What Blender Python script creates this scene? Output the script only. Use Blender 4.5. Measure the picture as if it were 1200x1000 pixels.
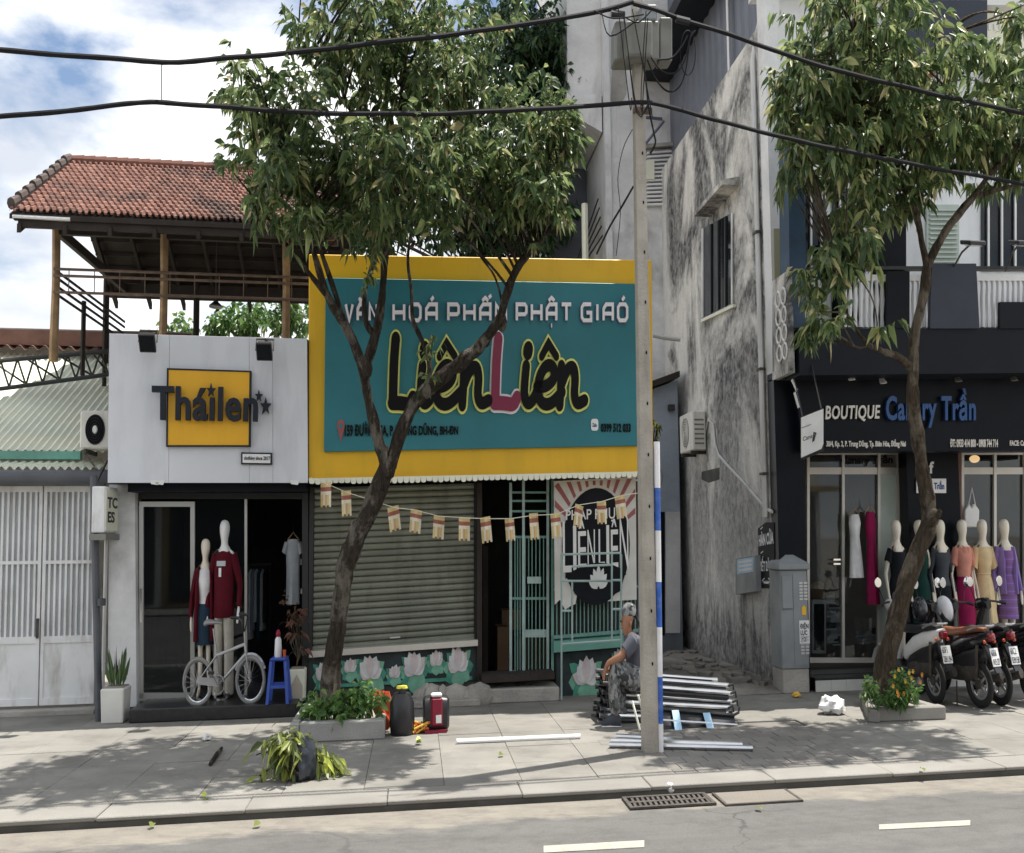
import bpy, bmesh, math, random
from math import sin, cos, pi, sqrt, atan, tan, radians
from mathutils import Vector, Matrix, noise as mnoise
for _o in list(bpy.data.objects):
    bpy.data.objects.remove(_o)
S = bpy.context.scene
COL = S.collection
RNG = random.Random(7)

# ---------------------------------------------------------------- camera
FPX, CX, CY = 1450.0, 600.0, 500.0          # focal length and centre in the photograph's pixels (1200 x 1000)
CAM_H, PITCH, ROLL = 1.72, atan(130 / 1450.0), 0.010
_r0 = Vector((1, 0, 0)); _u0 = Vector((0, -sin(PITCH), cos(PITCH))); CF = Vector((0, cos(PITCH), sin(PITCH)))
CR = _r0 * cos(ROLL) - _u0 * sin(ROLL)
CU = _u0 * cos(ROLL) + _r0 * sin(ROLL)
cam = bpy.data.cameras.new('camera'); camo = bpy.data.objects.new('camera', cam); COL.objects.link(camo)
cam.sensor_fit = 'HORIZONTAL'; cam.sensor_width = 36.0; cam.lens = 36.0 * FPX / 1200.0
cam.clip_start = 0.05; cam.clip_end = 3000
mw = Matrix.Identity(4)
for i, c in enumerate((CR, CU, -CF)):
    for j in range(3): mw[j][i] = c[j]
mw[2][3] = CAM_H
camo.matrix_world = mw
S.camera = camo

# ---------------------------------------------------------------- light
SUN = Vector((0.27, 0.20, 1.0)).normalized()     # towards the sun: high, right of the street and a little behind the shops
el = math.asin(SUN.z); az = math.atan2(SUN.x, SUN.y)
wd = bpy.data.worlds.new('World'); S.world = wd; wd.use_nodes = True
nt = wd.node_tree; nt.nodes.clear()
def wn(t, **k):
    n = nt.nodes.new(t)
    for a, b in k.items(): setattr(n, a, b)
    return n
sky = wn('ShaderNodeTexSky', sky_type='NISHITA', sun_disc=False, sun_elevation=el, sun_rotation=az)
sky.air_density = 1.0; sky.dust_density = 1.0; sky.ozone_density = 1.0
tc = wn('ShaderNodeTexCoord')
mp = wn('ShaderNodeMapping'); mp.inputs['Scale'].default_value = (1.0, 1.0, 2.2); mp.inputs['Location'].default_value = (2.1244, 0.9285, 3.5645); mp.inputs['Rotation'].default_value = (0, 0, -0.24)
nz = wn('ShaderNodeTexNoise'); nz.inputs['Scale'].default_value = 2.3; nz.inputs['Detail'].default_value = 9; nz.inputs['Roughness'].default_value = 0.55; nz.inputs['Distortion'].default_value = 0.25
rp = wn('ShaderNodeValToRGB'); rp.color_ramp.elements[0].position = 0.40; rp.color_ramp.elements[1].position = 0.48
nz2 = wn('ShaderNodeTexNoise'); nz2.inputs['Scale'].default_value = 4.3; nz2.inputs['Detail'].default_value = 6
rp2 = wn('ShaderNodeValToRGB'); rp2.color_ramp.elements[0].position = 0.38; rp2.color_ramp.elements[1].position = 0.62
rp2.color_ramp.elements[0].color = (5.4, 5.8, 6.5, 1); rp2.color_ramp.elements[1].color = (10.4, 10.4, 10.3, 1)
mx = wn('ShaderNodeMix', data_type='RGBA')
bg = wn('ShaderNodeBackground'); bg.inputs['Strength'].default_value = 0.10
ou = wn('ShaderNodeOutputWorld')
L = nt.links.new
L(tc.outputs['Generated'], mp.inputs['Vector']); L(mp.outputs[0], nz.inputs['Vector']); L(mp.outputs[0], nz2.inputs['Vector'])
L(nz.outputs['Fac'], rp.inputs[0]); L(nz2.outputs['Fac'], rp2.inputs[0])
L(rp.outputs[0], mx.inputs[0]); L(sky.outputs[0], mx.inputs[6]); L(rp2.outputs[0], mx.inputs[7])
L(mx.outputs[2], bg.inputs[0]); L(bg.outputs[0], ou.inputs[0])
sl = bpy.data.lights.new('sun', 'SUN'); sl.energy = 5.0; sl.angle = radians(0.55); sl.color = (1.0, 0.95, 0.87)
so = bpy.data.objects.new('sun', sl); COL.objects.link(so)
so.rotation_euler = SUN.to_track_quat('Z', 'Y').to_euler()
S.view_settings.view_transform = 'Standard'; S.view_settings.look = 'None'
S.view_settings.exposure = 0.54; S.view_settings.gamma = 1.0; S.view_settings.use_curve_mapping = False
S.render.engine = 'CYCLES'
S.cycles.use_denoising = True
S.cycles.max_bounces = 8; S.cycles.diffuse_bounces = 4; S.cycles.transparent_max_bounces = 12
S.cycles.sample_clamp_indirect = 6.0

# ---------------------------------------------------------------- the street's own axes
# u runs along the street (right), n runs away from the road into the shops, z is up; metres
AU = Vector((0.595, 0.131, 0.0)); AN = Vector((-0.079, 0.991, 0.0))
DET = AU.x * AN.y - AN.x * AU.y
def W(p): return Vector((AU.x * p[0] + AN.x * p[1], AU.y * p[0] + AN.y * p[1], p[2]))
def _inv(X, Y): return ((AN.y * X - AN.x * Y) / DET, (-AU.y * X + AU.x * Y) / DET)
def ray(px, py):
    d = CR * (px - CX) - CU * (py - CY) + CF * FPX
    a, b = _inv(d.x, d.y)
    return Vector((a, b, d.z))
C0 = Vector((0, 0, CAM_H))
def at(px, py, n):
    d = ray(px, py); return C0 + d * (n / d.y)
def atu(px, py, u):
    d = ray(px, py); return C0 + d * (u / d.x)
def gnd(px, py, z=0.0):
    d = ray(px, py); return C0 + d * ((z - CAM_H) / d.z)

# ---------------------------------------------------------------- object helpers
BASE = {}
def tag(o, label=None, cat=None, group=None, kind=None):
    if label: o['label'] = label
    if cat: o['category'] = cat
    if group: o['group'] = group
    if kind: o['kind'] = kind
    return o
def thing(name, label, cat, base, group=None, kind=None):
    o = bpy.data.objects.new(name, None); COL.objects.link(o)
    o.empty_display_size = 0.1
    b = W(base); o.location = b; BASE[o.name] = b
    return tag(o, label, cat, group, kind)
def bez(p, q, r, k=8): return [p * (1 - t) ** 2 + q * 2 * t * (1 - t) + r * t * t for t in [i / k for i in range(k + 1)]]

class MB:
    def __init__(s): s.v = []; s.f = []; s.m = []
    def add(s, vs, fs, mi=0):
        o = len(s.v); s.v.extend([Vector(x) for x in vs])
        for f in fs: s.f.append([i + o for i in f]); s.m.append(mi)
        return s
    def box(s, a, b, mi=0):
        x0, y0, z0 = a; x1, y1, z1 = b
        return s.add([(x0,y0,z0),(x1,y0,z0),(x1,y1,z0),(x0,y1,z0),(x0,y0,z1),(x1,y0,z1),(x1,y1,z1),(x0,y1,z1)],
                     [(0,3,2,1),(4,5,6,7),(0,1,5,4),(1,2,6,5),(2,3,7,6),(3,0,4,7)], mi)
    def hexa(s, p, mi=0):      # 8 points, bottom ring then top ring
        return s.add(p, [(0,3,2,1),(4,5,6,7),(0,1,5,4),(1,2,6,5),(2,3,7,6),(3,0,4,7)], mi)
    def prism(s, poly, ext, mi=0):
        n = len(poly); e = Vector(ext)
        vs = [Vector(p) for p in poly] + [Vector(p) + e for p in poly]
        fs = [list(range(n)), list(range(2 * n - 1, n - 1, -1))] + [(i, i + n, (i + 1) % n + n, (i + 1) % n) for i in range(n)]
        return s.add(vs, fs, mi)
    def tube(s, pts, r, seg=8, mi=0, caps=True, closed=False):
        pts = [Vector(p) for p in pts]; n = len(pts)
        rs = r if isinstance(r, (list, tuple)) else [r] * n
        rings = []; prev = None
        for i in range(n):
            if closed: t = pts[(i + 1) % n] - pts[i - 1]
            else: t = pts[min(i + 1, n - 1)] - pts[max(i - 1, 0)]
            if t.length < 1e-9: t = Vector((0, 0, 1))
            t.normalize()
            if prev is None:
                a = Vector((0, 0, 1)) if abs(t.z) < 0.9 else Vector((1, 0, 0))
                x = t.cross(a).normalized()
            else:
                x = (prev - t * prev.dot(t))
                x = x.normalized() if x.length > 1e-6 else t.orthogonal().normalized()
            prev = x; y = t.cross(x)
            rings.append([pts[i] + (x * cos(2 * pi * k / seg) + y * sin(2 * pi * k / seg)) * rs[i] for k in range(seg)])
        vs = [p for R in rings for p in R]; fs = []
        for i in range(n if closed else n - 1):
            j = (i + 1) % n
            for k in range(seg):
                l = (k + 1) % seg
                fs.append((i * seg + k, i * seg + l, j * seg + l, j * seg + k))
        if caps and not closed:
            fs.append(list(range(seg - 1, -1, -1))); fs.append([(n - 1) * seg + k for k in range(seg)])
        return s.add(vs, fs, mi)
    def loft(s, rings, seg=16, mi=0, caps=True, sq=1.0, ax=(Vector((1,0,0)), Vector((0,1,0)))):
        # rings: (centre, half a, half b); sq < 1 squares the section off
        vs = []; fs = []
        for c, a, b in rings:
            for k in range(seg):
                t = 2 * pi * k / seg; x = cos(t); y = sin(t)
                x = math.copysign(abs(x) ** sq, x); y = math.copysign(abs(y) ** sq, y)
                vs.append(Vector(c) + ax[0] * (x * a) + ax[1] * (y * b))
        n = len(rings)
        for i in range(n - 1):
            for k in range(seg):
                l = (k + 1) % seg
                fs.append((i * seg + k, i * seg + l, (i + 1) * seg + l, (i + 1) * seg + k))
        if caps:
            fs.append(list(range(seg - 1, -1, -1))); fs.append([(n - 1) * seg + k for k in range(seg)])
        return s.add(vs, fs, mi)
    def ball(s, c, r, seg=12, mi=0):
        r = r if isinstance(r, (list, tuple)) else (r, r, r)
        c = Vector(c); m = max(4, seg // 2); rings = []
        for i in range(m + 1):
            p = pi * i / m; p = min(max(p, 0.05), pi - 0.05)
            rings.append((c + Vector((0, 0, -cos(p) * r[2])), sin(p) * r[0], sin(p) * r[1]))
        return s.loft(rings, seg, mi)
    def xf(s, fn):
        s.v = [fn(p) for p in s.v]; return s
    def build(s, name, mat, parent=None, smooth=False, recalc=True, bevel=0):
        if parent is not None:
            r = parent
            while r.parent is not None: r = r.parent
            L0 = BASE[r.name]
        else:
            xs = [p[0] for p in s.v]; ys = [p[1] for p in s.v]; zs = [p[2] for p in s.v]
            L0 = W(((min(xs) + max(xs)) / 2, (min(ys) + max(ys)) / 2, min(zs)))
        me = bpy.data.meshes.new(name)
        me.from_pydata([W(p) - L0 for p in s.v], [], s.f)
        mats = mat if isinstance(mat, (list, tuple)) else [mat]
        for m in mats: me.materials.append(m)
        if len(mats) > 1: me.polygons.foreach_set('material_index', s.m)
        if recalc or bevel:
            bm = bmesh.new(); bm.from_mesh(me)
            if bevel:
                bmesh.ops.bevel(bm, geom=list(bm.edges), offset=bevel, segments=1, affect='EDGES', clamp_overlap=True)
            bmesh.ops.recalc_face_normals(bm, faces=bm.faces); bm.to_mesh(me); bm.free()
        if smooth:
            me.polygons.foreach_set('use_smooth', [True] * len(me.polygons))
            try: me.set_sharp_from_angle(angle=radians(42))
            except Exception: pass
        o = bpy.data.objects.new(name, me); COL.objects.link(o)
        if parent is not None: o.parent = parent
        else: o.location = L0; BASE[o.name] = L0
        return o

def pbox(name, px, n, dep, mat, parent=None, bevel=0, smooth=False):
    """px polygon seen on the plane n, extruded away by dep -> one mesh"""
    return MB().prism([at(x, y, n) for x, y in px], (0, dep, 0)).build(name, mat, parent, bevel=bevel, smooth=smooth)
def rect(x0, y0, x1, y1): return [(x0, y0), (x1, y0), (x1, y1), (x0, y1)]
def quadmap(px, n):
    """px: tl,tr,br,bl on plane n (or an 'atu' plane when n is ('u',value)); returns f(s,t,d): s right, t up, d towards the viewer"""
    if isinstance(n, tuple):
        P = [atu(x, y, n[1]) for x, y in px]; out = Vector((-1, 0, 0))
    else:
        P = [at(x, y, n) for x, y in px]; out = Vector((0, -1, 0))
    tl, tr, br, bl = P
    def f(s, t, d=0.0):
        a = bl + (br - bl) * s; b = tl + (tr - tl) * s
        return a + (b - a) * t + out * d
    f.w = ((br - bl).length + (tr - tl).length) / 2; f.h = ((tl - bl).length + (tr - br).length) / 2
    return f

# ---------------------------------------------------------------- lettering
def text_geo(body, shear=0.0, offset=0.0, spacing=1.0, res=3):
    cu = bpy.data.curves.new('lettering', 'FONT'); cu.body = body; cu.size = 1.0; cu.shear = shear; cu.offset = offset
    cu.space_character = spacing; cu.resolution_u = res; cu.extrude = 0.05; cu.fill_mode = 'FRONT' if False else 'BOTH'
    ob = bpy.data.objects.new('lettering', cu); COL.objects.link(ob)
    dg = bpy.context.evaluated_depsgraph_get(); dg.update()
    me = ob.evaluated_get(dg).to_mesh()
    vs = [v.co.copy() for v in me.vertices]; fs = [list(p.vertices) for p in me.polygons]
    ob.evaluated_get(dg).to_mesh_clear()
    bpy.data.objects.remove(ob); bpy.data.curves.remove(cu)
    return vs, fs
def islands(vs, fs):
    # weld by position first (text meshes may come as loose shells)
    par = list(range(len(vs)))
    def fd(a):
        while par[a] != a: par[a] = par[par[a]]; a = par[a]
        return a
    key = {}
    for i, v in enumerate(vs):
        k = (round(v.x, 4), round(v.y, 4))
        if k in key: par[fd(i)] = fd(key[k])
        else: key[k] = i
    for f in fs:
        for a in f[1:]: par[fd(a)] = fd(f[0])
    g = {}
    for f in fs: g.setdefault(fd(f[0]), []).append(f)
    items = []
    for r, ff in g.items():
        xs = [vs[i].x for f in ff for i in f]; items.append([min(xs), max(xs), ff])
    items.sort(key=lambda t: t[0]); out = []
    for a, b, ff in items:
        if out and (min(b, out[-1][1]) - a) > 0.45 * min(b - a, out[-1][1] - out[-1][0]):
            out[-1][1] = max(b, out[-1][1]); out[-1][2] += ff
        else: out.append([a, b, list(ff)])
    return [o[2] for o in out]
def put_text(body, qm, dep, mat, parent, name='lettering', split=False, shear=0.0, offset=0.0, spacing=1.0, d0=0.0, lo=None, hi=None, res=3):
    """fit the writing's box to the quad map; dep = thickness towards the viewer"""
    vs, fs = text_geo(body, shear, offset, spacing, res)
    if not vs: return
    x0 = min(v.x for v in vs); x1 = max(v.x for v in vs)
    y0 = min(v.y for v in vs) if lo is None else lo; y1 = max(v.y for v in vs) if hi is None else hi
    P = [qm((v.x - x0) / (x1 - x0), (v.y - y0) / (y1 - y0), d0 + (dep if v.z > 0 else 0.0)) for v in vs]
    for ff in (islands(vs, fs) if split else [fs]):
        ids = sorted({i for f in ff for i in f}); mpd = {i: k for k, i in enumerate(ids)}
        MB().add([P[i] for i in ids], [[mpd[i] for i in f] for f in ff]).build(name, mat, parent)
def chaikin(p, k=2):
    for _ in range(k):
        q = [p[0]]
        for a, b in zip(p, p[1:]):
            q += [(a[0] * .75 + b[0] * .25, a[1] * .75 + b[1] * .25), (a[0] * .25 + b[0] * .75, a[1] * .25 + b[1] * .75)]
        p = q + [p[-1]]
    return p
def ribbon(mb, pts, th, fn, d0, d1, rnd=True, mi=0, closed=False):
    """stroke in sign metres; fn(x,y,d) -> point"""
    P = [Vector((x, y)) for x, y in pts]; ths = [th] * len(P)
    if rnd and not closed and len(P) > 1:
        a = (P[0] - P[1]).normalized(); b = (P[-1] - P[-2]).normalized()
        A = []; B = []
        for k in (90, 60, 30):
            t = radians(k); A.append((P[0] + a * (th / 2 * sin(t)), th * max(cos(t), .12)))
        for k in (30, 60, 90):
            t = radians(k); B.append((P[-1] + b * (th / 2 * sin(t)), th * max(cos(t), .12)))
        P = [x[0] for x in A] + P + [x[0] for x in B]; ths = [x[1] for x in A] + ths + [x[1] for x in B]
    vs = []; n = len(P)
    for i in range(n):
        if closed: e0 = (P[i] - P[i - 1]); e1 = (P[(i + 1) % n] - P[i])
        else: e0 = P[i] - P[max(i - 1, 0)]; e1 = P[min(i + 1, n - 1)] - P[i]
        if e0.length < 1e-9: e0 = e1
        if e1.length < 1e-9: e1 = e0
        e0 = e0.normalized(); e1 = e1.normalized()
        m = (e0 + e1); m = m.normalized() if m.length > 1e-6 else e1
        nn = Vector((-m.y, m.x)); c = max(0.55, abs(nn.dot(Vector((-e1.y, e1.x)))))
        w = nn * (ths[i] / 2 / c)
        l = P[i] + w; r = P[i] - w
        vs += [fn(l.x, l.y, d1), fn(r.x, r.y, d1), fn(r.x, r.y, d0), fn(l.x, l.y, d0)]
    fs = []
    for i in range(n if closed else n - 1):
        j = (i + 1) % n
        for k in range(4):
            l = (k + 1) % 4; fs.append((i * 4 + k, i * 4 + l, j * 4 + l, j * 4 + k))
    if not closed: fs += [(3, 2, 1, 0), tuple((n - 1) * 4 + k for k in range(4))]
    mb.add(vs, fs, mi)

# ---------------------------------------------------------------- bodies
def skin(joints, edges, root, sub=2):
    names = list(joints); me = bpy.data.meshes.new('skin_source')
    me.from_pydata([joints[k][0] for k in names], [(names.index(a), names.index(b)) for a, b in edges], [])
    ob = bpy.data.objects.new('skin_source', me); COL.objects.link(ob)
    ob.modifiers.new('s', 'SKIN').use_smooth_shade = True
    for i, k in enumerate(names):
        sv = me.skin_vertices[0].data[i]; r = joints[k][1]
        sv.radius = r if isinstance(r, (tuple, list)) else (r, r)
        sv.use_root = (k == root)
    m = ob.modifiers.new('d', 'SUBSURF'); m.levels = sub; m.render_levels = sub
    dg = bpy.context.evaluated_depsgraph_get(); dg.update()
    ev = ob.evaluated_get(dg); mm = ev.to_mesh()
    vs = [v.co.copy() for v in mm.vertices]; fs = [list(p.vertices) for p in mm.polygons]
    ev.to_mesh_clear(); bpy.data.objects.remove(ob); bpy.data.meshes.remove(me)
    return vs, fs
def placer(base, heading):
    c, s_ = cos(heading), sin(heading); b = Vector(base)
    return lambda p: Vector((b.x + p[0] * c - p[1] * s_, b.y + p[0] * s_ + p[1] * c, b.z + p[2]))   # local: forward, left, up
# ---------------------------------------------------------------- materials
def hexc(h):
    h = h.lstrip('#'); o = []
    for i in (0, 2, 4):
        c = int(h[i:i + 2], 16) / 255; o.append(c / 12.92 if c <= .04045 else ((c + .055) / 1.055) ** 2.4)
    return tuple(o)
class NT:
    def __init__(s, name):
        s.mat = bpy.data.materials.new(name); s.mat.use_nodes = True; s.t = s.mat.node_tree
        s.b = s.t.nodes['Principled BSDF']; s.out = s.t.nodes['Material Output']
    def n(s, t, **k):
        x = s.t.nodes.new(t)
        for a, b in k.items(): setattr(x, a, b)
        return x
    def l(s, a, b): s.t.links.new(a, b)
    def pos(s, scale=(1, 1, 1)):
        g = s.n('ShaderNodeNewGeometry'); m = s.n('ShaderNodeMapping'); m.inputs['Scale'].default_value = scale
        s.l(g.outputs['Position'], m.inputs['Vector']); return m.outputs[0]
    def noise(s, vec, scale, detail=4, rough=.55, lo=.3, hi=.7, dist=0.0):
        x = s.n('ShaderNodeTexNoise'); x.inputs['Scale'].default_value = scale; x.inputs['Detail'].default_value = detail
        x.inputs['Roughness'].default_value = rough; x.inputs['Distortion'].default_value = dist
        s.l(vec, x.inputs['Vector'])
        r = s.n('ShaderNodeMapRange'); r.inputs[1].default_value = lo; r.inputs[2].default_value = hi; r.clamp = True
        s.l(x.outputs['Fac'], r.inputs[0]); return r.outputs[0]
    def mix(s, f, a, b, mode='MIX'):
        x = s.n('ShaderNodeMix', data_type='RGBA', blend_type=mode)
        for sock, v in ((0, f), (6, a), (7, b)):
            if hasattr(v, 'is_output'): s.l(v, x.inputs[sock])
            else: x.inputs[sock].default_value = v if sock == 0 else (v[0], v[1], v[2], 1)
        return x.outputs[2]
    def math(s, op, a, b=0.0):
        x = s.n('ShaderNodeMath', operation=op)
        for i, v in enumerate((a, b)):
            if hasattr(v, 'is_output'): s.l(v, x.inputs[i])
            else: x.inputs[i].default_value = v
        return x.outputs[0]
    def bump(s, h, st, dist=0.01):
        x = s.n('ShaderNodeBump'); x.inputs['Strength'].default_value = st; x.inputs['Distance'].default_value = dist
        s.l(h, x.inputs['Height']); s.l(x.outputs[0], s.b.inputs['Normal'])
    def col(s, c):
        if hasattr(c, 'is_output'): s.l(c, s.b.inputs['Base Color'])
        else: s.b.inputs['Base Color'].default_value = (c[0], c[1], c[2], 1)
def mk(name, col, rough=.6, metal=0.0, var=.14, scale=3.0, bump=0.0, bscale=70, spec=.4, dirt=0.0, dcol=(.05,.045,.04), dscale=2.2, streak=(1,1,1), rnd=0.0):
    col = hexc(col) if isinstance(col, str) else col
    col = [min(.82, x * 1.35) for x in col] if metal < .5 else col; dcol = [x * 1.25 for x in dcol]
    m = NT(name); b = m.b; b.inputs['Roughness'].default_value = rough; b.inputs['Metallic'].default_value = metal
    b.inputs['Specular IOR Level'].default_value = spec
    v = m.pos(); f = m.noise(v, scale, 6)
    c = m.mix(f, [x * (1 - var) for x in col], [min(1, x * (1 + var)) for x in col])
    if rnd:
        oi = m.n('ShaderNodeObjectInfo'); hs = m.n('ShaderNodeHueSaturation')
        mr = m.n('ShaderNodeMapRange'); mr.inputs[3].default_value = 1 - rnd; mr.inputs[4].default_value = 1 + rnd
        m.l(oi.outputs['Random'], mr.inputs[0]); m.l(mr.outputs[0], hs.inputs['Value']); m.l(c, hs.inputs['Color']); c = hs.outputs[0]
    if dirt:
        d = m.noise(m.pos(streak), dscale, 8, .65, .48, .72)
        c = m.mix(m.math('MULTIPLY', d, dirt), c, dcol)
        r = m.math('ADD', m.math('MULTIPLY', d, .2), rough); m.l(r, b.inputs['Roughness'])
    m.col(c)
    if bump: m.bump(m.noise(v, bscale, 3), bump)
    return m.mat
def glassy(name, tint=(.02,.022,.024), mixf=.14, rough=.02):
    m = NT(name); m.t.nodes.remove(m.b)
    tr = m.n('ShaderNodeBsdfTransparent'); tr.inputs[0].default_value = (.80, .83, .83, 1)
    gl = m.n('ShaderNodeBsdfGlossy'); gl.inputs['Roughness'].default_value = rough; gl.inputs[0].default_value = (.9, .93, .95, 1)
    fr = m.n('ShaderNodeFresnel'); fr.inputs[0].default_value = 1.42
    df = m.n('ShaderNodeBsdfDiffuse'); df.inputs[0].default_value = (tint[0], tint[1], tint[2], 1)
    a = m.n('ShaderNodeMixShader'); a.inputs[0].default_value = mixf
    m.l(tr.outputs[0], a.inputs[1]); m.l(df.outputs[0], a.inputs[2])
    c = m.n('ShaderNodeMixShader'); m.l(fr.outputs[0], c.inputs[0]); m.l(a.outputs[0], c.inputs[1]); m.l(gl.outputs[0], c.inputs[2])
    m.l(c.outputs[0], m.out.inputs[0]); return m.mat
def leafmat(name, cols, trans=.35, rough=.42):
    m = NT(name); b = m.b
    g = m.n('ShaderNodeNewGeometry'); r = m.n('ShaderNodeValToRGB'); r.color_ramp.interpolation = 'LINEAR'
    while len(r.color_ramp.elements) < len(cols): r.color_ramp.elements.new(.5)
    for i, (p, c) in enumerate(cols):
        r.color_ramp.elements[i].position = p; r.color_ramp.elements[i].color = (*[x * 1.85 for x in c], 1)
    m.l(g.outputs['Random Per Island'], r.inputs[0])
    m.col(r.outputs[0]); b.inputs['Roughness'].default_value = rough; b.inputs['Specular IOR Level'].default_value = .45
    t = m.n('ShaderNodeBsdfTranslucent'); hs = m.n('ShaderNodeHueSaturation'); hs.inputs['Value'].default_value = 1.6; hs.inputs['Saturation'].default_value = .92
    m.l(r.outputs[0], hs.inputs['Color']); m.l(hs.outputs[0], t.inputs[0])
    x = m.n('ShaderNodeMixShader'); x.inputs[0].default_value = trans
    m.l(b.outputs[0], x.inputs[1]); m.l(t.outputs[0], x.inputs[2]); m.l(x.outputs[0], m.out.inputs[0]); return m.mat
def emis(name, col, st):
    m = NT(name); m.col(col); m.b.inputs['Emission Color'].default_value = (*col, 1); m.b.inputs['Emission Strength'].default_value = st; return m.mat
def stained(name, base, dark, sc=1.2, amount=.9, lo=.42, hi=.68, foot=0.0, bump=.25):
    """old rendered wall: vertical runs of mould, blotches, and a mouldy foot of its own"""
    m = NT(name); m.b.inputs['Roughness'].default_value = .88; m.b.inputs['Specular IOR Level'].default_value = .2
    base = [min(.82, x * 1.3) for x in base]
    p = m.pos(); run = m.pos((1.6, 1.6, .28))
    a = m.noise(run, sc, 9, .68, lo, hi, .4); bl = m.noise(p, sc * 1.3, 8, .6, .40, .66, .3); fine = m.noise(p, 14, 4, .6, .25, .75)
    big = m.noise(p, .42, 3, .5, .42, .62)
    f = m.math('MULTIPLY', m.math('MAXIMUM', m.math('MULTIPLY', a, .9), m.math('MULTIPLY', bl, .7)), m.math('ADD', .25, m.math('MULTIPLY', big, .85)))
    if foot:
        sx = m.n('ShaderNodeSeparateXYZ'); m.l(p, sx.inputs[0])
        h = m.n('ShaderNodeMapRange'); h.inputs[1].default_value = foot; h.inputs[2].default_value = .0; h.clamp = True
        m.l(m.math('SUBTRACT', sx.outputs[2], m.math('MULTIPLY', a, .5)), h.inputs[0])
        f = m.math('MAXIMUM', f, m.math('MULTIPLY', h.outputs[0], .95))
    f = m.math('MULTIPLY', f, amount)
    c = m.mix(f, base, dark); c = m.mix(m.math('MULTIPLY', fine, .18), c, [x * .55 for x in base])
    m.col(c); m.bump(m.noise(p, 30, 5), bump, .01); return m.mat

m_slab = mk('paving slab', (.180,.173,.158), .88, var=.16, scale=1.3, bump=.35, bscale=90, spec=.15, dirt=.6, dcol=(.105,.10,.09), dscale=2.4, rnd=.06)
m_slab2 = mk('small sett paving', (.16,.152,.14), .85, var=.18, scale=2.0, bump=.3, bscale=90, spec=.2, dirt=.3, dcol=(.12,.11,.10), rnd=.14)
m_grout = mk('grout', (.13,.122,.11), .95, var=.2, bump=.3)
m_kerb = mk('kerb concrete', (.19,.182,.168), .85, var=.12, scale=2, bump=.3, spec=.2, dirt=.3, dcol=(.18,.16,.14), rnd=.06)
m_kerbside = mk('bed kerb', (.24,.236,.225), .85, var=.14, scale=3, bump=.3, spec=.2, dirt=.4, dcol=(.10,.095,.09))
m_roadplain = mk('plain asphalt', (.185,.18,.175), .9, var=.13, scale=.7, bump=.5, bscale=160, spec=.25, dirt=.22, dcol=(.30,.275,.23), dscale=.8)
m_gutter = mk('gutter concrete', (.17,.155,.135), .95, var=.2, scale=1.1, bump=.4, bscale=80, spec=.15, dirt=.5, dcol=(.17,.155,.135), dscale=1.0)
m_sand = mk('sand film', (.36,.325,.27), .95, var=.18, scale=2, bump=.3, spec=.1)
m_paint = mk('road paint', (.28,.27,.23), .8, var=.12, scale=9, dirt=.8, dcol=(.20,.195,.185), dscale=14)
m_ground = mk('earth', (.22,.20,.17), .95)
m_alley = mk('alley concrete', (.20,.185,.165), .92, var=.25, scale=1.4, bump=.6, bscale=9, spec=.15, dirt=.7, dcol=(.06,.055,.048), dscale=1.7)
m_iron = mk('cast iron', (.10,.09,.08), .7, metal=.5, var=.3, scale=12, bump=.3)
m_white = mk('white paint', (.58,.59,.60), .55, var=.06, scale=1.5, dirt=.22, dcol=(.25,.24,.23), dscale=1.2, streak=(2.5,2.5,.5))
m_acp = mk('white cladding panel', (.52,.535,.565), .36, var=.06, scale=.8, spec=.4, dirt=.28, dcol=(.2,.2,.22), dscale=1.2, streak=(2.5,2.5,.5))
m_gate = mk('white gate paint', (.60,.61,.62), .5, var=.07, scale=3, dirt=.55, dcol=(.20,.17,.13), dscale=3.0, streak=(2,2,.5))
m_gateback = mk('gate sheet', (.42,.44,.46), .55, var=.08, dirt=.4, dcol=(.16,.15,.13), streak=(4,4,.5))
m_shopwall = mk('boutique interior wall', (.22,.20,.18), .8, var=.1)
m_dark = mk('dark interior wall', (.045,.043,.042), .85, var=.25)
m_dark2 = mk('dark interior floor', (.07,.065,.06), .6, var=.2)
m_black = mk('black cladding', (.005,.006,.009), .4, var=.2, spec=.12)
m_band = mk('charcoal cladding', (.010,.012,.016), .5, var=.12, spec=.12)
m_navy = mk('navy board', (.018,.023,.036), .45, var=.15)
m_blackm = mk('black plastic', (.016,.016,.018), .38, var=.15, spec=.5)
m_rubber = mk('tyre rubber', (.018,.018,.018), .85, var=.2, bump=.2)
m_steel = mk('stainless steel', (.62,.63,.65), .22, metal=1.0, var=.08, scale=8)
m_alu = mk('aluminium frame', (.50,.50,.49), .38, metal=.75, var=.06)
m_alu2 = mk('cream aluminium', (.46,.44,.40), .4, metal=.3, var=.08)
m_chrome = mk('chrome', (.8,.8,.8), .08, metal=1.0, var=.03)
m_yellow = mk('yellow board', hexc('#d0a126'), .42, var=.07, scale=1.0, spec=.35, dirt=.2, dcol=(.26,.18,.05), dscale=1.6, streak=(3,3,.6))
m_yellow2 = mk('yellow panel', hexc('#cf9a22'), .45, var=.06, scale=1.2, dirt=.12, dcol=(.25,.15,.03), streak=(3,3,.5))
m_teal = mk('teal panel', (.022,.140,.165), .45, var=.14, scale=.9, spec=.35, dirt=.25, dcol=(.05,.13,.15), dscale=1.6, streak=(3,3,.6))
m_char = mk('charcoal letter', (.014,.017,.024), .5, var=.1, spec=.2)
m_blackl = mk('black letter', (.006,.006,.006), .5, var=.1, spec=.12)
m_lilac = mk('lilac letter', (.68,.62,.80), .4, var=.05)
m_lilacside = mk('purple letter outline', (.20,.12,.25), .5, var=.05)  # purple outline behind the lilac strokes
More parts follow.
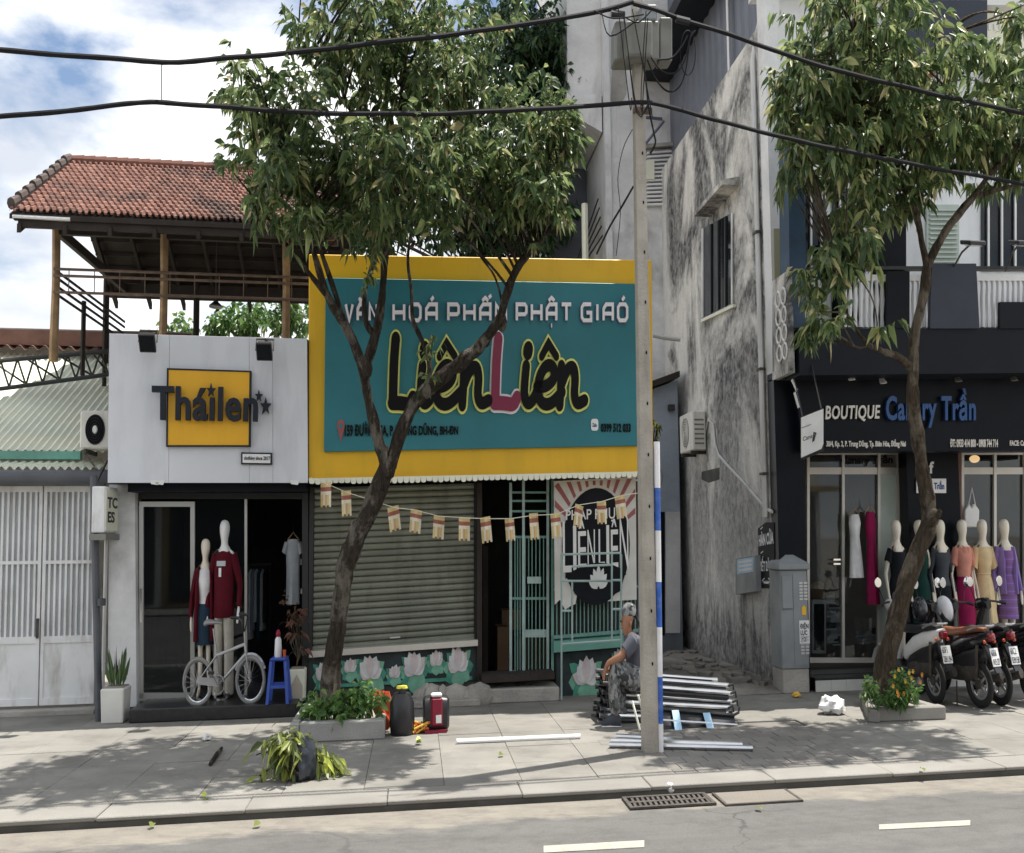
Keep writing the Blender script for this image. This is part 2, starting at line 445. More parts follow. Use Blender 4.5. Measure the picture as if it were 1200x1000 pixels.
m_lime = mk('lime outline', (.62,.60,.16), .45, var=.05)
m_maroon = mk('maroon letter', (.16,.010,.04), .35, var=.08)
m_cream = mk('cream', (.66,.62,.50), .6, var=.08)
m_pale = mk('pale print', (.62,.62,.60), .6, var=.08)
m_tile = None
m_wood = mk('weathered wood', (.30,.20,.11), .8, var=.25, scale=9, bump=.3, dirt=.3)
m_wooddk = mk('dark timber', (.026,.020,.017), .85, var=.25, scale=5, bump=.2)
m_rail = mk('rusty rail', (.14,.10,.075), .7, var=.3, scale=12)
m_brown = mk('brown fascia', (.13,.065,.05), .75, var=.25, scale=5)
m_corr = mk('weathered corrugated sheet', (.58,.60,.51), .6, var=.12, scale=.9, spec=.4, dirt=.5, dcol=(.70,.62,.42), dscale=.8)
m_green = mk('green beam', (.11,.27,.22), .6, var=.15, dirt=.4, dcol=(.12,.11,.08))
m_greenbar = mk('green steel bars', (.12,.24,.21), .5, var=.2, scale=9, dirt=.3, dcol=(.10,.07,.05), dscale=9)
m_gbarpale = mk('pale green steel', (.27,.36,.34), .5, var=.15, dirt=.3, dcol=(.10,.08,.06), dscale=8)
m_slat = mk('shutter slat', (.175,.185,.15), .55, var=.12, scale=2.5, metal=.15, dirt=.5, dcol=(.08,.072,.058), dscale=2.2, streak=(3,3,.5), rnd=.08)
m_conc = mk('rough concrete', (.30,.285,.26), .9, var=.18, scale=3, bump=.5, bscale=40, dirt=.4, dcol=(.10,.095,.09))
m_pole = mk('pole concrete', (.30,.275,.235), .88, var=.16, scale=5, bump=.4, bscale=45, dirt=.4, dcol=(.13,.12,.10), streak=(4,4,.8))
m_kerbbase = mk('grimy shaded kerb foot', (.085,.08,.07), .95, var=.3)  # grime and the lip's shadow line, both darkened into this colour
m_soot = mk('sooty wall', (.055,.055,.05), .9, var=.4, scale=4, bump=.4)
m_blue = mk('blue band paint', (.022,.085,.33), .55, var=.15, scale=8, dirt=.25, dcol=(.45,.45,.48), dscale=12)
m_bandwhite = mk('white band paint', (.66,.66,.64), .6, var=.08, dirt=.3, dcol=(.3,.28,.25), dscale=12)
m_cable = mk('black cable', (.012,.012,.014), .65, var=.1, spec=.15)
m_greybox = mk('grey steel box', (.165,.165,.15), .55, var=.15, scale=4, dirt=.5, dcol=(.08,.075,.06), streak=(3,3,.6))
m_cab = mk('grey cabinet paint', (.185,.20,.205), .5, var=.1, scale=3, dirt=.25, dcol=(.08,.08,.075))
m_ac = mk('air conditioner casing', (.56,.55,.50), .5, var=.07, dirt=.3, dcol=(.25,.2,.14), streak=(3,3,.5))
m_acwhite = mk('off-white plastic', (.6,.6,.57), .5, var=.05)  # off-white plastic of the fan hub
m_pvc = mk('grey pvc pipe', (.43,.43,.42), .5, var=.08, dirt=.4, dcol=(.2,.19,.17), streak=(3,3,.4))
m_dpipe = mk('dark drainpipe', (.075,.08,.09), .5, var=.15)
m_wallwhite = stained('stained white wall', (.64,.65,.66), (.10,.10,.10), 1.3, .7, .58, .76)
m_wallfar = stained('white tower wall', (.64,.66,.69), (.12,.11,.10), 1.1, .8, .58, .74)
m_wallgrey = stained('mouldy grey wall', (.58,.56,.52), (.06,.06,.065), .75, 1.05, .44, .62, foot=.9, bump=.4)
m_walllow = stained('low blue grey wall', (.30,.34,.40), (.07,.07,.07), 1.0, .7, .5, .75, foot=1.2)
m_bluecol = mk('blue column tile', (.022,.048,.085), .5, var=.25, scale=5)
m_sheetgrey = mk('grey corrugated cladding', (.115,.125,.15), .5, var=.12, scale=2, metal=.2)
m_olive = mk('olive panel', (.27,.26,.16), .7, var=.1)
m_louv = mk('pale green shutter', (.36,.41,.37), .6, var=.1)
m_frame = mk('black door frame', (.02,.021,.022), .45, var=.1)
m_step = mk('black granite', (.020,.020,.021), .35, var=.3, scale=20)
m_tilew = mk('white wall tile', (.50,.50,.47), .35, var=.1, dirt=.35, dcol=(.2,.19,.17))
m_bark = NT('bark')
def _bark(name, c1, c2, c3):
    m = NT(name); m.b.inputs['Roughness'].default_value = .9; m.b.inputs['Specular IOR Level'].default_value = .15
    v = m.pos((7, 7, 1.5)); a = m.noise(v, 4.5, 7, .65, .3, .7, .8); bl = m.noise(m.pos((1,1,.6)), 4.2, 6, .65, .52, .60)
    c = m.mix(a, c1, c2); c = m.mix(m.math('MULTIPLY', bl, .85), c, c3); m.col(c)
    m.bump(a, 1.0, .05); return m.mat
bpy.data.materials.remove(m_bark.mat)
m_bark = _bark('bark', (.022,.018,.015), (.115,.092,.072), (.27,.24,.20))
m_bark2 = _bark('pale bark', (.045,.034,.024), (.16,.125,.088), (.27,.23,.175))
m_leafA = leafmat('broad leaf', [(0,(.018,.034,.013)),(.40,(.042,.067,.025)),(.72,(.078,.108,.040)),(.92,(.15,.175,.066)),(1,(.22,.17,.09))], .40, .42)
m_leafB = leafmat('paler leaf', [(0,(.020,.038,.015)),(.40,(.048,.075,.028)),(.72,(.095,.128,.046)),(.92,(.20,.215,.085)),(1,(.30,.26,.14))], .40, .42)  # paler greens than the broad leaf
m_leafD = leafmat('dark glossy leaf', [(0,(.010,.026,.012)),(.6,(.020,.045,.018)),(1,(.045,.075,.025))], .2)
m_weed = leafmat('weed leaf', [(0,(.025,.06,.018)),(.6,(.06,.12,.03)),(1,(.12,.17,.05))])
m_snake = leafmat('snake plant leaf', [(0,(.02,.04,.02)),(1,(.06,.09,.035))], .1)
m_cut = leafmat('cut branch leaf', [(0,(.035,.05,.015)),(.45,(.085,.105,.028)),(.8,(.15,.17,.04)),(1,(.30,.33,.06))], .3)
m_flower = mk('orange petal', (.55,.24,.03), .6)
m_petal = mk('lotus white', (.50,.50,.50), .6, var=.12, scale=12)
m_petal2 = mk('lotus pink', (.46,.40,.40), .6, var=.12, scale=12)
m_lotusg = mk('lotus green', (.05,.21,.15), .6, var=.3, scale=10)
m_lotusg2 = mk('lotus pale green', (.14,.32,.23), .6, var=.2, scale=10)
m_lotusbg = mk('lotus print ground', (.018,.028,.030), .55, var=.5, scale=6)
m_banner = mk('banner vinyl', (.48,.47,.44), .5, var=.10, scale=3, dirt=.25, dcol=(.2,.19,.17))
m_bannerred = mk('banner red print', (.24,.075,.07), .5, var=.2, scale=6)
m_bannerblk = mk('banner black print', (.010,.011,.014), .6, var=.2, spec=.1)
m_fy = mk('flag yellow', (.50,.40,.20), .75, var=.08); m_fr = mk('flag red', (.27,.10,.075), .75); m_fw = mk('flag white', (.58,.54,.42), .75); m_fo = mk('flag orange', (.46,.30,.15), .75)
m_skin = mk('skin', (.25,.125,.075), .5, var=.08, scale=9)
m_hair = mk('hair', (.012,.01,.009), .6)
m_mann = mk('mannequin plastic', (.60,.55,.46), .35, var=.03)
m_mannw = mk('white mannequin', (.66,.66,.64), .4, var=.03)
def cloth(name, c, var=.12, scale=9, **k): return mk('cloth ' + name, c, .85, var=var, scale=scale, bump=.15, bscale=220, spec=.15, **k)
c_red = cloth('wine red', (.070,.006,.012)); c_white = cloth('white', (.60,.60,.60)); c_khaki = cloth('khaki', (.36,.34,.29)); c_denim = cloth('denim', (.018,.035,.055))
c_black = cloth('black', (.012,.013,.017)); c_green = cloth('bottle green', (.008,.032,.026)); c_grey = cloth('charcoal', (.05,.055,.065)); c_pink = cloth('pink', (.50,.22,.17)); c_mag = cloth('magenta', (.22,.012,.06))
c_beige = cloth('cream', (.55,.43,.25)); c_purp = cloth('purple', (.17,.095,.27)); c_lilac = cloth('lilac knit', (.20,.14,.33)); c_pale = cloth('pale grey', (.33,.35,.37)); c_blueg = cloth('blue grey', (.14,.17,.21))
c_tee = cloth('grey tee', (.085,.088,.105)); 
def camo():
    m = NT('camouflage cloth'); m.b.inputs['Roughness'].default_value = .9
    f = m.noise(m.pos((1, 1, .7)), 16, 3, .5, .48, .54); g = m.noise(m.pos((1.3, 1, .8)), 22, 3, .5, .50, .56)
    c = m.mix(f, (.045, .047, .05), (.13, .133, .136)); c = m.mix(g, c, (.27, .275, .27)); m.col(c); return m.mat
c_camo = camo()
m_glass = glassy('shop glass')
m_glassdk = glassy('dark window glass', (.012,.014,.018), .75, .05)
m_plate = mk('number plate', (.62,.62,.60), .4, var=.03)
m_redlamp = mk('tail lamp', (.16,.008,.012), .15, spec=.8)
m_bikew = mk('white scooter paint', (.62,.62,.60), .2, spec=.6); m_bikeb = mk('black scooter paint', (.012,.012,.014), .15, spec=.6); m_bikes = mk('silver scooter paint', (.30,.30,.31), .2, spec=.6, metal=.4)
m_saddle = mk('brown saddle', (.16,.06,.03), .5); m_seatb = mk('black saddle', (.02,.02,.021), .5)
m_helm = mk('navy helmet', (.015,.03,.08), .15, spec=.6); m_helmw = mk('white helmet', (.55,.56,.58), .15, spec=.6); m_helmk = mk('black helmet', (.02,.02,.025), .12, spec=.7)
m_stool = mk('blue plastic', (.035,.075,.33), .4); m_machred = mk('red machine', (.19,.012,.03), .35); m_orange = mk('orange cord', (.46,.085,.035), .5, var=.2)
m_strap = mk('yellow strap', (.55,.34,.05), .6, var=.2); m_bag = mk('black bag', (.022,.026,.036), .3, spec=.6); m_bagw = mk('white bag', (.5,.5,.5), .35)
m_lightblue = mk('pale blue rung', (.30,.46,.60), .5); m_blue2 = mk('blue sign letter', (.012,.055,.17), .35, var=.1); m_cardb = mk('cardboard', (.20,.125,.075), .85)

def roadmat():
    """asphalt with the dust that has settled against the kerb"""
    m = NT('asphalt'); b = m.b; b.inputs['Roughness'].default_value = .9; b.inputs['Specular IOR Level'].default_value = .2
    p = m.pos(); sx = m.n('ShaderNodeSeparateXYZ'); m.l(p, sx.inputs[0])
    n_ = m.math('ADD', m.math('MULTIPLY', sx.outputs[0], -AU.y / DET), m.math('MULTIPLY', sx.outputs[1], AU.x / DET))
    dist = m.math('SUBTRACT', KNV, n_)
    w = m.noise(m.pos((1, 1, 1)), .9, 6, .6, .25, .75); w2 = m.noise(m.pos((1.2, 3, 1)), 3.0, 6, .65, .3, .7)
    edge = m.math('ADD', m.math('ADD', .16, m.math('MULTIPLY', w, .42)), m.math('MULTIPLY', w2, .16))
    r = m.n('ShaderNodeMapRange'); r.inputs[1].default_value = .10; r.inputs[2].default_value = -.05; r.clamp = True
    m.l(m.math('SUBTRACT', dist, edge), r.inputs[0])
    grain = m.noise(p, 160, 3, .6, .3, .7); f = m.noise(p, .6, 6, .6, .3, .7); patch = m.noise(p, 7, 5, .6, .45, .7)
    c = m.mix(f, (.112, .110, .107), (.148, .146, .141)); c = m.mix(m.math('MULTIPLY', grain, .45), c, (.25, .243, .23)); c = m.mix(m.math('MULTIPLY', patch, .35), c, (.075, .073, .071))
    tv = m.n('ShaderNodeCombineXYZ'); m.l(m.math('MULTIPLY', m.math('ADD', m.math('MULTIPLY', sx.outputs[0], AN.y / DET), m.math('MULTIPLY', sx.outputs[1], -AN.x / DET)), .12), tv.inputs[0]); m.l(m.math('MULTIPLY', n_, 2.2), tv.inputs[1])
    tyre = m.noise(tv.outputs[0], 1.6, 6, .6, .42, .68); c = m.mix(m.math('MULTIPLY', tyre, .35), c, (.085, .083, .08))
    vo = m.n('ShaderNodeTexVoronoi', feature='DISTANCE_TO_EDGE'); vo.inputs['Scale'].default_value = .55; wob = m.n('ShaderNodeTexNoise'); wob.inputs['Scale'].default_value = 2.5; wob.inputs['Detail'].default_value = 6; m.l(p, wob.inputs['Vector'])
    va_ = m.n('ShaderNodeVectorMath', operation='MULTIPLY_ADD'); m.l(wob.outputs['Color'], va_.inputs[0]); va_.inputs[1].default_value = (.5, .5, 0); m.l(p, va_.inputs[2]); m.l(va_.outputs[0], vo.inputs['Vector'])
    ck = m.n('ShaderNodeMapRange'); ck.inputs[1].default_value = .007; ck.inputs[2].default_value = .001; ck.clamp = True; m.l(vo.outputs['Distance'], ck.inputs[0])
    c = m.mix(m.math('MULTIPLY', m.math('MULTIPLY', ck.outputs[0], m.noise(p, .35, 3, .5, .45, .6)), .7), c, (.045, .044, .043))
    d = m.mix(w2, (.23, .212, .183), (.31, .285, .243)); d = m.mix(m.math('MULTIPLY', patch, .5), d, (.15, .14, .127))
    m.col(m.mix(m.math('MULTIPLY', r.outputs[0], .9), c, d)); m.bump(grain, .5, .01); return m.mat
KNV = gnd(600, 931).y
m_road = roadmat()
def mould():
    """alley wall: cream render under heavy grey-black mould in runs and clouds, paler where the plaster was patched"""
    m = NT('mouldy alley wall'); m.b.inputs['Roughness'].default_value = .9; m.b.inputs['Specular IOR Level'].default_value = .15
    p = m.pos(); sx = m.n('ShaderNodeSeparateXYZ'); m.l(p, sx.inputs[0])
    run = m.noise(m.pos((2.0, 2.0, .5)), 1.5, 10, .7, .46, .60, .5); cloud = m.noise(m.pos((1, 1, .8)), .55, 9, .66, .44, .56, .8); fine = m.noise(p, 9, 7, .7, .35, .68, .4); speck = m.noise(p, 38, 4, .6, .50, .68)
    up = m.n('ShaderNodeMapRange'); up.inputs[1].default_value = 1.4; up.inputs[2].default_value = 5.2; up.inputs[3].default_value = .38; up.inputs[4].default_value = 1.0; up.clamp = True; m.l(m.math('ADD', sx.outputs[2], m.math('MULTIPLY', cloud, 1.2)), up.inputs[0])
    f = m.math('MULTIPLY', m.math('ADD', m.math('MULTIPLY', cloud, .90), m.math('MULTIPLY', run, .16)), up.outputs[0])
    f = m.math('MULTIPLY', f, m.math('ADD', .62, m.math('MULTIPLY', fine, .5)))
    ft = m.n('ShaderNodeMapRange'); ft.inputs[1].default_value = 1.15; ft.inputs[2].default_value = .1; ft.clamp = True
    m.l(m.math('SUBTRACT', sx.outputs[2], m.math('MULTIPLY', run, .75)), ft.inputs[0])
    f = m.math('MAXIMUM', f, m.math('MULTIPLY', ft.outputs[0], m.math('ADD', .6, m.math('MULTIPLY', fine, .4)))); f = m.math('MINIMUM', f, .97)
    base = m.mix(fine, (.82, .80, .75), (.74, .715, .66)); base = m.mix(m.math('MULTIPLY', speck, .35), base, (.40, .37, .33))
    m.col(m.mix(f, base, m.mix(fine, (.115, .115, .12), (.045, .045, .05)))); m.bump(m.math('ADD', fine, m.math('MULTIPLY', speck, .5)), .4, .012); return m.mat
m_wallgrey = mould()
# ================================================================ ground, road, pavement
RZ = -.06
KN = KNV                                       # kerb line
def sheet(name, u0, u1, n0, n1, z, mat):
    o = MB().add([(u0,n0,z),(u1,n0,z),(u1,n1,z),(u0,n1,z)], [(0,1,2,3)]).build(name, mat, recalc=False)
    return tag(o, kind='structure')
g = sheet('ground', -700, 700, -500, 900, -0.16, m_ground)
road = sheet('road', -80, 80, -4.2, KN - .02, RZ - .005, m_road); road['label'] = 'grey asphalt road in front of the shops'
for q in ([(637,991),(755,984.5),(755,992.5),(637,999)], [(1030,966),(1137,961),(1137,967),(1030,972)]):
    MB().prism([gnd(x, y, RZ) + Vector((0,0,-.001)) for x, y in q], (0,0,-.0025)).build('lane_dash', m_paint, None)
for i, o in enumerate([o for o in COL.objects if o.name.startswith('lane_dash')]):
    o['kind'] = 'structure'; o.parent = road; o.location = o.location - road.location
    del BASE[o.name]
# pavement: bed with slabs laid on it
pave = MB().box((-9, KN + .42, -.14), (15, 14.2, -.012)).build('sidewalk', m_grout); tag(pave, 'paved sidewalk between the kerb and the shops', kind='structure')
SU, SN = .92, .74
slab_me = {}
def slab(u, n, su, sn, mat, key, dz):
    if key not in slab_me:
        b = bmesh.new(); h = .03; e = .003
        x, y = su / 2 - .002, sn / 2 - .002
        vs = [b.verts.new(W(p)) for p in ((-x,-y,-h),(x,-y,-h),(x,y,-h),(-x,y,-h),(-x,-y,-e),(x,-y,-e),(x,y,-e),(-x,y,-e),(-x+e,-y+e,0),(x-e,-y+e,0),(x-e,y-e,0),(-x+e,y-e,0))]
        for f in [(0,1,5,4),(1,2,6,5),(2,3,7,6),(3,0,4,7),(4,5,9,8),(5,6,10,9),(6,7,11,10),(7,4,8,11),(8,9,10,11)]: b.faces.new([vs[i] for i in f])
        me = bpy.data.meshes.new('paving_slab'); b.to_mesh(me); b.free(); me.materials.append(mat); slab_me[key] = me
    o = bpy.data.objects.new('paving_slab', slab_me[key]); COL.objects.link(o); o.parent = pave
    o.location = W((u, n, dz)) - BASE[pave.name]
    o.rotation_euler = (RNG.uniform(-.0015, .0015), RNG.uniform(-.0015, .0015), 0)
UA, UB = 3.05, 6.1                               # small setts fill this stretch by the kerb
row = 0; n = KN + .42
while n < 13.35:
    off = 0; i = -9
    u = -8.4 + off
    while u < 14:
        if not (UA < u < UB and n < 10.6):
            slab(u, n + SN / 2, SU, SN, m_slab, 'a', RNG.uniform(-.003, .003))
        u += SU
    n += SN; row += 1
n = KN + .46; r = 0
while n < 10.75:
    u = UA - .35 + (r % 2) * .14
    while u < UB + .35:
        slab(u, n, .285, .235, m_slab2, 'b', RNG.uniform(-.002, .002)); u += .29
    n += .24; r += 1
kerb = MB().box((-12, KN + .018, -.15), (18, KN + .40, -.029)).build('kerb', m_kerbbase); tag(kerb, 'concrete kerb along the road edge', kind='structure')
u = -9.3
while u < 15:
    L1 = 1.5; j = RNG.uniform(-.008, .008)
    MB().box((u, KN + j, -.028), (u + L1 - .006, KN + .415 + j * .3, RNG.uniform(-.003, .003))).build('kerb_stone', m_kerb, kerb, bevel=.006)
    u += L1
# drain and cover in the gutter
gc = gnd(772, 930, RZ)
dr = thing('drain_grate', 'rusty slatted drain grate set in the gutter near the blue and white pole', 'drain', (gc.x, gc.y, RZ))
a = gnd(727, 937, RZ); b = gnd(818, 924, RZ); u0, u1 = a.x + .02, b.x; n0, n1 = KN - .40, KN - .05
fr = MB()
for q in ((u0, n0, u1, n0 + .04), (u0, n1 - .04, u1, n1), (u0, n0 + .04, u0 + .04, n1 - .04), (u1 - .04, n0 + .04, u1, n1 - .04)): fr.box((q[0], q[1], RZ-.005), (q[2], q[3], RZ+.014))
fr.build('frame', m_iron, dr); MB().box((u0, n0, RZ-.008), (u1, n1, RZ+.001)).build('pit', m_black, dr)
for i in range(15):
    x = u0 + .06 + (u1 - u0 - .14) * i / 14
    MB().hexa([(x,n0+.04,RZ+.002),(x+.03,n0+.04,RZ+.002),(x+.06,n1-.04,RZ+.002),(x+.03,n1-.04,RZ+.002),(x,n0+.04,RZ+.011),(x+.03,n0+.04,RZ+.011),(x+.06,n1-.04,RZ+.011),(x+.03,n1-.04,RZ+.011)]).build('bar', m_iron, dr)
MB().box((u0 + .02, (n0 + n1) / 2 - .02, RZ+.001), (u1 - .02, (n0 + n1) / 2 + .02, RZ+.0125)).build('crossbar', m_iron, dr)
a = gnd(840, 933, RZ); b = gnd(905, 915, RZ)
mh = thing('manhole_cover', 'square concrete cover with an iron rim in the gutter right of the drain grate', 'manhole cover', (a.x, a.y, RZ))
u0, u1 = a.x, a.x + .85; n0, n1 = KN - .42, KN - .06
MB().box((u0, n0, RZ-.006), (u1, n1, RZ+.006)).build('lid', m_gutter, mh)
for q in ((u0 - .03, n0 - .03, u1 + .03, n0), (u0 - .03, n0, u0, n1), (u1, n0, u1 + .03, n1)): MB().box((q[0], q[1], RZ-.006), (q[2], q[3], RZ+.009)).build('rim', m_iron, mh)
# alley floor
UC = at(905, 650, 13.25).x                       # the mouldy side wall stands on this line
al = MB(); k1, k2 = 22, 40
for j in range(k2 + 1):
    for i in range(k1 + 1):
        u = UC - 3.1 + 3.3 * i / k1; n = 12.9 + 14 * (j / k2) ** 1.6
        e = min(1, j / 5); al.v.append(Vector((u, n, .004 + e * (.05 + .07 * mnoise.noise((u * 1.1, n * .9, 1)) + .05 * abs(mnoise.noise((u * 3, n * 3, 5)))))))
for j in range(k2):
    for i in range(k1):
        p = j * (k1 + 1) + i; al.f.append((p, p + 1, p + k1 + 2, p + k1 + 1)); al.m.append(0)
tag(al.build('alley_path', m_alley, smooth=True, recalc=False), 'broken dark concrete floor of the narrow alley', kind='structure')
al2 = MB(); 
for i in range(60):
    u = UC - RNG.random() * 2.4; n = 13.2 + RNG.random() * 4; s_ = RNG.uniform(.05, .2)
    al2.prism([(u + s_ * cos(t) * RNG.uniform(.6, 1.2), n + s_ * sin(t) * RNG.uniform(.6, 1.2), .075 + RNG.random() * .025) for t in (0, 1.2, 2.3, 3.5, 4.8)], (0, 0, -.1))
tag(al2.build('rubble', m_alley), 'loose lumps of broken concrete in the alley', kind='stuff')

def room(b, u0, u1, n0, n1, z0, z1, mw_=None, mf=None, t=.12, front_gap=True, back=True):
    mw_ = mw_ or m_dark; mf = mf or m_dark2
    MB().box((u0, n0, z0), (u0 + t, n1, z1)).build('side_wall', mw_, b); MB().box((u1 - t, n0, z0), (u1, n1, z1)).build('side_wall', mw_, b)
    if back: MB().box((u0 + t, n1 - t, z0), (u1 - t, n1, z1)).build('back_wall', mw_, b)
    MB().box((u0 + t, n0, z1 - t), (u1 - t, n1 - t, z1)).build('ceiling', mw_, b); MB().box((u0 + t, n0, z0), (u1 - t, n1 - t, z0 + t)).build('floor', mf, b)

# ================================================================ left yard: gate, shed roof, truss
GN = 13.7
U_L = at(-40, 700, GN).x; U_G1 = at(113, 700, GN).x
gate = thing('sheet_gate', 'white metal double gate with upright bars and sheet lower panels, left of the clothing shop', 'gate', ((U_L + U_G1) / 2, GN, .1))
zt = at(60, 570, GN).z; zm = at(60, 661, GN).z; zs = at(60, 750, GN).z; zb = at(60, 826, GN).z
MB().box((U_L, GN + .02, zs), (U_G1, GN + .035, zt)).build('backing_sheet', m_gateback, gate)
US = at(49, 700, GN).x
for a, b in ((U_L, US - .012), (US + .012, U_G1)):
    lf = MB()
    for z, h in ((zb, .07), (zs - .03, .07), (zm, .035), (zt - .06, .06)): lf.box((a + .05, GN - .03, z), (b - .05, GN + .018, z + h))
    lf.box((a, GN - .031, zb), (a + .05, GN + .019, zt)); lf.box((b - .05, GN - .031, zb), (b, GN + .019, zt))
    lf = lf.build('leaf_frame', m_gate, gate)
    MB().box((a + .05, GN - .012, zb + .07), (b - .05, GN + .01, zs - .03)).build('lower_panel', m_gate, lf)
    x = a + .09
    while x < b - .07:
        MB().box((x, GN - .022, zs + .04), (x + .034, GN + .012, zm)).build('bar', m_gate, lf)
        MB().box((x, GN - .022, zm + .035), (x + .034, GN + .012, zt - .06)).build('bar', m_gate, lf); x += .088
MB().box((US - .06, GN - .05, zm - .75), (US - .02, GN - .03, zm - .55)).build('latch', m_iron, gate)
ths = MB().box((U_L, GN - .28, .0), (U_G1 + .1, GN + .12, zb - .03)).build('gate_threshold', m_conc); tag(ths, 'rough concrete sill under the white gate', 'sill')
shed = thing('shed', 'low shed with weathered pale green corrugated roof behind the white gate', 'shed', ((U_L + U_G1) / 2, 15, 0))
def corrugated(u0, u1, fn, waves, amp, k2=2, thick=0):
    m = MB(); k = waves * 8
    for j in range(k2 + 1):
        for i in range(k + 1):
            u = u0 + (u1 - u0) * i / k; p = fn(u, j / k2); m.v.append(Vector((p[0], p[1], p[2] + amp * sin(2 * pi * waves * i / k))))
    for j in range(k2):
        for i in range(k):
            a = j * (k + 1) + i; m.f.append((a, a + 1, a + k + 2, a + k + 1)); m.m.append(0)
    return m
U_R1 = at(126, 500, 13.3).x + .25
zl, zh = at(60, 549, 13.45).z, at(60, 416, 17.2).z
def slope(n): return at(60, 529, 13.9).z + (n - 13.9) * (zh - at(60, 529, 13.9).z) / (17.2 - 13.9)
corrugated(U_L - 3.5, U_R1, lambda u, t: (u, 13.9 + 3.3 * t, slope(13.9 + 3.3 * t)), 46, .018).build('roof', m_corr, shed, smooth=True, recalc=False)
corrugated(U_L - 3.5, U_R1, lambda u, t: (u, 13.42 + .62 * t, zl + (slope(13.9) - .09 - zl) * t), 46, .018).build('lower_roof', m_corr, shed, smooth=True, recalc=False)
MB().box((U_L - .6, 13.86, slope(13.9) - .085), (at(95, 527, 13.9).x, 13.95, slope(13.9) + .0)).build('beam', m_green, shed)
MB().tube([(U_L - .6, 13.42, zl - .09), (U_R1 - .1, 13.42, zl - .09)], .075, 12).build('gutter', m_dpipe, shed, smooth=True)
MB().box((U_L - .6, GN - .04, zt + .003), (U_G1 + .1, GN + .05, zl - .02)).build('lintel', m_greybox, shed)
MB().box((U_L - 3.5, 17.25, 0), (U_R1, 17.4, zh + .35)).build('back_wall', m_conc, shed)
MB().box((U_L - 3.5, 17.05, zh + .10), (U_R1, 17.20, zh + .30)).build('ridge_board', m_brown, shed)
rt = corrugated(U_L - 3.5, U_R1, lambda u, t: (u, 17.0 + .25 * t, zh + .06 + .1 * t), 24, .03).build('ridge_cap', m_brown, shed, recalc=False)
tr = thing('roof_truss', 'black lattice truss spanning above the corrugated shed roof', 'truss', ((U_L + U_R1) / 2, 15.6, 3.4))
T0 = [at(-90, 431, 15.5), at(127, 412, 15.5)]; B0 = [at(-90, 468, 15.5), at(127, 439, 15.5)]
MB().tube([T0[0], T0[1]], .028, 6).build('top_chord', m_frame, tr); MB().tube([B0[0], B0[1]], .028, 6).build('bottom_chord', m_frame, tr)
for i in range(11):
    t0, t1 = i / 11, (i + 1) / 11; tm = (t0 + t1) / 2
    p = B0[0].lerp(B0[1], t0); q = T0[0].lerp(T0[1], tm); r = B0[0].lerp(B0[1], t1)
    MB().tube([p, q], .018, 5).build('diagonal', m_frame, tr); MB().tube([q + Vector((0,.02,0)), r + Vector((0,.02,0))], .018, 5).build('diagonal', m_frame, tr)
    if i % 2 == 0: MB().tube([T0[0].lerp(T0[1], t0) + Vector((0,.05,0)), B0[0].lerp(B0[1], min(1, t1 + .1)) + Vector((0,.05,0))], .014, 5).build('diagonal', m_frame, tr)

def ac_unit(label, p, w, d, h, face, mirror=False):
    """p: front lower corner; face 'n' looks at the street, 'u' looks along -u"""
    t = thing('air_conditioner', label, 'air conditioner', p)
    if face == 'n': f = lambda a, b, c: Vector((p[0] + a, p[1] + b, p[2] + c))
    else: f = lambda a, b, c: Vector((p[0] + b, p[1] + w - a, p[2] + c))
    def bx(a, b): m = MB().box(a, b); m.xf(lambda q: f(*q)); return m
    bx((0, 0, 0), (w, d, h)).build('casing', m_ac, t, bevel=.015)
    cxx = w * .40; r = h * .40
    ring = MB()
    for i in range(24):
        pass
    sq = [(cxx - r * 1.08, h * .06), (cxx + r * 1.08, h * .94)]
    m = MB().add([(cxx + r * cos(2*pi*i/28), -.004, h * .5 + r * sin(2*pi*i/28)) for i in range(28)], [tuple(range(28))]); m.xf(lambda q: f(*q)); m.build('fan_opening', m_black, t)
    for k in range(1, 6):
        rr = r * k / 5.2
        m = MB().tube([(cxx + rr * cos(2*pi*i/22), -.012, h * .5 + rr * sin(2*pi*i/22)) for i in range(22)], .005, 4, closed=True); m.xf(lambda q: f(*q)); m.build('grille_ring', m_blackm, t)
    m = MB().loft([(Vector((cxx, -.006, h*.5)), .045, .045), (Vector((cxx, -.02, h*.5)), .035, .035)], 12, ax=(Vector((1,0,0)), Vector((0,0,1)))); m.xf(lambda q: f(*q)); m.build('fan_hub', m_acwhite, t)
    for i in range(4): bx((w * .80, -.006, h * (.2 + .16 * i)), (w * .95, .0, h * (.27 + .16 * i))).build('vent', m_greybox, t)
    for a in (.12, .82):
        bx((w * a, -.02, -.05), (w * a + .04, d + .15, -.004)).build('bracket', m_iron, t)
    return t
p = at(93, 526, 13.55)
ac_unit('beige air conditioner on the shed roof beside the white shop fascia', Vector((p.x, 13.55, p.z)), .62, .30, at(93, 481, 13.55).z - p.z, 'n')
# small bracket braces under it
br = MB().tube([at(96, 528, 13.6), at(118, 555, 13.4)], .012, 5).tube([at(126, 540, 13.35), at(113, 566, 13.2)], .016, 5).build('brace', m_iron); tag(br, 'thin steel braces below the air conditioner by the white fascia', 'brace')
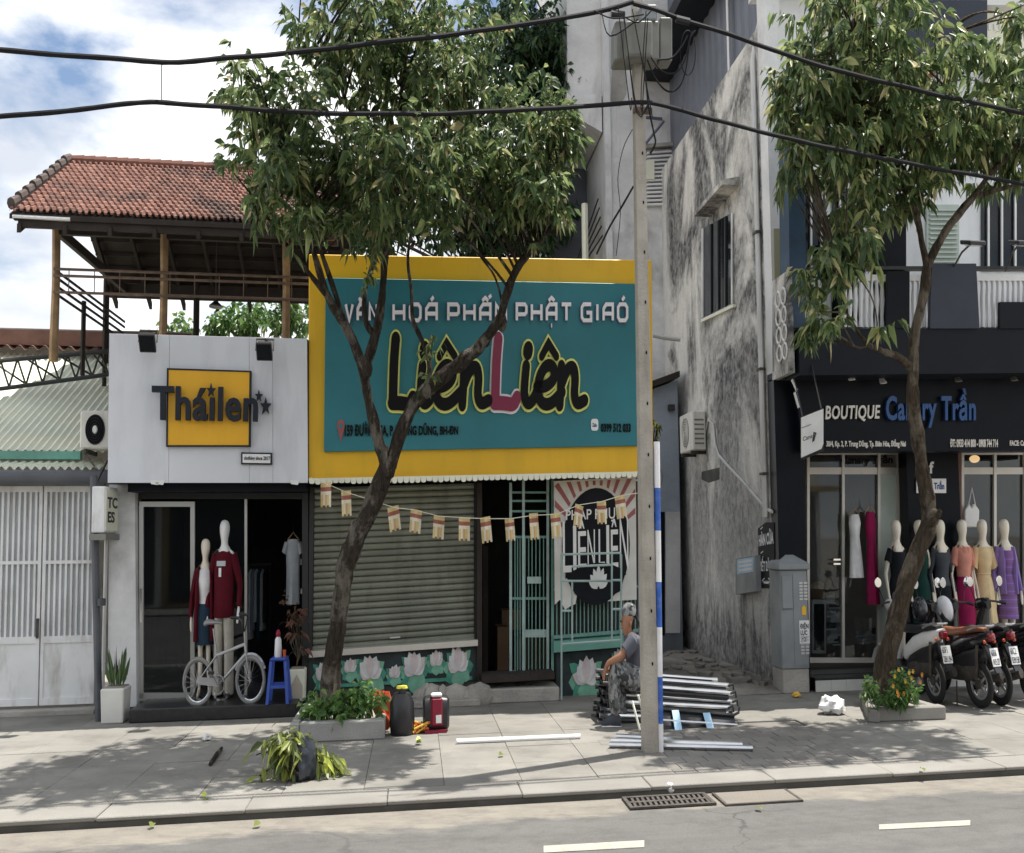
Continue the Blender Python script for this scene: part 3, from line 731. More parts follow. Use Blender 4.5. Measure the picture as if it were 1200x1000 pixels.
# ================================================================ clothing shop with white fascia
FN, SNG = 12.9, 13.55                            # fascia face, shop glass
uA = at(127, 566, 13.3).x; uB = at(361, 566, 13.3).x
shop = thing('clothing_shop', 'small clothing shop with black glazed front under the white fascia', 'shop', ((uA + uB) / 2, 13.5, 0))
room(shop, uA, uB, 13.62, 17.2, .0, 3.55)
MB().box((at(151, 830, 12.62).x, 12.62, 0), (at(347, 825, 12.62).x, 13.62, .13)).build('step', m_step, shop, bevel=.01)
MB().prism([at(128, 568, 13.3), at(158, 568, 13.3), at(160, 828, 13.3), at(126, 832, 13.3)], (0, .3, 0)).build('pilaster', m_wallwhite, shop)
zc = at(250, 575, 13.5).z
MB().box((uA + .4, 13.05, zc - .03), (uB, 13.6, zc + .55)).build('soffit', m_black, shop)
# shopfront framing and glass
def fr_bar(par, x0, y0, x1, y1, n, mat, name='frame_bar', d=.07): return pbox(name, rect(x0, y0, x1, y1), n, d, mat, par)
zf = .13
fr_bar(shop, 156, 572, 162, 828, 13.45, m_frame); fr_bar(shop, 354, 570, 361, 822, 13.45, m_frame)
fr_bar(shop, 162, 572, 354, 585, 13.46, m_frame, 'header')
dn = 13.42
door = pbox('door', [(163,588),(228,588),(228,594),(163,594)], dn, .05, m_alu, shop)
for q in ((163,594,168,818),(223,594,228,818),(163,812,228,822)): fr_bar(door, *q, dn, m_alu, 'frame', .05)
pbox('pane', rect(168,594,223,812), dn + .02, .008, m_glass, door)
fr_bar(door, 164, 690, 166, 730, dn - .03, m_chrome, 'handle', .03)
fr_bar(shop, 286.5, 585, 289.5, 820, dn + .03, m_alu, 'mullion', .05); fr_bar(shop, 228, 816, 354, 821, dn + .03, m_frame, 'bottom_rail')
pbox('window_pane', rect(229,586,286.5,816), dn + .055, .008, m_glass, shop)
# door on the right stands open: jamb with fittings
fr_bar(shop, 352, 655, 353.5, 662, 13.43, m_chrome, 'lock', .02); fr_bar(shop, 352.3, 690, 354, 696, 13.43, m_chrome, 'lock', .02)
# fascia
FQ = [(128,391),(360,397),(361,566),(126,566)]
fm = quadmap(FQ, FN)
sign = thing('fascia_sign', 'white panelled shop fascia reading Tháilen in charcoal letters over a yellow square', 'sign', fm(.5, 0))
MB().prism([fm(0,0,-.01), fm(1,0,-.01), fm(1,1,-.01), fm(0,1,-.01)], (0, .55, 0)).build('backing', m_band, sign)
cuts = [0, .298, .70, .82, 1.0]
for a, b in zip(cuts, cuts[1:]):
    e = .0006
    MB().prism([fm(a+e,.0), fm(b-e,.0), fm(b-e,1), fm(a+e,1)], (0, .0095, 0)).build('panel', m_acp, sign, bevel=.0015)
yq = quadmap([(198,433.5),(294,436.5),(293,523),(197,523)], FN)
MB().prism([yq(0,0,.05), yq(1,0,.05), yq(1,1,.05), yq(0,1,.05)], (0, .049, 0)).build('yellow_panel', m_yellow2, sign)
for a in (((-.012,-.012),(1.012,-.012),(1.012,.008),(-.012,.008)), ((-.012,.992),(1.012,.992),(1.012,1.012),(-.012,1.012)), ((-.012,.008),(.008,.008),(.008,.992),(-.012,.992)), ((.992,.008),(1.012,.008),(1.012,.992),(.992,.992))):
    MB().prism([yq(s, t, .058) for s, t in a], (0, .056, 0)).build('panel_edge', m_char, sign)
tq = quadmap([(181,454),(305,456),(303.5,496),(181,494)], FN)
put_text('Tháılen', tq, .05, m_char, sign, 'letter', True, offset=.024, d0=.085, spacing=1.04)
def star(px, py, r, n, d, mat, par):
    c = at(px, py, n); m = MB()
    pts = [c + Vector((cos(pi/2 + i*pi/5) * (r if i % 2 == 0 else r * .42), -d, sin(pi/2 + i*pi/5) * (r if i % 2 == 0 else r * .42))) for i in range(10)]
    m.prism(pts, (0, .04, 0)).build('star', mat, par)
star(249.5, 459.5, .075, FN, .13, m_char, sign); star(304, 465, .065, FN, .06, m_char, sign); star(312, 477, .095, FN, .06, m_char, sign)
pq = quadmap([(283,530.5),(319,531),(319,545),(283,544.5)], FN)
MB().prism([pq(0,0,.03), pq(1,0,.03), pq(1,1,.03), pq(0,1,.03)], (0,.028,0)).build('tagline_frame', m_char, sign)
MB().prism([pq(.05,.13,.034), pq(.95,.13,.034), pq(.95,.87,.034), pq(.05,.87,.034)], (0,.003,0)).build('tagline_plate', m_pale, sign)
put_text('clothing since 2017', quadmap([(286,534.5),(316.5,535),(316.5,541),(286,540.5)], FN - .036), .002, m_char, sign, 'tagline', False, offset=.02)
for x in (176, 182, 340): pbox('torn_edge', [(x,563),(x+RNG.uniform(6,16),563),(x+9,568.5),(x+1,567.5)], FN - .006, .005, m_pale, sign)

def floodlight(label, px, py, n, par_n, arm=True):
    c = at(px, py, n); t = thing('floodlight', label, 'floodlight', c, 'floodlights on the white fascia')
    f = lambda a, b, z: c + Vector((a, b, z))
    tilt = radians(35)
    def rt_(p): return f(p[0], p[1] * cos(tilt) - p[2] * sin(tilt), p[1] * sin(tilt) + p[2] * cos(tilt))
    MB().hexa([(-.13,-.04,-.10),(.13,-.04,-.10),(.11,.05,-.08),(-.11,.05,-.08),(-.13,-.04,.10),(.13,-.04,.10),(.11,.05,.08),(-.11,.05,.08)]).xf(lambda p: rt_(p)).build('housing', m_blackm, t, bevel=.008)
    MB().box((-.11,-.047,-.08),(.11,-.042,.08)).xf(lambda p: rt_(p)).build('lens', m_glassdk, t)
    for i in range(5): MB().box((-.1 + .045*i, .05, -.07), (-.09 + .045*i, .075, .07)).xf(lambda p: rt_(p)).build('fin', m_blackm, t)
    MB().tube([f(-.14,0,0), f(-.14,.05,.12), f(.14,.05,.12), f(.14,0,0)], .012, 5).build('bracket', m_iron, t)
    MB().tube([f(0,.05,.12), f(0, par_n - n, .13), f(0, par_n - n + .1, .05)], .015, 6).build('arm', m_iron, t)
    return t
floodlight('black floodlight over the fascia letter T', 173, 401, FN - .30, FN)
floodlight('black floodlight over the stars of the fascia lettering', 310, 411, FN - .30, FN)

# projecting box sign by the downpipe
bn0 = 12.75; p = at(108, 570, bn0); q = at(108, 632, bn0); e = at(123, 600, bn0)
bs = thing('box_sign', 'small grubby white projecting box sign beside the dark downpipe', 'sign', (p.x, bn0, q.z))
MB().box((p.x, bn0, q.z + .06), (e.x, bn0 + .52, p.z)).build('box', m_gate, bs, bevel=.01)
MB().box((p.x - .02, bn0 - .03, q.z - .01), (e.x + .03, bn0 + .54, q.z + .05)).build('bottom_tray', m_greybox, bs)
MB().box((e.x, bn0 + .02, q.z + .08), (e.x + .012, bn0 + .50, p.z - .03)).build('face', m_cream, bs)
ff = lambda s, t, d=0.0: Vector((e.x + .013 + d, bn0 + .06 + .40 * s, q.z + .16 + (p.z - q.z - .26) * t))
ff.w = .4; ff.h = .4
put_text('TC\nES', ff, .004, m_char, bs, 'lettering', offset=.03)
dp = thing('downpipe', 'dark grey drainpipe between the gate and the clothing shop', 'pipe', gnd(117, 842))
a = at(119, 560, 13.2); b = gnd(116, 845); 
MB().tube([Vector((b.x, b.y, 0)), Vector((a.x, b.y, a.z))], .055, 10).build('pipe', m_dpipe, dp, smooth=True)
for z in (.12, 1.1, 2.0): MB().tube([Vector((b.x, b.y, z)), Vector((b.x, b.y, z + .07))], .065, 10).build('collar', m_dpipe, dp, smooth=True)
wp = at(124.5, 632, 13.27); MB().tube([wp, Vector((wp.x - .01, 13.27, .1))], .03, 8).build('conduit', m_pvc, dp, smooth=True)

# ================================================================ terrace pavilion with tiled roof
EN, RN, BN = 13.15, 15.2, 17.3
ez = at(150, 256, EN).z; rz = at(150, 196.5, RN).z; ue0 = at(11, 252, EN).x; ue1 = at(392, 262, EN).x
pav = thing('pavilion', 'open timber pavilion with red tiled gable roof on the terrace above the clothing shop', 'pavilion', ((ue0 + ue1) / 2, 15, 3.5))
def rtile():
    m = NT('roof tile'); m.b.inputs['Roughness'].default_value = .85
    g_ = m.n('ShaderNodeNewGeometry'); r = m.n('ShaderNodeValToRGB'); r.color_ramp.elements.new(.5); r.color_ramp.elements.new(.5)
    for i, (p, c) in enumerate([(0,(.165,.07,.05)),(.55,(.225,.105,.078)),(.85,(.285,.14,.105)),(1,(.19,.10,.08))]):
        r.color_ramp.elements[i].position = p; r.color_ramp.elements[i].color = (*c, 1)
    m.l(g_.outputs['Random Per Island'], r.inputs[0])
    f = m.noise(m.pos(), 1.1, 7, .65, .50, .64, .5); c = m.mix(m.math('MULTIPLY', f, .8), r.outputs[0], (.045,.032,.03))
    m.col(c); return m.mat
m_tile = rtile()
slopeL = sqrt((RN - EN) ** 2 + (rz - ez) ** 2); nu = 52; nr = 15; tw = (ue1 - ue0) / nu
tl_ = MB()
for sgn, n0, n1 in ((1, EN, RN), (-1, BN, RN)):
    for r in range(nr):
        for i in range(nu):
            t0, t1 = r / nr, (r + 1.25) / nr
            if t1 > 1.02: t1 = 1.02
            u = ue0 + tw * i; n_a = n0 + (n1 - n0) * t0; n_b = n0 + (n1 - n0) * t1
            za = ez + (rz - ez) * t0 + .045 + RNG.uniform(-.006, .006); zb_ = ez + (rz - ez) * t1 + .012
            w = tw * .98; h = .035
            prof = [(0, .0), (w * .18, h), (w * .45, h * .9), (w * .62, .0), (w, .004)]
            vs = [(u + x, n_a, za + y) for x, y in prof] + [(u + x, n_b, zb_ + y) for x, y in prof] + [(u + x, n_a, za + y - .02) for x, y in prof]
            k = len(prof)
            tl_.add(vs, [(j, j + 1, k + j + 1, k + j) for j in range(k - 1)] + [(2*k + j, 2*k + j + 1, j + 1, j) for j in range(k - 1)])
to = tl_.build('roof_tiles', m_tile, pav, recalc=False); to['kind'] = 'stuff'
for sgn, n0 in ((1, EN), (-1, BN)):      # boarding under the tiles
    s0, s1 = ez - .035, rz - .035
    MB().hexa([(ue0, n0, s0 - .02), (ue1, n0, s0 - .02), (ue1, RN, s1 - .02), (ue0, RN, s1 - .02), (ue0, n0, s0 + .03), (ue1, n0, s0 + .03), (ue1, RN, s1 + .03), (ue0, RN, s1 + .03)]).build('boarding', m_wooddk, pav)
    for i in range(9):
        t = (i + .5) / 9; n = n0 + (RN - n0) * t; z = s0 + (s1 - s0) * t
        MB().box((ue0 + .02, n - .025, z - .07), (ue1 - .02, n + .025, z - .021)).build('batten', m_wooddk, pav)
    for i in range(8):
        u = ue0 + .12 + (ue1 - ue0 - .3) * i / 7
        MB().hexa([(u, n0, s0 - .16), (u + .06, n0, s0 - .16), (u + .06, RN, s1 - .16), (u, RN, s1 - .16), (u, n0, s0 - .071), (u + .06, n0, s0 - .071), (u + .06, RN, s1 - .071), (u, RN, s1 - .071)]).build('rafter', m_wooddk, pav)
for i in range(26):
    u = ue0 + (ue1 - ue0) * i / 26
    MB().tube([(u, RN, rz + .06), (u + .29, RN, rz + .065)], [.05, .06], 8).build('ridge_tile', m_tile, pav)
m_tiledk = mk('mossy verge tile', (.07,.055,.05), .9, var=.4, scale=8)
for i in range(9):
    t = i / 9; a = Vector((ue0 + .02, EN + (RN - EN) * t, ez + .10 + (rz - ez) * t)); b = Vector((ue0 + .02, EN + (RN - EN) * (t + .125), ez + .075 + (rz - ez) * (t + .125)))
    MB().tube([a, b], [.065, .05], 8).build('verge_tile', m_tiledk, pav)
    a2 = Vector((a.x, BN - (a.y - EN), a.z)); b2 = Vector((b.x, BN - (b.y - EN), b.z)); MB().tube([a2, b2], [.065, .05], 8).build('verge_tile', m_tiledk, pav)
MB().box((ue0 + .12, EN + .03, ez - .13), (ue1, EN + .08, ez - .02)).build('eave_board', m_wooddk, pav)
MB().tube([(ue0 + .05, EN + .01, ez - .03), (ue0 + .95, EN + .01, ez - .035)], .022, 8).build('gutter', m_pale, pav)
PN = 13.75; zfl = at(240, 394, 13.4).z
posts = []
for px, yt in ((63, 262), (190.5, 275), (334.5, 285)):
    b = at(px, 400, PN); posts.append(b.x)
    MB().tube([(b.x, PN, zfl - .25), (b.x + .01, PN + .01, zfl + .6), (b.x, PN, ez + .1)], [.075, .065, .07], 8).build('post', m_wood, pav, smooth=True)
    MB().tube([(b.x, PN, ez - .05), (b.x, PN, ez + .2)], .05, 6).build('post_head', m_wooddk, pav)
BPN = 16.9
for px in (124, 230, 334, 392):
    b = at(px, 380, BPN); MB().tube([(b.x, BPN, zfl - .25), (b.x, BPN, ez + .1)], .065, 8).build('post', m_wooddk, pav)
for px, n in ((84, 14.9), (110, 15.9)):
    b = Vector((posts[0], n, 0)); MB().tube([(b.x, n, zfl - .25), (b.x, n, ez - .55)], .04, 6).build('post', m_wooddk, pav)
MB().box((posts[0], PN - .04, ez - .06), (ue1, PN + .04, ez + .06)).build('beam', m_wooddk, pav); MB().box((posts[0], BPN - .04, ez - .06), (ue1, BPN + .04, ez + .06)).build('beam', m_wooddk, pav)
MB().box((posts[0] - .04, PN, ez - .055), (posts[0] + .04, BPN, ez + .055)).build('beam', m_wooddk, pav)
# hanging frieze rails and the low railing
zr1, zr0 = at(70, 317, PN).z, at(70, 344, PN).z
def rails(p, q, zs_, rad, mat): 
    for z in zs_: MB().tube([(p[0], p[1], z), (q[0], q[1], z)], rad, 5).build('rail', mat, pav)
P0, P1 = (posts[0], PN - .06), (at(372, 330, PN).x, PN - .06)
rails(P0, P1, (zr1, zr1 - .07, zr0), .016, m_rail)
rails((posts[0], PN), (posts[0], BPN), (zr1, zr1 - .07, zr1 - .16, zr0), .018, m_wooddk)
x = P0[0] + .25
while x < P1[0]:
    MB().tube([(x, PN - .06, zr0), (x, PN - .06, zr1)], .008, 4).build('baluster', m_rail, pav); x += .42
rails((posts[0], BPN), (ue1, BPN), (zfl + .10, zfl + .25, zfl + .48), .014, m_wooddk)
x = posts[0] + .3
while x < ue1:
    MB().tube([(x, BPN, zfl - .1), (x, BPN, zfl + .48)], .01, 4).build('baluster', m_wooddk, pav); x += .5
MB().box((uA, 13.46, 3.551), (uB, 17.2, zfl - .26)).build('terrace_slab', m_conc, pav)
lam = at(253, 353, 15.2); MB().tube([lam + Vector((0,0,.9)), lam], .006, 4).loft([(lam, .03, .03), (lam - Vector((0,0,.06)), .13, .13), (lam - Vector((0,0,.075)), .13, .13)], 12).build('pendant_lamp', m_blackm, pav)
# ================================================================ centre shop with the teal sign
uC0 = at(362, 700, 13.5).x; uC1 = at(750, 700, 13.5).x
cs = thing('devotional_shop', 'single storey shop with roller shutter and barred doorway under the teal sign', 'shop', ((uC0 + uC1) / 2, 13.5, 0))
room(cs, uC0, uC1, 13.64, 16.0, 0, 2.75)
MB().box((uC0, 13.3, 2.36), (uC1, 13.62, 4.4)).build('upper_wall', m_conc, cs)
# shutter
SHN = 13.5
shq = quadmap([(368,571),(556,566),(556,749),(366,764)], SHN)
shu = MB().prism([shq(0,0,-.05), shq(1,0,-.05), shq(1,1,-.05), shq(0,1,-.05)], (0,.02,0)).build('roller_shutter', m_slat, cs)
ns = 25
for i in range(ns):
    t0, t1 = i / ns, (i + 1) / ns; m = MB(); prof = [(0,.0),(.18,.022),(.5,.034),(.80,.022),(.93,.0),(.93,-.02),(0,-.02)]
    a = [shq(.005, t0 + (t1 - t0) * y, d) for y, d in prof]; b = [shq(.995, t0 + (t1 - t0) * y, d) for y, d in prof]; k = len(prof)
    m.add(a + b, [(j, (j + 1) % k, k + (j + 1) % k, k + j) for j in range(k)] + [tuple(range(k)), tuple(range(2*k-1, k-1, -1))]).build('slat', m_slat, shu)
MB().prism([shq(.0,-.01,.03), shq(1,-.01,.03), shq(1,.03,.03), shq(0,.03,.03)], (0,.05,0)).build('bottom_rail', m_slat, shu)
MB().prism([shq(.47,.045,.04), shq(.535,.045,.04), shq(.535,.055,.04), shq(.47,.055,.04)], (0,.03,0)).build('handle', m_steel, shu)
for q in ([(363,571),(368,571),(366,764),(361,764)], [(556,566),(561,566),(561,750),(556,750)]): pbox('guide_rail', q, SHN - .05, .12, m_frame, cs)
pbox('sill', [(362,763.5),(560,750),(560,757),(362,771)], SHN - .17, .25, m_alu2, cs)
pbox('base_wall', [(361,771),(560,757),(560,824),(361,834)], SHN - .05, .14, m_soot, cs)
def lotus(qm, cx, cy, s, par, pads=True, d=.006, pink=True):
    """one printed lotus; s = half width in sign units along u (metres)"""
    W_, H_ = qm.w, qm.h
    P = lambda x, y, dd=0.0: qm(cx + x * s / W_, cy + y * s / H_, d + dd)
    def poly(pts, mat, dd, name): MB().prism([P(x, y, dd) for x, y in pts], (0, .0015, 0)).build(name, mat, par)
    def petal(ang, ln, wd, mat, dd, bx=0, by=0):
        ang += RNG.uniform(-.09, .09); ln *= RNG.uniform(.88, 1.1); wd *= RNG.uniform(.9, 1.1); c, s_ = cos(ang), sin(ang); pts = []
        for t, w in ((0,.12),(.3,.75),(.55,1),(.8,.65),(1,0),(.8,-.65),(.55,-1),(.3,-.75),(0,-.12)):
            a, b = t * ln, w * wd; pts.append((bx + a * c - b * s_, by + a * s_ + b * c))
        poly(pts, mat, dd, 'petal')
    if pads:
        for i, (an, ln, wd) in enumerate(((pi*.98,1.1,.36),(pi*.02,1.1,.36),(-pi*.18,1.0,.34),(-pi*.82,1.0,.34),(-pi*.5,.8,.5),(pi*.80,1.15,.26),(pi*.2,1.15,.26))): petal(an, ln, wd, m_lotusg if i % 2 else m_lotusg2, .002 * i, 0, -.15)
    for i, (an, ln, wd) in enumerate(((pi*.86,.85,.26),(pi*.14,.85,.26),(pi*.74,.95,.28),(pi*.26,.95,.28),(pi*.62,.97,.29),(pi*.38,.97,.29),(pi*.5,.98,.30))): petal(an, ln, wd, m_petal if (i % 3 or not pink) else m_petal2, .016 + .002 * i, 0, -.2)
lq = quadmap([(362,771.5),(559,758.5),(559,797),(362,808)], SHN - .05)
lp = MB().prism([lq(0,0,.02), lq(1,0,.02), lq(1,1,.02), lq(0,1,.02)], (0,.018,0)).build('lotus_panel', m_lotusbg, cs)
for cx_, cy_, s_, pd in ((.09,.42,.20,True),(.36,.42,.255,True),(.62,.45,.255,True),(.885,.48,.25,True),(.24,.60,.16,True),(.75,.64,.16,True),(.50,.32,.14,True)): lotus(lq, cx_, cy_, s_, lp, pd, d=.022)
MB().prism([lq(.12,.02,.025), lq(.97,.02,.025), lq(.97,.13,.025), lq(.12,.13,.025)], (0,.002,0)).build('water_print', m_lotusg, lp)
# middle post and doorway
pbox('post', [(559,566),(565,566),(565,806),(559,808)], SHN - .12, .2, m_wooddk, cs)
dz = at(600, 794, 13.5).z
MB().box((at(565,800,13.3).x, 13.0, 0), (at(652,800,13.3).x, 13.62, dz - .06)).build('door_step', m_conc, cs, bevel=.012)
pbox('threshold', [(565,793),(650,788),(650,796),(565,801)], 13.05, .5, m_wooddk, cs)
pbox('shelf_unit', rect(583,735,596,790), 14.4, .5, m_cardb, cs); pbox('carton', rect(588,715,612,738), 14.8, .4, m_cardb, cs); pbox('carton', rect(604,745,640,790), 15.2, .4, m_cardb, cs)
pbox('shelf_unit', rect(566,640,572,790), 14.0, .8, m_wooddk, cs)
gr = pbox('grille_gate', rect(597,566,600,792), 13.42, .04, m_gbarpale, cs)
def bars(par, xs, y0, y1, n, w, mat, name='bar', d=.02):
    for x in xs: pbox(name, rect(x, y0, x + w, y1), n, d, mat, par)
bars(gr, (603, 606, 609, 615, 619, 623, 627.5, 632, 636.5), 628, 790, 13.44, 1.1, m_greenbar)
bars(gr, (612,), 562, 790, 13.41, 3.0, m_gbarpale); bars(gr, (640.5,), 562, 790, 13.41, 3.0, m_gbarpale); bars(gr, (646,), 562, 792, 13.38, 3.0, m_greenbar)
for x0, y0, x1, y1, mt in ((598,576,642,578.5,m_greenbar),(598,586,642,588.5,m_greenbar),(598,598,642,600.5,m_greenbar),(597,628,643,631,m_greenbar),(597,700,643,703,m_greenbar),(612,738,642,747,m_gbarpale),(597,786,646,790,m_gbarpale)): pbox('rail', rect(x0,y0,x1,y1), 13.43, .025, mt, gr)
pbox('lock_plate', rect(618,676,634,684), 13.40, .02, m_gbarpale, gr)
# window bay right of the door
pbox('window_back', rect(649,564,748,760), 13.58, .05, m_dark, cs)
wb = pbox('window_grille', [(649,745),(748,737),(748,741),(649,749)], 13.34, .05, m_greenbar, cs)
bars(wb, [652 + 4.6 * i for i in range(21)], 690, 745, 13.36, 1.2, m_greenbar)
pbox('rail', [(649,690),(748,686),(748,689),(649,693)], 13.35, .04, m_greenbar, wb)
pbox('window_sill', [(649,752),(748,744),(748,757),(649,765)], 13.25, .3, m_green, cs)
pbox('base_wall', [(651,765),(748,757),(748,818),(651,824)], 13.42, .2, m_soot, cs)
lq2 = quadmap([(652,766),(747,758),(747,815),(652,821)], 13.42)
lp2 = MB().prism([lq2(0,0,.02), lq2(1,0,.02), lq2(1,1,.02), lq2(0,1,.02)], (0,.018,0)).build('lotus_panel', m_lotusbg, cs)
lotus(lq2, .36, .45, .30, lp2, True, d=.022); lotus(lq2, .80, .70, .22, lp2, True, d=.022)
# low plinth strip at the pavement
MB().box((uC0 + .1, 12.86, 0), (at(562,820,13).x, 13.36, .07)).build('plinth', m_conc, cs, bevel=.01)
mnd = MB()
for i in range(14):
    mnd.ball((at(533,812,13.1).x + RNG.uniform(-.5,.5), 13.1 + RNG.uniform(-.08,.08), .08), (RNG.uniform(.12,.3), .1, RNG.uniform(.08,.15)), 8)
mnd.build('cement_heap', m_conc, cs, smooth=True)

# banner with the printed roundel
bq = quadmap([(649,564),(745,559),(746,700),(650,706)], 13.26)
ban = thing('banner', 'pale banner with red rays and roundel reading PHÁP PHỤC LIÊN LIÊN', 'banner', bq(.5, 0))
bm_ = MB(); K1, K2 = 16, 18
def drape(s, t): return .02 * sin(s * 9 + t * 3) * (1 - .2 * t) + .018 * sin(t * 11 + s * 4)
def low(s): return -.02 + .12 * sin(s * 5.2) * (s < .62) + (.10 if .30 < s < .5 else 0) - (.12 if .12 < s < .3 else 0)
for j in range(K2 + 1):
    for i in range(K1 + 1):
        s = i / K1; t0 = low(s); t = t0 + (1 - t0) * j / K2; bm_.v.append(bq(s, t, 0.0))
for j in range(K2):
    for i in range(K1):
        a = j * (K1 + 1) + i; bm_.f.append((a, a + 1, a + K1 + 2, a + K1 + 1)); bm_.m.append(0)
bm_.build('cloth', m_banner, ban, recalc=False)
bp = lambda pts, d, mat, name: MB().prism([bq(s, t, d) for s, t in pts], (0,.002,0)).build(name, mat, ban)
C1 = (.505, .44); RX, RY = .415, .485
for i in range(13):
    a = radians(24 + 11 * i); a2 = a + radians(4.2)
    p0 = (C1[0] + RX * 1.05 * cos(a), C1[1] + RY * 1.05 * sin(a)); p1 = (C1[0] + RX * 1.05 * cos(a2), C1[1] + RY * 1.05 * sin(a2))
    def ext(p, a_):
        dx, dy = RX * cos(a_), RY * sin(a_); k = min((.985 - p[1]) / dy if dy > 0 else 9, ((.99 - p[0]) / dx) if dx > 0 else ((.01 - p[0]) / dx), .62); k = max(k, .02)
        return (p[0] + dx * k, p[1] + dy * k)
    bp([p0, p1, ext(p1, a2), ext(p0, a)], .004, m_bannerred, 'ray_print')
def el_(rx, ry, a0=0, a1=360, k=40, c=C1): return [(c[0] + rx * cos(radians(a0 + (a1 - a0) * i / k)), c[1] + ry * sin(radians(a0 + (a1 - a0) * i / k))) for i in range(k if a1 - a0 == 360 else k + 1)]
bp(el_(RX, RY), .008, m_bannerblk, 'roundel_print')
bp([(.13,.50),(.13,.47)] + [(.13 + .74 * i / 10, .27 - .14 * (abs(i - 5) / 5) ** 2 * .6) for i in range(11)] + [(.87,.47),(.87,.50)] + [(.87 - .74 * i / 10, .56 + .09 * (abs(i - 5) / 5) ** 2 - .06) for i in range(1, 10)], .0095, m_bannerblk, 'band_print')
put_text('PHÁP PHỤC', quadmap([(663,595),(730,592),(730,611),(663,613)], 13.26), .002, m_pale, ban, 'lettering', d0=.012, offset=.01)
lvs = [('L',.10,.205,.66),('I',.225,.265,.62),('Ê',.285,.385,.66),('N',.40,.49,.58),('L',.535,.61,.58),('I',.63,.665,.61),('Ê',.685,.775,.66),('N',.795,.90,.66)]
for ch, s0, s1, top in lvs:
    c_ = (s0 + s1) / 2; bot = .27 - .0 * c_ - .25 * (c_ - .5) ** 2
    f_ = (lambda s0, s1, bot, top: (lambda s, t, d=0.0: bq(s0 + (s1 - s0) * s, bot + (top - bot) * t, d)))(s0, s1, bot, top)
    put_text(ch, f_, .002, m_pale, ban, 'letter', d0=.013, offset=.0)
bp([(.16,.22)] + [(.16 + .70 * i / 10, .22 + .085 * (1 - ((i - 5) / 5) ** 2)) for i in range(1, 10)] + [(.86,.22),(.80,.06),(.62,.0),(.40,.0),(.24,.06)], .0165, m_bannerblk, 'arc_print')
lf_ = lambda s, t, d=0.0: bq(s, t, d)
lf_.w, lf_.h = bq.w, bq.h
for i, (an, ln, wd) in enumerate(((155,.20,.04),(25,.20,.04),(135,.22,.042),(45,.22,.042),(113,.24,.042),(67,.24,.042),(90,.26,.044))):
    an = radians(an); pts = []
    for t, w in ((.1,.3),(.4,.9),(.65,1),(.85,.6),(1,0),(.85,-.6),(.65,-1),(.4,-.9),(.1,-.3)):
        a, b = t * ln, w * wd; pts.append((.53 + (a * cos(an) - b * sin(an)) / bq.w, .09 + (a * sin(an) + b * cos(an)) / bq.h))
    bp(pts, .019 + .0015 * i, m_pale, 'petal_print')

# steel rack standing before the banner
rk = thing('steel_rack', 'grey welded tube rack standing in front of the banner and lotus panel', 'rack', gnd(662, 822))
RK = 13.0
def tb(p, q, r=.018, mat=None, name='tube', par=None): MB().tube([at(p[0], p[1], RK + (p[2] if len(p) > 2 else 0)), at(q[0], q[1], RK + (q[2] if len(q) > 2 else 0))], r, 6).build(name, mat or m_gbarpale, par or rk)
for x, y0, y1 in ((658,650,820),(670.5,680,755),(717,645,750),(728,650,818)): tb((x,y0),(x,y1))
for a, b in (((658,650),(728,648)),((670,664),(717,662)),((658,681),(670.5,681)),((717,680),(728,680)),((658,716),(670.5,716)),((717,714),(728,714)),((658,755),(728,750)),((670.5,681,.1),(717,681,.1))): tb(a, b, .014)

# ---- the big sign
SGN = 12.95
yqd = [(362,298),(763.5,305),(765.5,556),(361,564)]
sq_ = quadmap(yqd, SGN)
bsn = thing('shop_sign', 'large teal sign reading VĂN HOÁ PHẨM PHẬT GIAÓ LiênLiên', 'sign', sq_(.5, 0))
MB().prism([sq_(0,0), sq_(1,0), sq_(1,1), sq_(0,1)], (0,.33,0)).build('yellow_board', m_yellow, bsn, bevel=.008)
tqd = [(382,327),(745.5,334),(747.5,523),(380,530)]
tm_ = quadmap(tqd, SGN)
MB().prism([tm_(0,0,.06), tm_(1,0,.06), tm_(1,1,.06), tm_(0,1,.06)], (0,.058,0)).build('teal_panel', m_teal, bsn, bevel=.004)
GL = {'V':[[(0,1),(.5,0),(1,1)]],'A':[[(0,0),(0,.72),(.28,1),(1,1),(1,0)],[(0,.42),(1,.42)]],'N':[[(0,0),(0,1),(1,0),(1,1)]],'H':[[(0,0),(0,1)],[(1,0),(1,1)],[(0,.5),(1,.5)]],
 'O':['c',[(0,.2),(0,.8),(.2,1),(.8,1),(1,.8),(1,.2),(.8,0),(.2,0)]],'P':[[(0,0),(0,1),(.85,1),(1,.85),(1,.5),(.85,.38),(0,.38)]],'M':[[(0,0),(0,1),(.5,.45),(1,1),(1,0)]],'T':[[(0,1),(1,1)],[(.5,1),(.5,0)]],'G':[[(1,1),(.2,1),(0,.8),(0,.2),(.2,0),(1,0),(1,.48),(.5,.48)]],'I':[[(.5,0),(.5,1)]]}
AC = {'breve':[[(.2,1.42),(.35,1.25),(.65,1.25),(.8,1.42)]],'acute':[[(.45,1.25),(.7,1.48)]],'hat':[[(.2,1.22),(.5,1.42),(.8,1.22)]],'hook':[[(.85,1.42),(1.0,1.52),(.95,1.62)]],'dot':[[(.45,-.32),(.55,-.32)]]}
words = [(404,443,[('V',''),('A','breve'),('N','')]),(460,513,[('H',''),('O',''),('A','acute')]),(524,594,[('P',''),('H',''),('A','hat hook'),('M','')]),(604,670,[('P',''),('H',''),('A','hat dot'),('T','')]),(680,735.5,[('G',''),('I',''),('A',''),('O','acute')])]
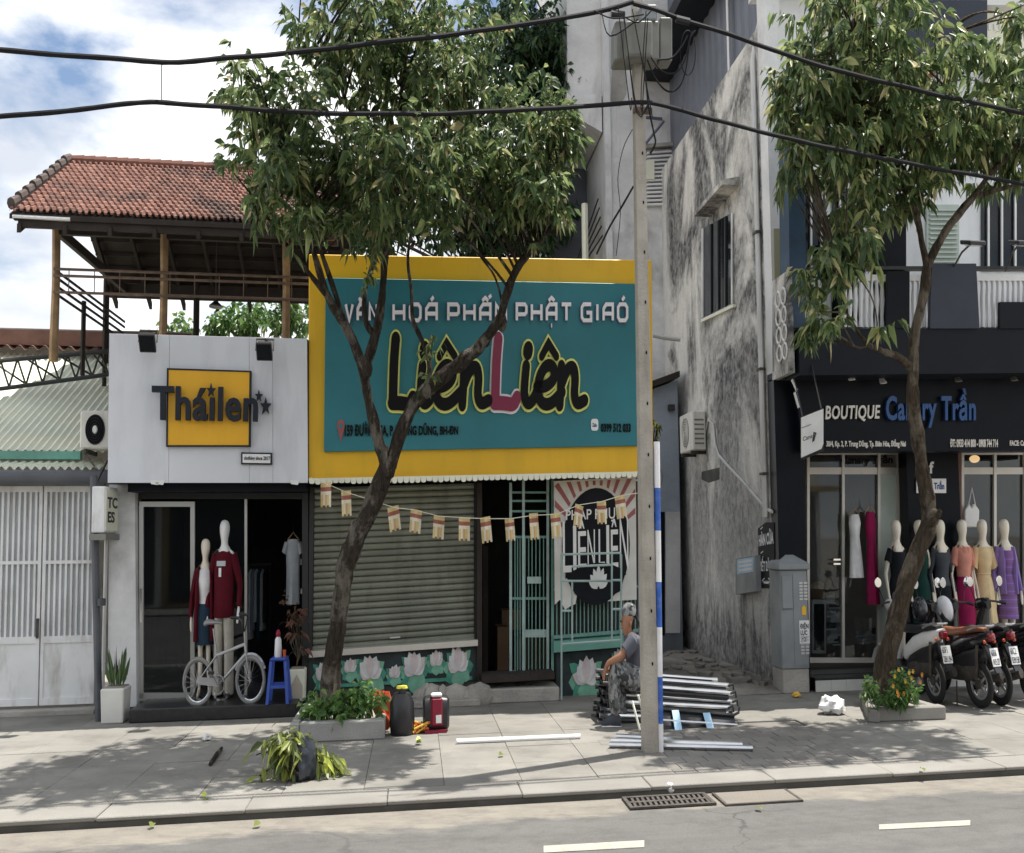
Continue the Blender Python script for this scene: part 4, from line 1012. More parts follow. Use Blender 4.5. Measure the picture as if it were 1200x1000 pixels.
for x0, x1, ls in words:
    tot = sum(.35 if c == 'I' else 1 for c, _ in ls) + .28 * (len(ls) - 1); x = 0
    wq = quadmap([(x0,355.5),(x1,355.5),(x1,378.5),(x0,378.5)], SGN - .06)
    for c, ac in ls:
        w = .35 if c == 'I' else 1.0
        lw, lh = wq.w * w / tot, wq.h
        fn = (lambda x, tot, wq: (lambda X, Y, d: wq(x / tot + X / wq.w, Y / wq.h, d)))(x, tot, wq)
        m = MB(); th = .040; gl = GL[c]; strokes = [(gl[1], True)] if gl[0] == 'c' else [(g_, False) for g_ in gl]
        for a in ac.split(): strokes += [(g_, False) for g_ in AC[a]]
        for i, (st, cl) in enumerate(strokes):
            P_ = [(px_ * (lw - th) + th / 2, py_ * (lh - th) + th / 2) for px_, py_ in st]
            ribbon(m, P_, th + .012, fn, .001, .030 + .0004 * i, False, 1, cl); ribbon(m, P_, th, fn, .031, .045 + .0006 * i, False, 0, cl)
        m.build('letter', [m_lilac, m_lilacside], bsn)
        x += w + .28
SC = {'L':[[(.26,1.0),(.20,.72),(.17,.40),(.15,.10)],[(.12,.06),(.50,.06),(.80,.03),(.92,.14)]],
 'i':[[(.42,.60),(.34,.38),(.30,.16),(.48,.04),(.80,.10),(1.02,.26)]],
 'e':[[(.12,.30),(.45,.30),(.74,.42),(.72,.58),(.48,.63),(.22,.48),(.12,.26),(.24,.06),(.58,.03),(1.0,.22)]],
 'n':[[(.16,.60),(.14,.30),(.10,.03)],[(.13,.30),(.36,.56),(.58,.60),(.66,.44),(.60,.16),(.72,.04),(.98,.10)]]}
for ch, x0, x1, acc, body, outl in (('L',456,486,'',m_blackl,m_lime),('i',486,508,'dot',m_blackl,m_lime),('e',505,540,'hat',m_blackl,m_lime),('n',538,573,'',m_blackl,m_lime),
                       ('L',575,608,'',m_maroon,m_lilac),('i',607,629,'dot',m_blackl,m_lime),('e',625,658,'hat',m_blackl,m_lime),('n',652,685,'',m_blackl,m_lime)):
    wq = quadmap([(x0,398),(x1,398),(x1,478),(x0,478)], SGN - .06); m = MB(); th = .135 if ch != 'L' else .15
    fn = (lambda wq: (lambda X, Y, d: wq(X / wq.w, Y / wq.h, d)))(wq)
    st = [chaikin(s_, 2) for s_ in SC[ch]]
    if acc == 'dot': st.append([(.50,.80),(.53,.85)])
    if acc == 'hat': st.append([(.28,.74),(.52,.93),(.80,.74)])
    dz_ = {'L':0,'i':.004,'e':.008,'n':.012}[ch]
    for i, s_ in enumerate(st):
        P_ = [(a * wq.w, b * wq.h) for a, b in s_]; tt = th * (.72 if acc == 'hat' and i == len(st) - 1 else (1.25 if acc == 'dot' and i == len(st) - 1 else 1))
        ribbon(m, P_, tt + .052, fn, .001, .030 + dz_ + .0005 * i, True, 1); ribbon(m, P_, tt, fn, .046 + .0002, .055 + dz_ * .3 + .0008 * i, True, 0)
    m.build('letter', [body, outl], bsn)
put_text('159 ĐƯỜNG 5A, P. TRUNG DŨNG, BH-ĐN', quadmap([(404,497),(537,499),(537,510),(404,512)], SGN - .062), .012, m_blackl, bsn, 'address_lettering', offset=.03, lo=-.06, hi=.78)
put_text('0399 512 033', quadmap([(704,496.5),(739,496.5),(739,507),(704,506.5)], SGN - .062), .012, m_blackl, bsn, 'phone_lettering', offset=.03)
zq = quadmap([(692.5,491),(701,491),(701,505),(692.5,505)], SGN - .062)
MB().prism([zq(.5 + .5 * math.copysign(abs(cos(t)) ** .5, cos(t)), .5 + .5 * math.copysign(abs(sin(t)) ** .5, sin(t)), .01) for t in [2*pi*i/20 for i in range(20)]], (0,.009,0)).build('app_badge', m_pale, bsn)
put_text('Zalo', quadmap([(694,496),(699.6,496),(699.6,500.5),(694,500.5)], SGN - .073), .002, m_blue2, bsn, 'badge_lettering', offset=.03)
pc = at(399.5, 499, SGN - .062)
pin = MB(); ring = [(cos(radians(a)) * .065, sin(radians(a)) * .065) for a in range(-30, 211, 20)] + [(0, -.17)]
pin.prism([pc + Vector((x, -.01, z)) for x, z in ring], (0,.009,0)); pin.build('location_pin', m_bannerred, bsn)
MB().prism([pc + Vector((cos(a*pi/5)*.028, -.013, sin(a*pi/5)*.028)) for a in range(10)], (0,.0025,0)).build('pin_hole', m_teal, bsn)
# scalloped edge of the awning sheet under the sign
vm = quadmap([(362,560),(747,552),(747,559.5),(362,568)], SGN - .10); val = MB(); NSC = 58
for i in range(NSC):
    s0, s1 = i / NSC, (i + 1) / NSC; j = RNG.uniform(-.25, .3)
    pts = [(s0, .9), (s1, .9)] + [(s1 - (s1 - s0) * (.5 - .5 * cos(pi * k / 6)), .32 - (.32 + j * .5) * sin(pi * k / 6)) for k in range(1, 6)]
    val.prism([vm(a, b, .0) for a, b in pts], (0, .006, 0))
va = val.build('awning_edge', m_cream); tag(va, 'cream scalloped sheet edge hanging below the yellow sign board', 'awning')
# flags on a string
FLG = [(382,580),(406,590),(462,608),(487,611),(514,618),(544,620),(570,621),(598,621),(626,617),(652,616),(678,605),(705,601),(728,594)]
FLN = 12.72
st = [at(364, 560, FLN)] + [at(x, y - 13, FLN) for x, y in FLG] + [at(747, 578, FLN)]
tag(MB().tube(st, .004, 4).build('flag_string', m_cream), 'thin cord sagging under the yellow sign, carrying the small flags', 'cord')
fl_lab = ['over the left end of the shutter', 'just left of the leaning trunk', 'just right of the leaning trunk', 'fourth along the cord from the clothing shop', 'over the middle of the shutter', 'last before the shutter post', 'right beside the shutter post', 'over the dark doorway gap', 'over the barred gate', 'at the edge of the banner', 'covering the letter P of the banner', 'in the middle of the banner roundel', 'nearest the concrete pole']
for i, (x, y) in enumerate(FLG):
    c = at(x, y, FLN); t = thing('buddhist_flag', 'small striped flag on the cord, ' + fl_lab[i], 'flag', c + Vector((0,0,-.12)), 'little flags strung below the sign')
    hw, hh, a = .09 * RNG.uniform(.82, 1.06), .13 * RNG.uniform(.9, 1.06), RNG.uniform(-.22, .22)
    ph = RNG.random() * 6
    def fp(s, q, d=0.0): 
        X, Z = s * hw, q * hh; return c + Vector((X * cos(a) - Z * sin(a), -.035 * sin(2.4 * s + ph) - d + .02 * q, X * sin(a) + Z * cos(a)))
    def stripe(s0, s1, q0, q1, mat, nm):
        m = MB(); k = 5
        for j in range(k + 1): m.v += [fp(s0 + (s1 - s0) * j / k, q0), fp(s0 + (s1 - s0) * j / k, q1), fp(s0 + (s1 - s0) * j / k, q1, -.004), fp(s0 + (s1 - s0) * j / k, q0, -.004)]
        for j in range(k):
            for l in range(4): m.f.append((j*4 + l, j*4 + (l+1) % 4, j*4 + 4 + (l+1) % 4, j*4 + 4 + l)); m.m.append(0)
        m.build(nm, mat, t)
    for q0, q1, mt in ((.62,1,m_fy),(.28,.62,m_fr),(.0,.28,m_fw)): stripe(-1, 1, q0, q1, mt, 'stripe')
    for j, mt in enumerate((m_fy, m_fw, m_fo, m_fy, m_fw)): stripe(-1 + .4 * j, -.6 + .4 * j, -1 + (.15 if j in (1, 3) else 0), 0, mt, 'tail_stripe')
# ================================================================ white tower at the end of the alley
TN = 19.0
tw_ = thing('white_tower_house', 'tall weathered white house behind the teal sign with louvred vent and side balcony', 'house', (at(755, 500, TN).x, TN, 0))
u0, u1 = at(712, 300, TN).x, at(800, 300, TN).x
zt_ = at(740, 120, TN).z
MB().box((u0, TN, 0), (u1 + 1.2, TN + 5, zt_ + 6)).build('wall', m_wallfar, tw_)
MB().box((u0 - .03, TN - .05, 0), (u0 + .13, TN - .002, zt_ + 6)).build('corner_pillar', m_wallwhite, tw_)
# overhanging upper storey on the left side
zo = at(712, 126, TN).z
MB().box((u0 - .05 - .9, TN + .3, zo + .3), (u0 - .002, TN + 5, zo + 5)).build('upper_storey', m_wallfar, tw_)
MB().hexa([(u0 - 1.0, TN + .2, zo - .05), (u0 - .04, TN + .2, zo - .35), (u0 - .04, TN + 5, zo - .35), (u0 - 1.0, TN + 5, zo - .05), (u0 - 1.0, TN + .2, zo + .28), (u0 - .04, TN + .2, zo + .28), (u0 - .04, TN + 5, zo + .28), (u0 - 1.0, TN + 5, zo + .28)]).build('soffit', m_wallfar, tw_)
MB().box((u0 - 1.2, TN + 2.2, 0), (u0 - .01, TN + 5, zo - .36)).build('rear_wall', m_sheetgrey, tw_)
zb2 = at(700, 300, TN).z
MB().tube([(u0 - .55, TN + .25, zb2 - 1), (u0 - .55, TN + .25, at(695, 235, TN).z)], .09, 6).build('balcony_post', m_cream, tw_)
for i in range(5): MB().tube([(u0 - .95, TN + .35 + .1 * i, zb2 - .4), (u0 - .06, TN + .25 + .1 * i, zb2 + .4 + .18 * i)], .018, 5).build('stair_rail', m_frame, tw_)
MB().box((u0 - 1.1, TN + .2, zb2 - .8), (u0 - .05, TN + 2.2, zb2 - .3)).build('balcony_slab', m_conc, tw_)
# vent louvres, hood, small box
lv = quadmap([(757,178),(788,176),(788,242),(757,243)], TN)
MB().prism([lv(0,0,.02), lv(1,0,.02), lv(1,1,.02), lv(0,1,.02)], (0,.018,0)).build('vent_recess', m_greybox, tw_)
for i in range(14):
    t = i / 14; MB().hexa([lv(0,t,.02), lv(1,t,.02), lv(1,t+.02,.02), lv(0,t+.02,.02), lv(0,t+.005,.10), lv(1,t+.005,.10), lv(1,t+.045,.085), lv(0,t+.045,.085)]).build('louvre', m_wallfar, tw_)
MB().prism([lv(-.1,1.03,.16), lv(1.1,1.03,.16), lv(1.1,1.09,.16), lv(-.1,1.09,.16)], (0,.158,0)).build('hood', m_conc, tw_)
pbox('junction_box', rect(757,188,767,210), TN - .12, .11, m_cream, tw_)
MB().tube([at(757,168,TN-.2), at(778,142,TN-.2)], .03, 5).tube([at(757,138,TN-.15), at(776,140,TN-.15)], .03, 5).build('awning_arm', m_sheetgrey, tw_)
pbox('plaster_patch', [(718,60),(733,55),(734,110),(726,125),(716,118)], TN - .012, .01, m_conc, tw_)
# lower house filling the alley's end
LN = 17.6
lh = thing('lean_to', 'low blue grey lean-to with sloping sheet roof at the end of the alley', 'lean-to', (at(785, 600, LN).x, LN, 0))
a, b = at(752, 600, LN), at(797, 600, LN); z0, z1 = at(766, 462, LN).z, at(797, 446, LN).z
MB().prism([(a.x, LN, 0), (b.x, LN, 0), (b.x, LN, z1), (a.x, LN, z0)], (0, 1.2, 0)).build('wall', m_walllow, lh)
MB().prism([(a.x - .1, LN - .2, z0 + .0), (b.x, LN - .2, z1 + .03), (b.x, LN - .2, z1 + .12), (a.x - .1, LN - .2, z0 + .09)], (0, 1.6, 0)).build('roof', m_wooddk, lh)
pbox('doorway', rect(764,600,779,745), LN - .02, .018, m_black, lh); pbox('wall_lamp', rect(784,474,791,481), LN - .1, .09, m_blackm, lh)
pbox('lower_wall', rect(780,600,797,742), LN - .03, .025, m_wallwhite, lh)

# ================================================================ corner house on the right: mouldy side wall and boutique
RNF = 13.25
hs = thing('corner_house', 'old grey and white house with mouldy alley wall and a black boutique front', 'house', (UC + 4, 14.5, 0))
UE = at(1290, 600, 13.5).x
zw = atu(885, 36, UC).z
MB().box((UC, RNF, 0), (UC + .2, 19.0, zw)).build('alley_wall', m_wallgrey, hs)
# upper set-back storey in grey sheet
m = MB(); 
kk = 60
for i in range(kk + 1):
    n = RNF + .6 + 5.2 * i / kk; d = .03 * (1 if (i // 2) % 2 else 0)
    m.v += [Vector((UC + .32 - d, n, zw - .6)), Vector((UC + .32 - d, n, zw + 4))]
for i in range(kk): m.f.append((2*i, 2*i + 2, 2*i + 3, 2*i + 1)); m.m.append(0)
m.build('sheet_cladding', m_sheetgrey, hs, recalc=False)
MB().box((UC + .33, RNF + .55, zw - .6), (UC + .5, 19.0, zw + 4)).build('upper_wall', m_sheetgrey, hs)
MB().box((UC - .5, RNF + .2, zw + 1.5), (UC + 3, 19, zw + 1.7)).build('upper_slab', m_band, hs)
for nn in (15.0,): MB().tube([(UC + .2, nn, zw - .1), (UC + .2, nn, zw + 1.6)], .03, 6).build('roof_post', m_pale, hs)
# alley window with hood
def walla(poly, d0, d1, mat, name, par=None): return MB().prism([atu(x, y, UC - d0) for x, y in poly], (d0 - d1, 0, 0)).build(name, mat, par or hs)
win = walla([(823,268),(857,250),(857,356),(823,372)], .015, .002, m_glassdk, 'window')
for x in (822, 831.5, 840, 848.5, 856.5):
    yt = 268 - (x - 823) * .53; yb = 372 - (x - 823) * .47
    walla([(x, yt), (x + 1.4, yt - .8), (x + 1.4, yb - .7), (x, yb)], .045, .016, m_frame if x not in (822, 856.5) else m_wallwhite, 'bar', win)
walla([(821,374.5),(859,356.5),(859,360),(821,378)], .07, .002, m_cream, 'sill', win)
P = [atu(x, y, UC) for x, y in ((808,252),(856,222),(856,245),(815,272))]
n0_, n1_ = atu(808, 262, UC - .45).y, atu(856, 236, UC - .2).y
zz = atu(835, 250, UC).z
MB().hexa([(UC - .38, n1_ - .02, zz - .02), (UC - .001, n1_ - .02, zz - .02), (UC - .001, n0_ - .1, zz - .02), (UC - .38, n0_ - .1, zz - .02), (UC - .38, n1_ - .02, zz + .04), (UC - .001, n1_ - .02, zz + .09), (UC - .001, n0_ - .1, zz + .09), (UC - .38, n0_ - .1, zz + .04)]).build('window_hood', m_wallgrey, hs)
# pipes and wiring on the wall
dp2 = thing('drainpipe', 'pale pvc drainpipe running down the corner of the mouldy wall', 'pipe', (UC - .05, RNF + .12, .1))
MB().tube([(UC - .05, RNF + .12, atu(900, 606, UC).z), (UC - .05, RNF + .12, zw - .35), (UC + .15, RNF + .3, zw + .05), (UC + .7, RNF + .5, zw + 1.2)], .055, 10).build('pipe', m_pvc, dp2, smooth=True)
for z in (2.4, 3.6, 5.2): MB().box((UC - .12, RNF + .05, z), (UC + .0, RNF + .19, z + .03)).build('clip', m_iron, dp2)
p = atu(798, 532, UC - .34)
acu = atu(825, 530, UC - .02); h_ = atu(799, 487, UC - .34).z - p.z
acw = thing('air_conditioner', 'yellowed air conditioner mounted on the mouldy alley wall', 'air conditioner', (UC - .2, (p.y + acu.y) / 2, p.z))
n_b, n_f = p.y + .05, acu.y - .0
if n_b < n_f: n_b, n_f = n_f, n_b
n_f = n_b - .85
MB().box((UC - .34, n_f, p.z), (UC - .03, n_b, p.z + h_)).build('casing', m_ac, acw, bevel=.015)
cc = Vector((UC - .345, n_b - .38, p.z + h_ / 2)); r_ = h_ * .4
MB().add([cc + Vector((0, r_ * cos(2*pi*i/24), r_ * sin(2*pi*i/24))) for i in range(24)], [tuple(range(24))]).build('fan_opening', m_greybox, acw)
for k in range(1, 7): MB().tube([cc + Vector((-.012, r_ * k / 6.2 * cos(2*pi*i/20), r_ * k / 6.2 * sin(2*pi*i/20))) for i in range(20)], .006, 4, closed=True).build('grille_ring', m_ac, acw)
for i in range(6): MB().box((UC - .30, n_f - .006, p.z + h_ * (.15 + .12 * i)), (UC - .08, n_f - .001, p.z + h_ * (.19 + .12 * i))).build('vent', m_greybox, acw)
for nn in (n_f + .1, n_b - .15): MB().box((UC - .36, nn, p.z - .05), (UC - .001, nn + .04, p.z - .005)).build('bracket', m_iron, acw)
c1 = [atu(x, y, UC - .03) for x, y in ((826,510),(830,492),(836,498),(838,520),(842,533),(852,545),(868,562),(885,582),(897,596),(905,600))]
tag(MB().tube(c1, .022, 7).build('conduit', m_pvc, smooth=True), 'pale pipe looping from the alley air conditioner down to the corner', 'pipe')
bx_ = walla([(862,655),(885,651),(886,693),(862,697)], .12, .002, m_cab, 'meter_box'); bx_.parent = None
bx_.location = BASE[hs.name]; BASE[bx_.name] = BASE[hs.name]; tag(bx_, 'small dark meter box with a blue sticker on the alley wall', 'meter box')
f3 = quadmap([(864,656),(883,653),(883,670),(864,673)], ('u', UC - .121))
MB().prism([f3(0,0,.002), f3(1,0,.002), f3(1,1,.002), f3(0,1,.002)], (.0015,0,0)).build('sticker', m_lightblue, bx_)
for i in range(3): MB().prism([f3(.1,.15 + .28*i,.004), f3(.9,.15 + .28*i,.004), f3(.9,.3 + .28*i,.004), f3(.1,.3 + .28*i,.004)], (.0015,0,0)).build('sticker_line', m_pale, bx_)
vq = quadmap([(888,616),(907,610),(908,690),(889,689)], ('u', UC - .012))
vs_ = thing('painted_notice', 'black painted notice reading HÀN CỬA VIẾT BẢNG on the wall corner', 'notice', vq(.5, 0))
MB().prism([vq(0,0), vq(1,0), vq(1,.97), vq(.5,1.01), vq(0,.95)], (.010,0,0)).build('board', m_bannerblk, vs_)
for tx, t0, t1 in (('HÀN CỬA',.66,.90),('VIẾT BẢNG',.26,.50)):
    f_ = (lambda t0, t1: (lambda s, t, d=0.0: vq(.06 + .9 * s, t0 + (t1 - t0) * t, d)))(t0, t1)
    put_text(tx, f_, .003, m_pale, vs_, 'lettering', offset=.03, d0=.001)
put_text('↔', (lambda s, t, d=0.0: vq(.2 + .6 * s, .06 + .1 * t, d)), .003, m_pale, vs_, 'arrow')
for tq0 in (.55, .93): MB().prism([vq(.15,tq0,.003), vq(.3,tq0+.03,.003), vq(.34,tq0+.02,.003), vq(.2,tq0-.01,.003)], (.002,0,0)).build('stroke', m_pale, vs_)
walla([(822,553),(843,548),(843,562),(830,566),(822,562)], .006, .001, m_soot, 'soot_mark')

# ---- front of the corner house
GLN = 13.85; BLN_ = 12.35
room(hs, UC + .21, UE, GLN + .05, 17.0, .02, 3.1, m_shopwall, m_shopwall)
MB().box((UC + .21, RNF + .0, 0), (UE, GLN + .049, .15)).build('shop_floor', m_step, hs)
MB().box((at(955, 790, 12.95).x, 12.95, 0), (UE, RNF - .001, .145)).build('step', m_step, hs, bevel=.01)
u = at(955, 790, 12.95).x
while u < UE - .3:
    MB().box((u, 12.935, .0), (u + .30, 12.949, .12)).build('riser_tile', m_tilew, hs); u += .305
MB().box((UC + .001, 13.0, 0), (at(942, 650, 13.1).x, RNF - .002, at(940,437,BLN_).z)).build('black_column', m_black, hs)
pbox('brown_column', rect(1115,528,1127,772), GLN - .2, .2, m_brown, hs)
MB().box((at(1055,650,GLN).x, GLN - .3, .15), (at(1115,650,GLN).x, GLN - .05, 3.0)).build('black_column', m_black, hs)
# shopfronts
def front(x0, x1, posts_, y0, y1, ym, panes):
    d = pbox('shopfront', rect(x0, ym, x1, ym + 8), GLN - .02, .07, m_alu2, hs)
    for x in posts_: pbox('mullion', rect(x, y0, x + 3, y1), GLN - .03, .06, m_alu2, d)
    pbox('rail', rect(x0, y1 - 6, x1, y1), GLN - .025, .06, m_alu2, d); pbox('rail', rect(x0, y0, x1, y0 + 3), GLN - .025, .06, m_alu2, d)
    for a, b in panes: pbox('pane', rect(a, y0 + 3, b, ym), GLN + .01, .008, m_glass, d); pbox('pane', rect(a, ym + 8, b, y1 - 6), GLN + .01, .008, m_glass, d)
    return d
fr1 = front(946, 1054, (946, 987, 1029, 1051), 530, 777, 548, ((949,987),(990,1029)))
pbox('frosted_pane', rect(1032, 556, 1051, 771), GLN + .01, .01, m_louv, fr1)
pbox('handle', rect(977, 655, 985, 657), GLN - .06, .03, m_chrome, fr1); pbox('handle', rect(977, 660, 985, 662), GLN - .06, .03, m_chrome, fr1)
fr2 = front(1127, 1230, (1127, 1165, 1200), 530, 772, 548, ((1130,1165),(1168,1200),(1203,1230)))
put_text('Canary Trần', quadmap([(985,532),(1046,531),(1046,546),(985,547)], GLN - .01), .004, m_blackl, fr1, 'transom_lettering', offset=.03)
# boutique fascia and balcony
BFN = 12.85; BLN = 12.35
bf = thing('boutique_sign', 'black boutique fascia reading BOUTIQUE Canary Trần', 'sign', at(1070, 530, BFN))
pbox('board', [(930,437),(1290,437),(1290,528),(941,529)], BFN, .35, m_black, bf)
put_text('BOUTIQUE', quadmap([(966,476),(1030,475),(1030,494),(966,495)], BFN), .03, m_alu2, bf, 'letter', True, shear=.12, offset=.02, d0=.01, spacing=1.08)
put_text('Canary Trần', quadmap([(1036,456),(1141,456),(1141,502),(1036,502)], BFN), .05, m_blue2, bf, 'letter', True, offset=.028, d0=.01, spacing=1.08)
put_text('30/4, Kp. 2, P. Trung Dũng, Tp. Biên Hòa, Đồng Nai', quadmap([(968,515),(1061,515),(1061,525.5),(968,525.5)], BFN), .01, m_alu2, bf, 'address_lettering', offset=.03, d0=.002)
put_text('ĐT: 0933 414 800 - 0908 744 714', quadmap([(1113,514.5),(1169,514.5),(1169,524.5),(1113,524.5)], BFN), .01, m_alu2, bf, 'phone_lettering', offset=.03, d0=.002)
put_text('FACE: Canary Trần', quadmap([(1183,514.5),(1218,514.5),(1218,524.5),(1183,524.5)], BFN), .01, m_alu2, bf, 'web_lettering', offset=.03, d0=.002)
for x, y in ((996,441),(1033,445),(1121,443),(1186,442)):
    c = at(x, y, BFN - .14); t = thing('spot_lamp', 'small spotlight above the boutique fascia, ' + {996:'over the word BOUTIQUE',1033:'beside the right tree trunk',1121:'over the letters ần',1186:'nearest the right edge of the photo'}[x], 'spotlight', c, 'spotlights over the boutique fascia')
    MB().loft([(c + Vector((0,.03,.04)), .03, .03), (c + Vector((0,-.03,-.02)), .055, .055), (c + Vector((0,-.06,-.05)), .06, .06)], 10).build('shade', m_greybox if x > 1050 else m_pale, t); MB().tube([c + Vector((0,.03,.04)), c + Vector((0,.14,.06))], .01, 5).build('arm', m_iron, t)
MB().prism([at(937,385,BLN), at(1290,384,BLN), at(1290,436,BLN), at(937,440,BLN)], (0, .5, 0)).build('balcony_fascia', m_band, hs)
MB().box((UC + .001, BLN + .51, at(940,437,BLN).z + .02), (UE, RNF + .9, at(940,437,BLN).z + .2)).build('balcony_slab', m_band, hs)
# side cheek of the balcony
MB().prism([atu(x, y, UC + .0) for x, y in ((905,330),(905,446))] + [Vector((UC, BLN + .05, atu(905,446,UC).z - .0)), Vector((UC, BLN + .05, atu(905,330,UC).z))], (.1, 0, 0)).build('balcony_cheek', m_wallgrey, hs)
for i in range(4):
    for j in range(2):
        nn = BLN + .18 + .2 * j; z = atu(905,330,UC).z - .85 + .2 * i
        MB().tube([(UC - .012, nn + .09 * cos(t), z + .09 * sin(t)) for t in [2*pi*k/8 for k in range(8)]], .018, 4, closed=True).build('fretwork_ring', m_wallwhite, hs)
# upper floor wall
UFN = 13.6
MB().prism([at(893,-60,RNF+.01), at(1290,-60,RNF+.01), at(1290,-20,RNF+.01), at(893,-20,RNF+.01)], (0,.6,0)).build('parapet', m_wallwhite, hs)
pbox('upper_floor_wall', [(893,-40),(1290,-40),(1290,390),(905,390)], UFN, .25, m_white, hs)
MB().box((UC + .0, RNF - .001 - .3, at(905,440,RNF).z), (UC + .3, RNF - .001, zw + 1)).build('corner_pier', m_wallwhite, hs)
pbox('olive_panel', [(907,268),(924,268),(925,320),(908,330)], RNF - .32, .015, m_olive, hs)
pbox('blue_column', [(923,130),(941,130),(946,384),(926,384)], BLN + .1, .35, m_bluecol, hs)
def uwin(x0, y0, x1, y1, nb, mat=m_glassdk):
    w = pbox('window', rect(x0, y0, x1, y1), UFN - .02, .018, mat, hs)
    for i in range(nb):
        x = x0 + (x1 - x0) * (i + .5) / nb; pbox('bar', rect(x, y0 + 2, x + 2, y1 - 1), UFN - .06, .03, m_pale, w)
    pbox('lintel', rect(x0 - 2, y0 - 4, x1 + 2, y0), UFN - .04, .03, m_frame, w); return w
uwin(944, 222, 968, 318, 2); uwin(1150, 222, 1213, 318, 4); uwin(1150, 10, 1176, 40, 2)
uwin(975, 225, 1010, 384, 2)
lw = pbox('louvre_shutter', rect(1086,240,1124,312), UFN - .03, .028, m_louv, hs)
lq_ = quadmap([(1089,243),(1121,243),(1121,309),(1089,309)], UFN - .03)
for i in range(12):
    t = (i + .1) / 12; MB().hexa([lq_(0,t,.001), lq_(1,t,.001), lq_(1,t+.03,.001), lq_(0,t+.03,.001), lq_(0,t,.035), lq_(1,t,.035), lq_(1,t+.03,.03), lq_(0,t+.03,.03)]).build('louvre', m_louv, lw)
pbox('dark_pillar', rect(1032,248,1062,385), BLN + .3, .3, m_black, hs)
pbox('red_trim', rect(1070,66,1093,102), UFN - .15, .14, m_maroon, hs); pbox('navy_fascia', rect(1062,0,1157,62), UFN - .5, .49, m_navy, hs)
pbox('upper_balcony', rect(1157,6,1260,128), UFN - .12, .1, m_cream, hs); pbox('upper_cornice', rect(1150,-10,1260,6), UFN - .3, .28, m_wallwhite, hs)
for i in range(8): pbox('pierced_slot', rect(1133 + 6 + i * 6.5, 28, 1133 + 8.5 + i * 6.5, 35), UFN - .135, .013, m_pale, hs)
# balcony balustrade
pbox('handrail', rect(962,312,1290,316), BLN + .05, .1, m_frame, hs)
pbox('handrail', rect(985,322,1290,329), BLN + .06, .08, m_wallwhite, hs)
x = 988
while x < 1285:
    if not (1032 < x < 1060):
        MB().loft([(at(x + 2, 384, BLN + .1), .045, .04), (at(x + 2, 372, BLN + .1), .03, .03), (at(x + 2, 352, BLN + .1), .05, .045), (at(x + 2, 335, BLN + .1), .03, .03), (at(x + 2, 329, BLN + .1), .045, .04)], 6).build('baluster', m_white, hs, smooth=True)
    x += 6.2
pbox('navy_board', [(1092,309),(1144,309),(1148,385),(1090,385)], BLN - .03, .07, m_navy, hs); pbox('charcoal_board', rect(1172,354,1230,385), BLN - .025, .06, m_band, hs); pbox('black_screen', rect(1040,318,1066,385), BLN - .02, .05, m_black, hs)
for px, lab in ((1140, 'square floodlight on a thin arm above the navy balcony board'), (1196, 'square floodlight on a thin arm in front of the barred upstairs window')):
    c = at(px, 284, BLN - .5); b = at(px - (25 if px < 1150 else 18), 318, BLN + .05); t = thing('arm_floodlight', lab, 'floodlight', b, 'floodlights on arms over the balcony')
    MB().tube([b, (b + c) / 2 + Vector((0, 0, .05)), c], .014, 5).build('arm', m_iron, t)
    MB().hexa([c + Vector(q) for q in ((-.16,-.12,-.06),(.16,-.12,-.06),(.16,.12,-.0),(-.16,.12,-.0),(-.16,-.12,-.01),(.16,-.12,-.01),(.16,.12,.05),(-.16,.12,.05))]).build('housing', m_blackm, t, bevel=.01)
    MB().hexa([c + Vector(q) for q in ((-.11,-.08,-.064),(.11,-.08,-.064),(.11,.06,-.03),(-.11,.06,-.03),(-.11,-.08,-.055),(.11,-.08,-.055),(.11,.06,-.02),(-.11,.06,-.02))]).build('lens', m_pale, t)
# f sign and plate on the column between the shopfronts
fs_ = thing('name_plate', 'white plate reading Canary Trần below a white letter f on the black column', 'sign', at(1098, 578, GLN - .33))
pbox('plate', rect(1074,561,1109,578), GLN - .33, .02, m_pale, fs_, bevel=.004)
put_text('Canary Trần', quadmap([(1076,563.5),(1106.5,563.5),(1106.5,576),(1076,576)], GLN - .331), .004, m_blue2, fs_, 'lettering', offset=.03)
put_text('f', quadmap([(1088.5,541),(1094,541),(1094,555),(1088.5,555)], GLN - .31), .01, m_lilac, fs_, 'letter_f', offset=.03)
# hanging light box at the corner
hb = [at(938,489,12.4), at(965.5,478,12.05), at(965.5,527,12.05), at(938,538,12.4)]
hbx = thing('hanging_sign', 'white tilted hanging light box on the black boutique corner', 'sign', hb[3])
d_ = Vector((.16, .28, 0)); MB().prism(hb, d_).build('box', m_frame, hbx)
def hf(s, t, d=0.0):
    a_ = hb[3] + (hb[2] - hb[3]) * s; b_ = hb[0] + (hb[1] - hb[0]) * s; return a_ + (b_ - a_) * t - d_.normalized() * (d + .004)
MB().prism([hf(.03,.02,.0), hf(.9,.04,.0), hf(.98,.14,.0), hf(.98,.98,.0), hf(.03,.98,.0)], d_.normalized() * .003).build('face', m_pale, hbx)
put_text('Canary', lambda s, t, d=0.0: hf(.1 + .6 * s, .36 + .14 * t, .002 + d), .002, m_greybox, hbx, 'lettering', offset=.02); put_text('boutique', lambda s, t, d=0.0: hf(.06 + .4 * s, .70 + .05 * t, .002 + d), .002, m_greybox, hbx, 'lettering', offset=.02)
MB().prism([hf(.50,.28,.003), hf(.6,.30,.003), hf(.68,.48,.003), hf(.56,.52,.003)], d_.normalized() * .002).build('logo', m_navy, hbx)
for s in (.1, .9): MB().tube([hf(s, .99), hf(s, .99) + Vector((0, .3, .55))], .012, 5).build('hanger', m_frame, hbx)
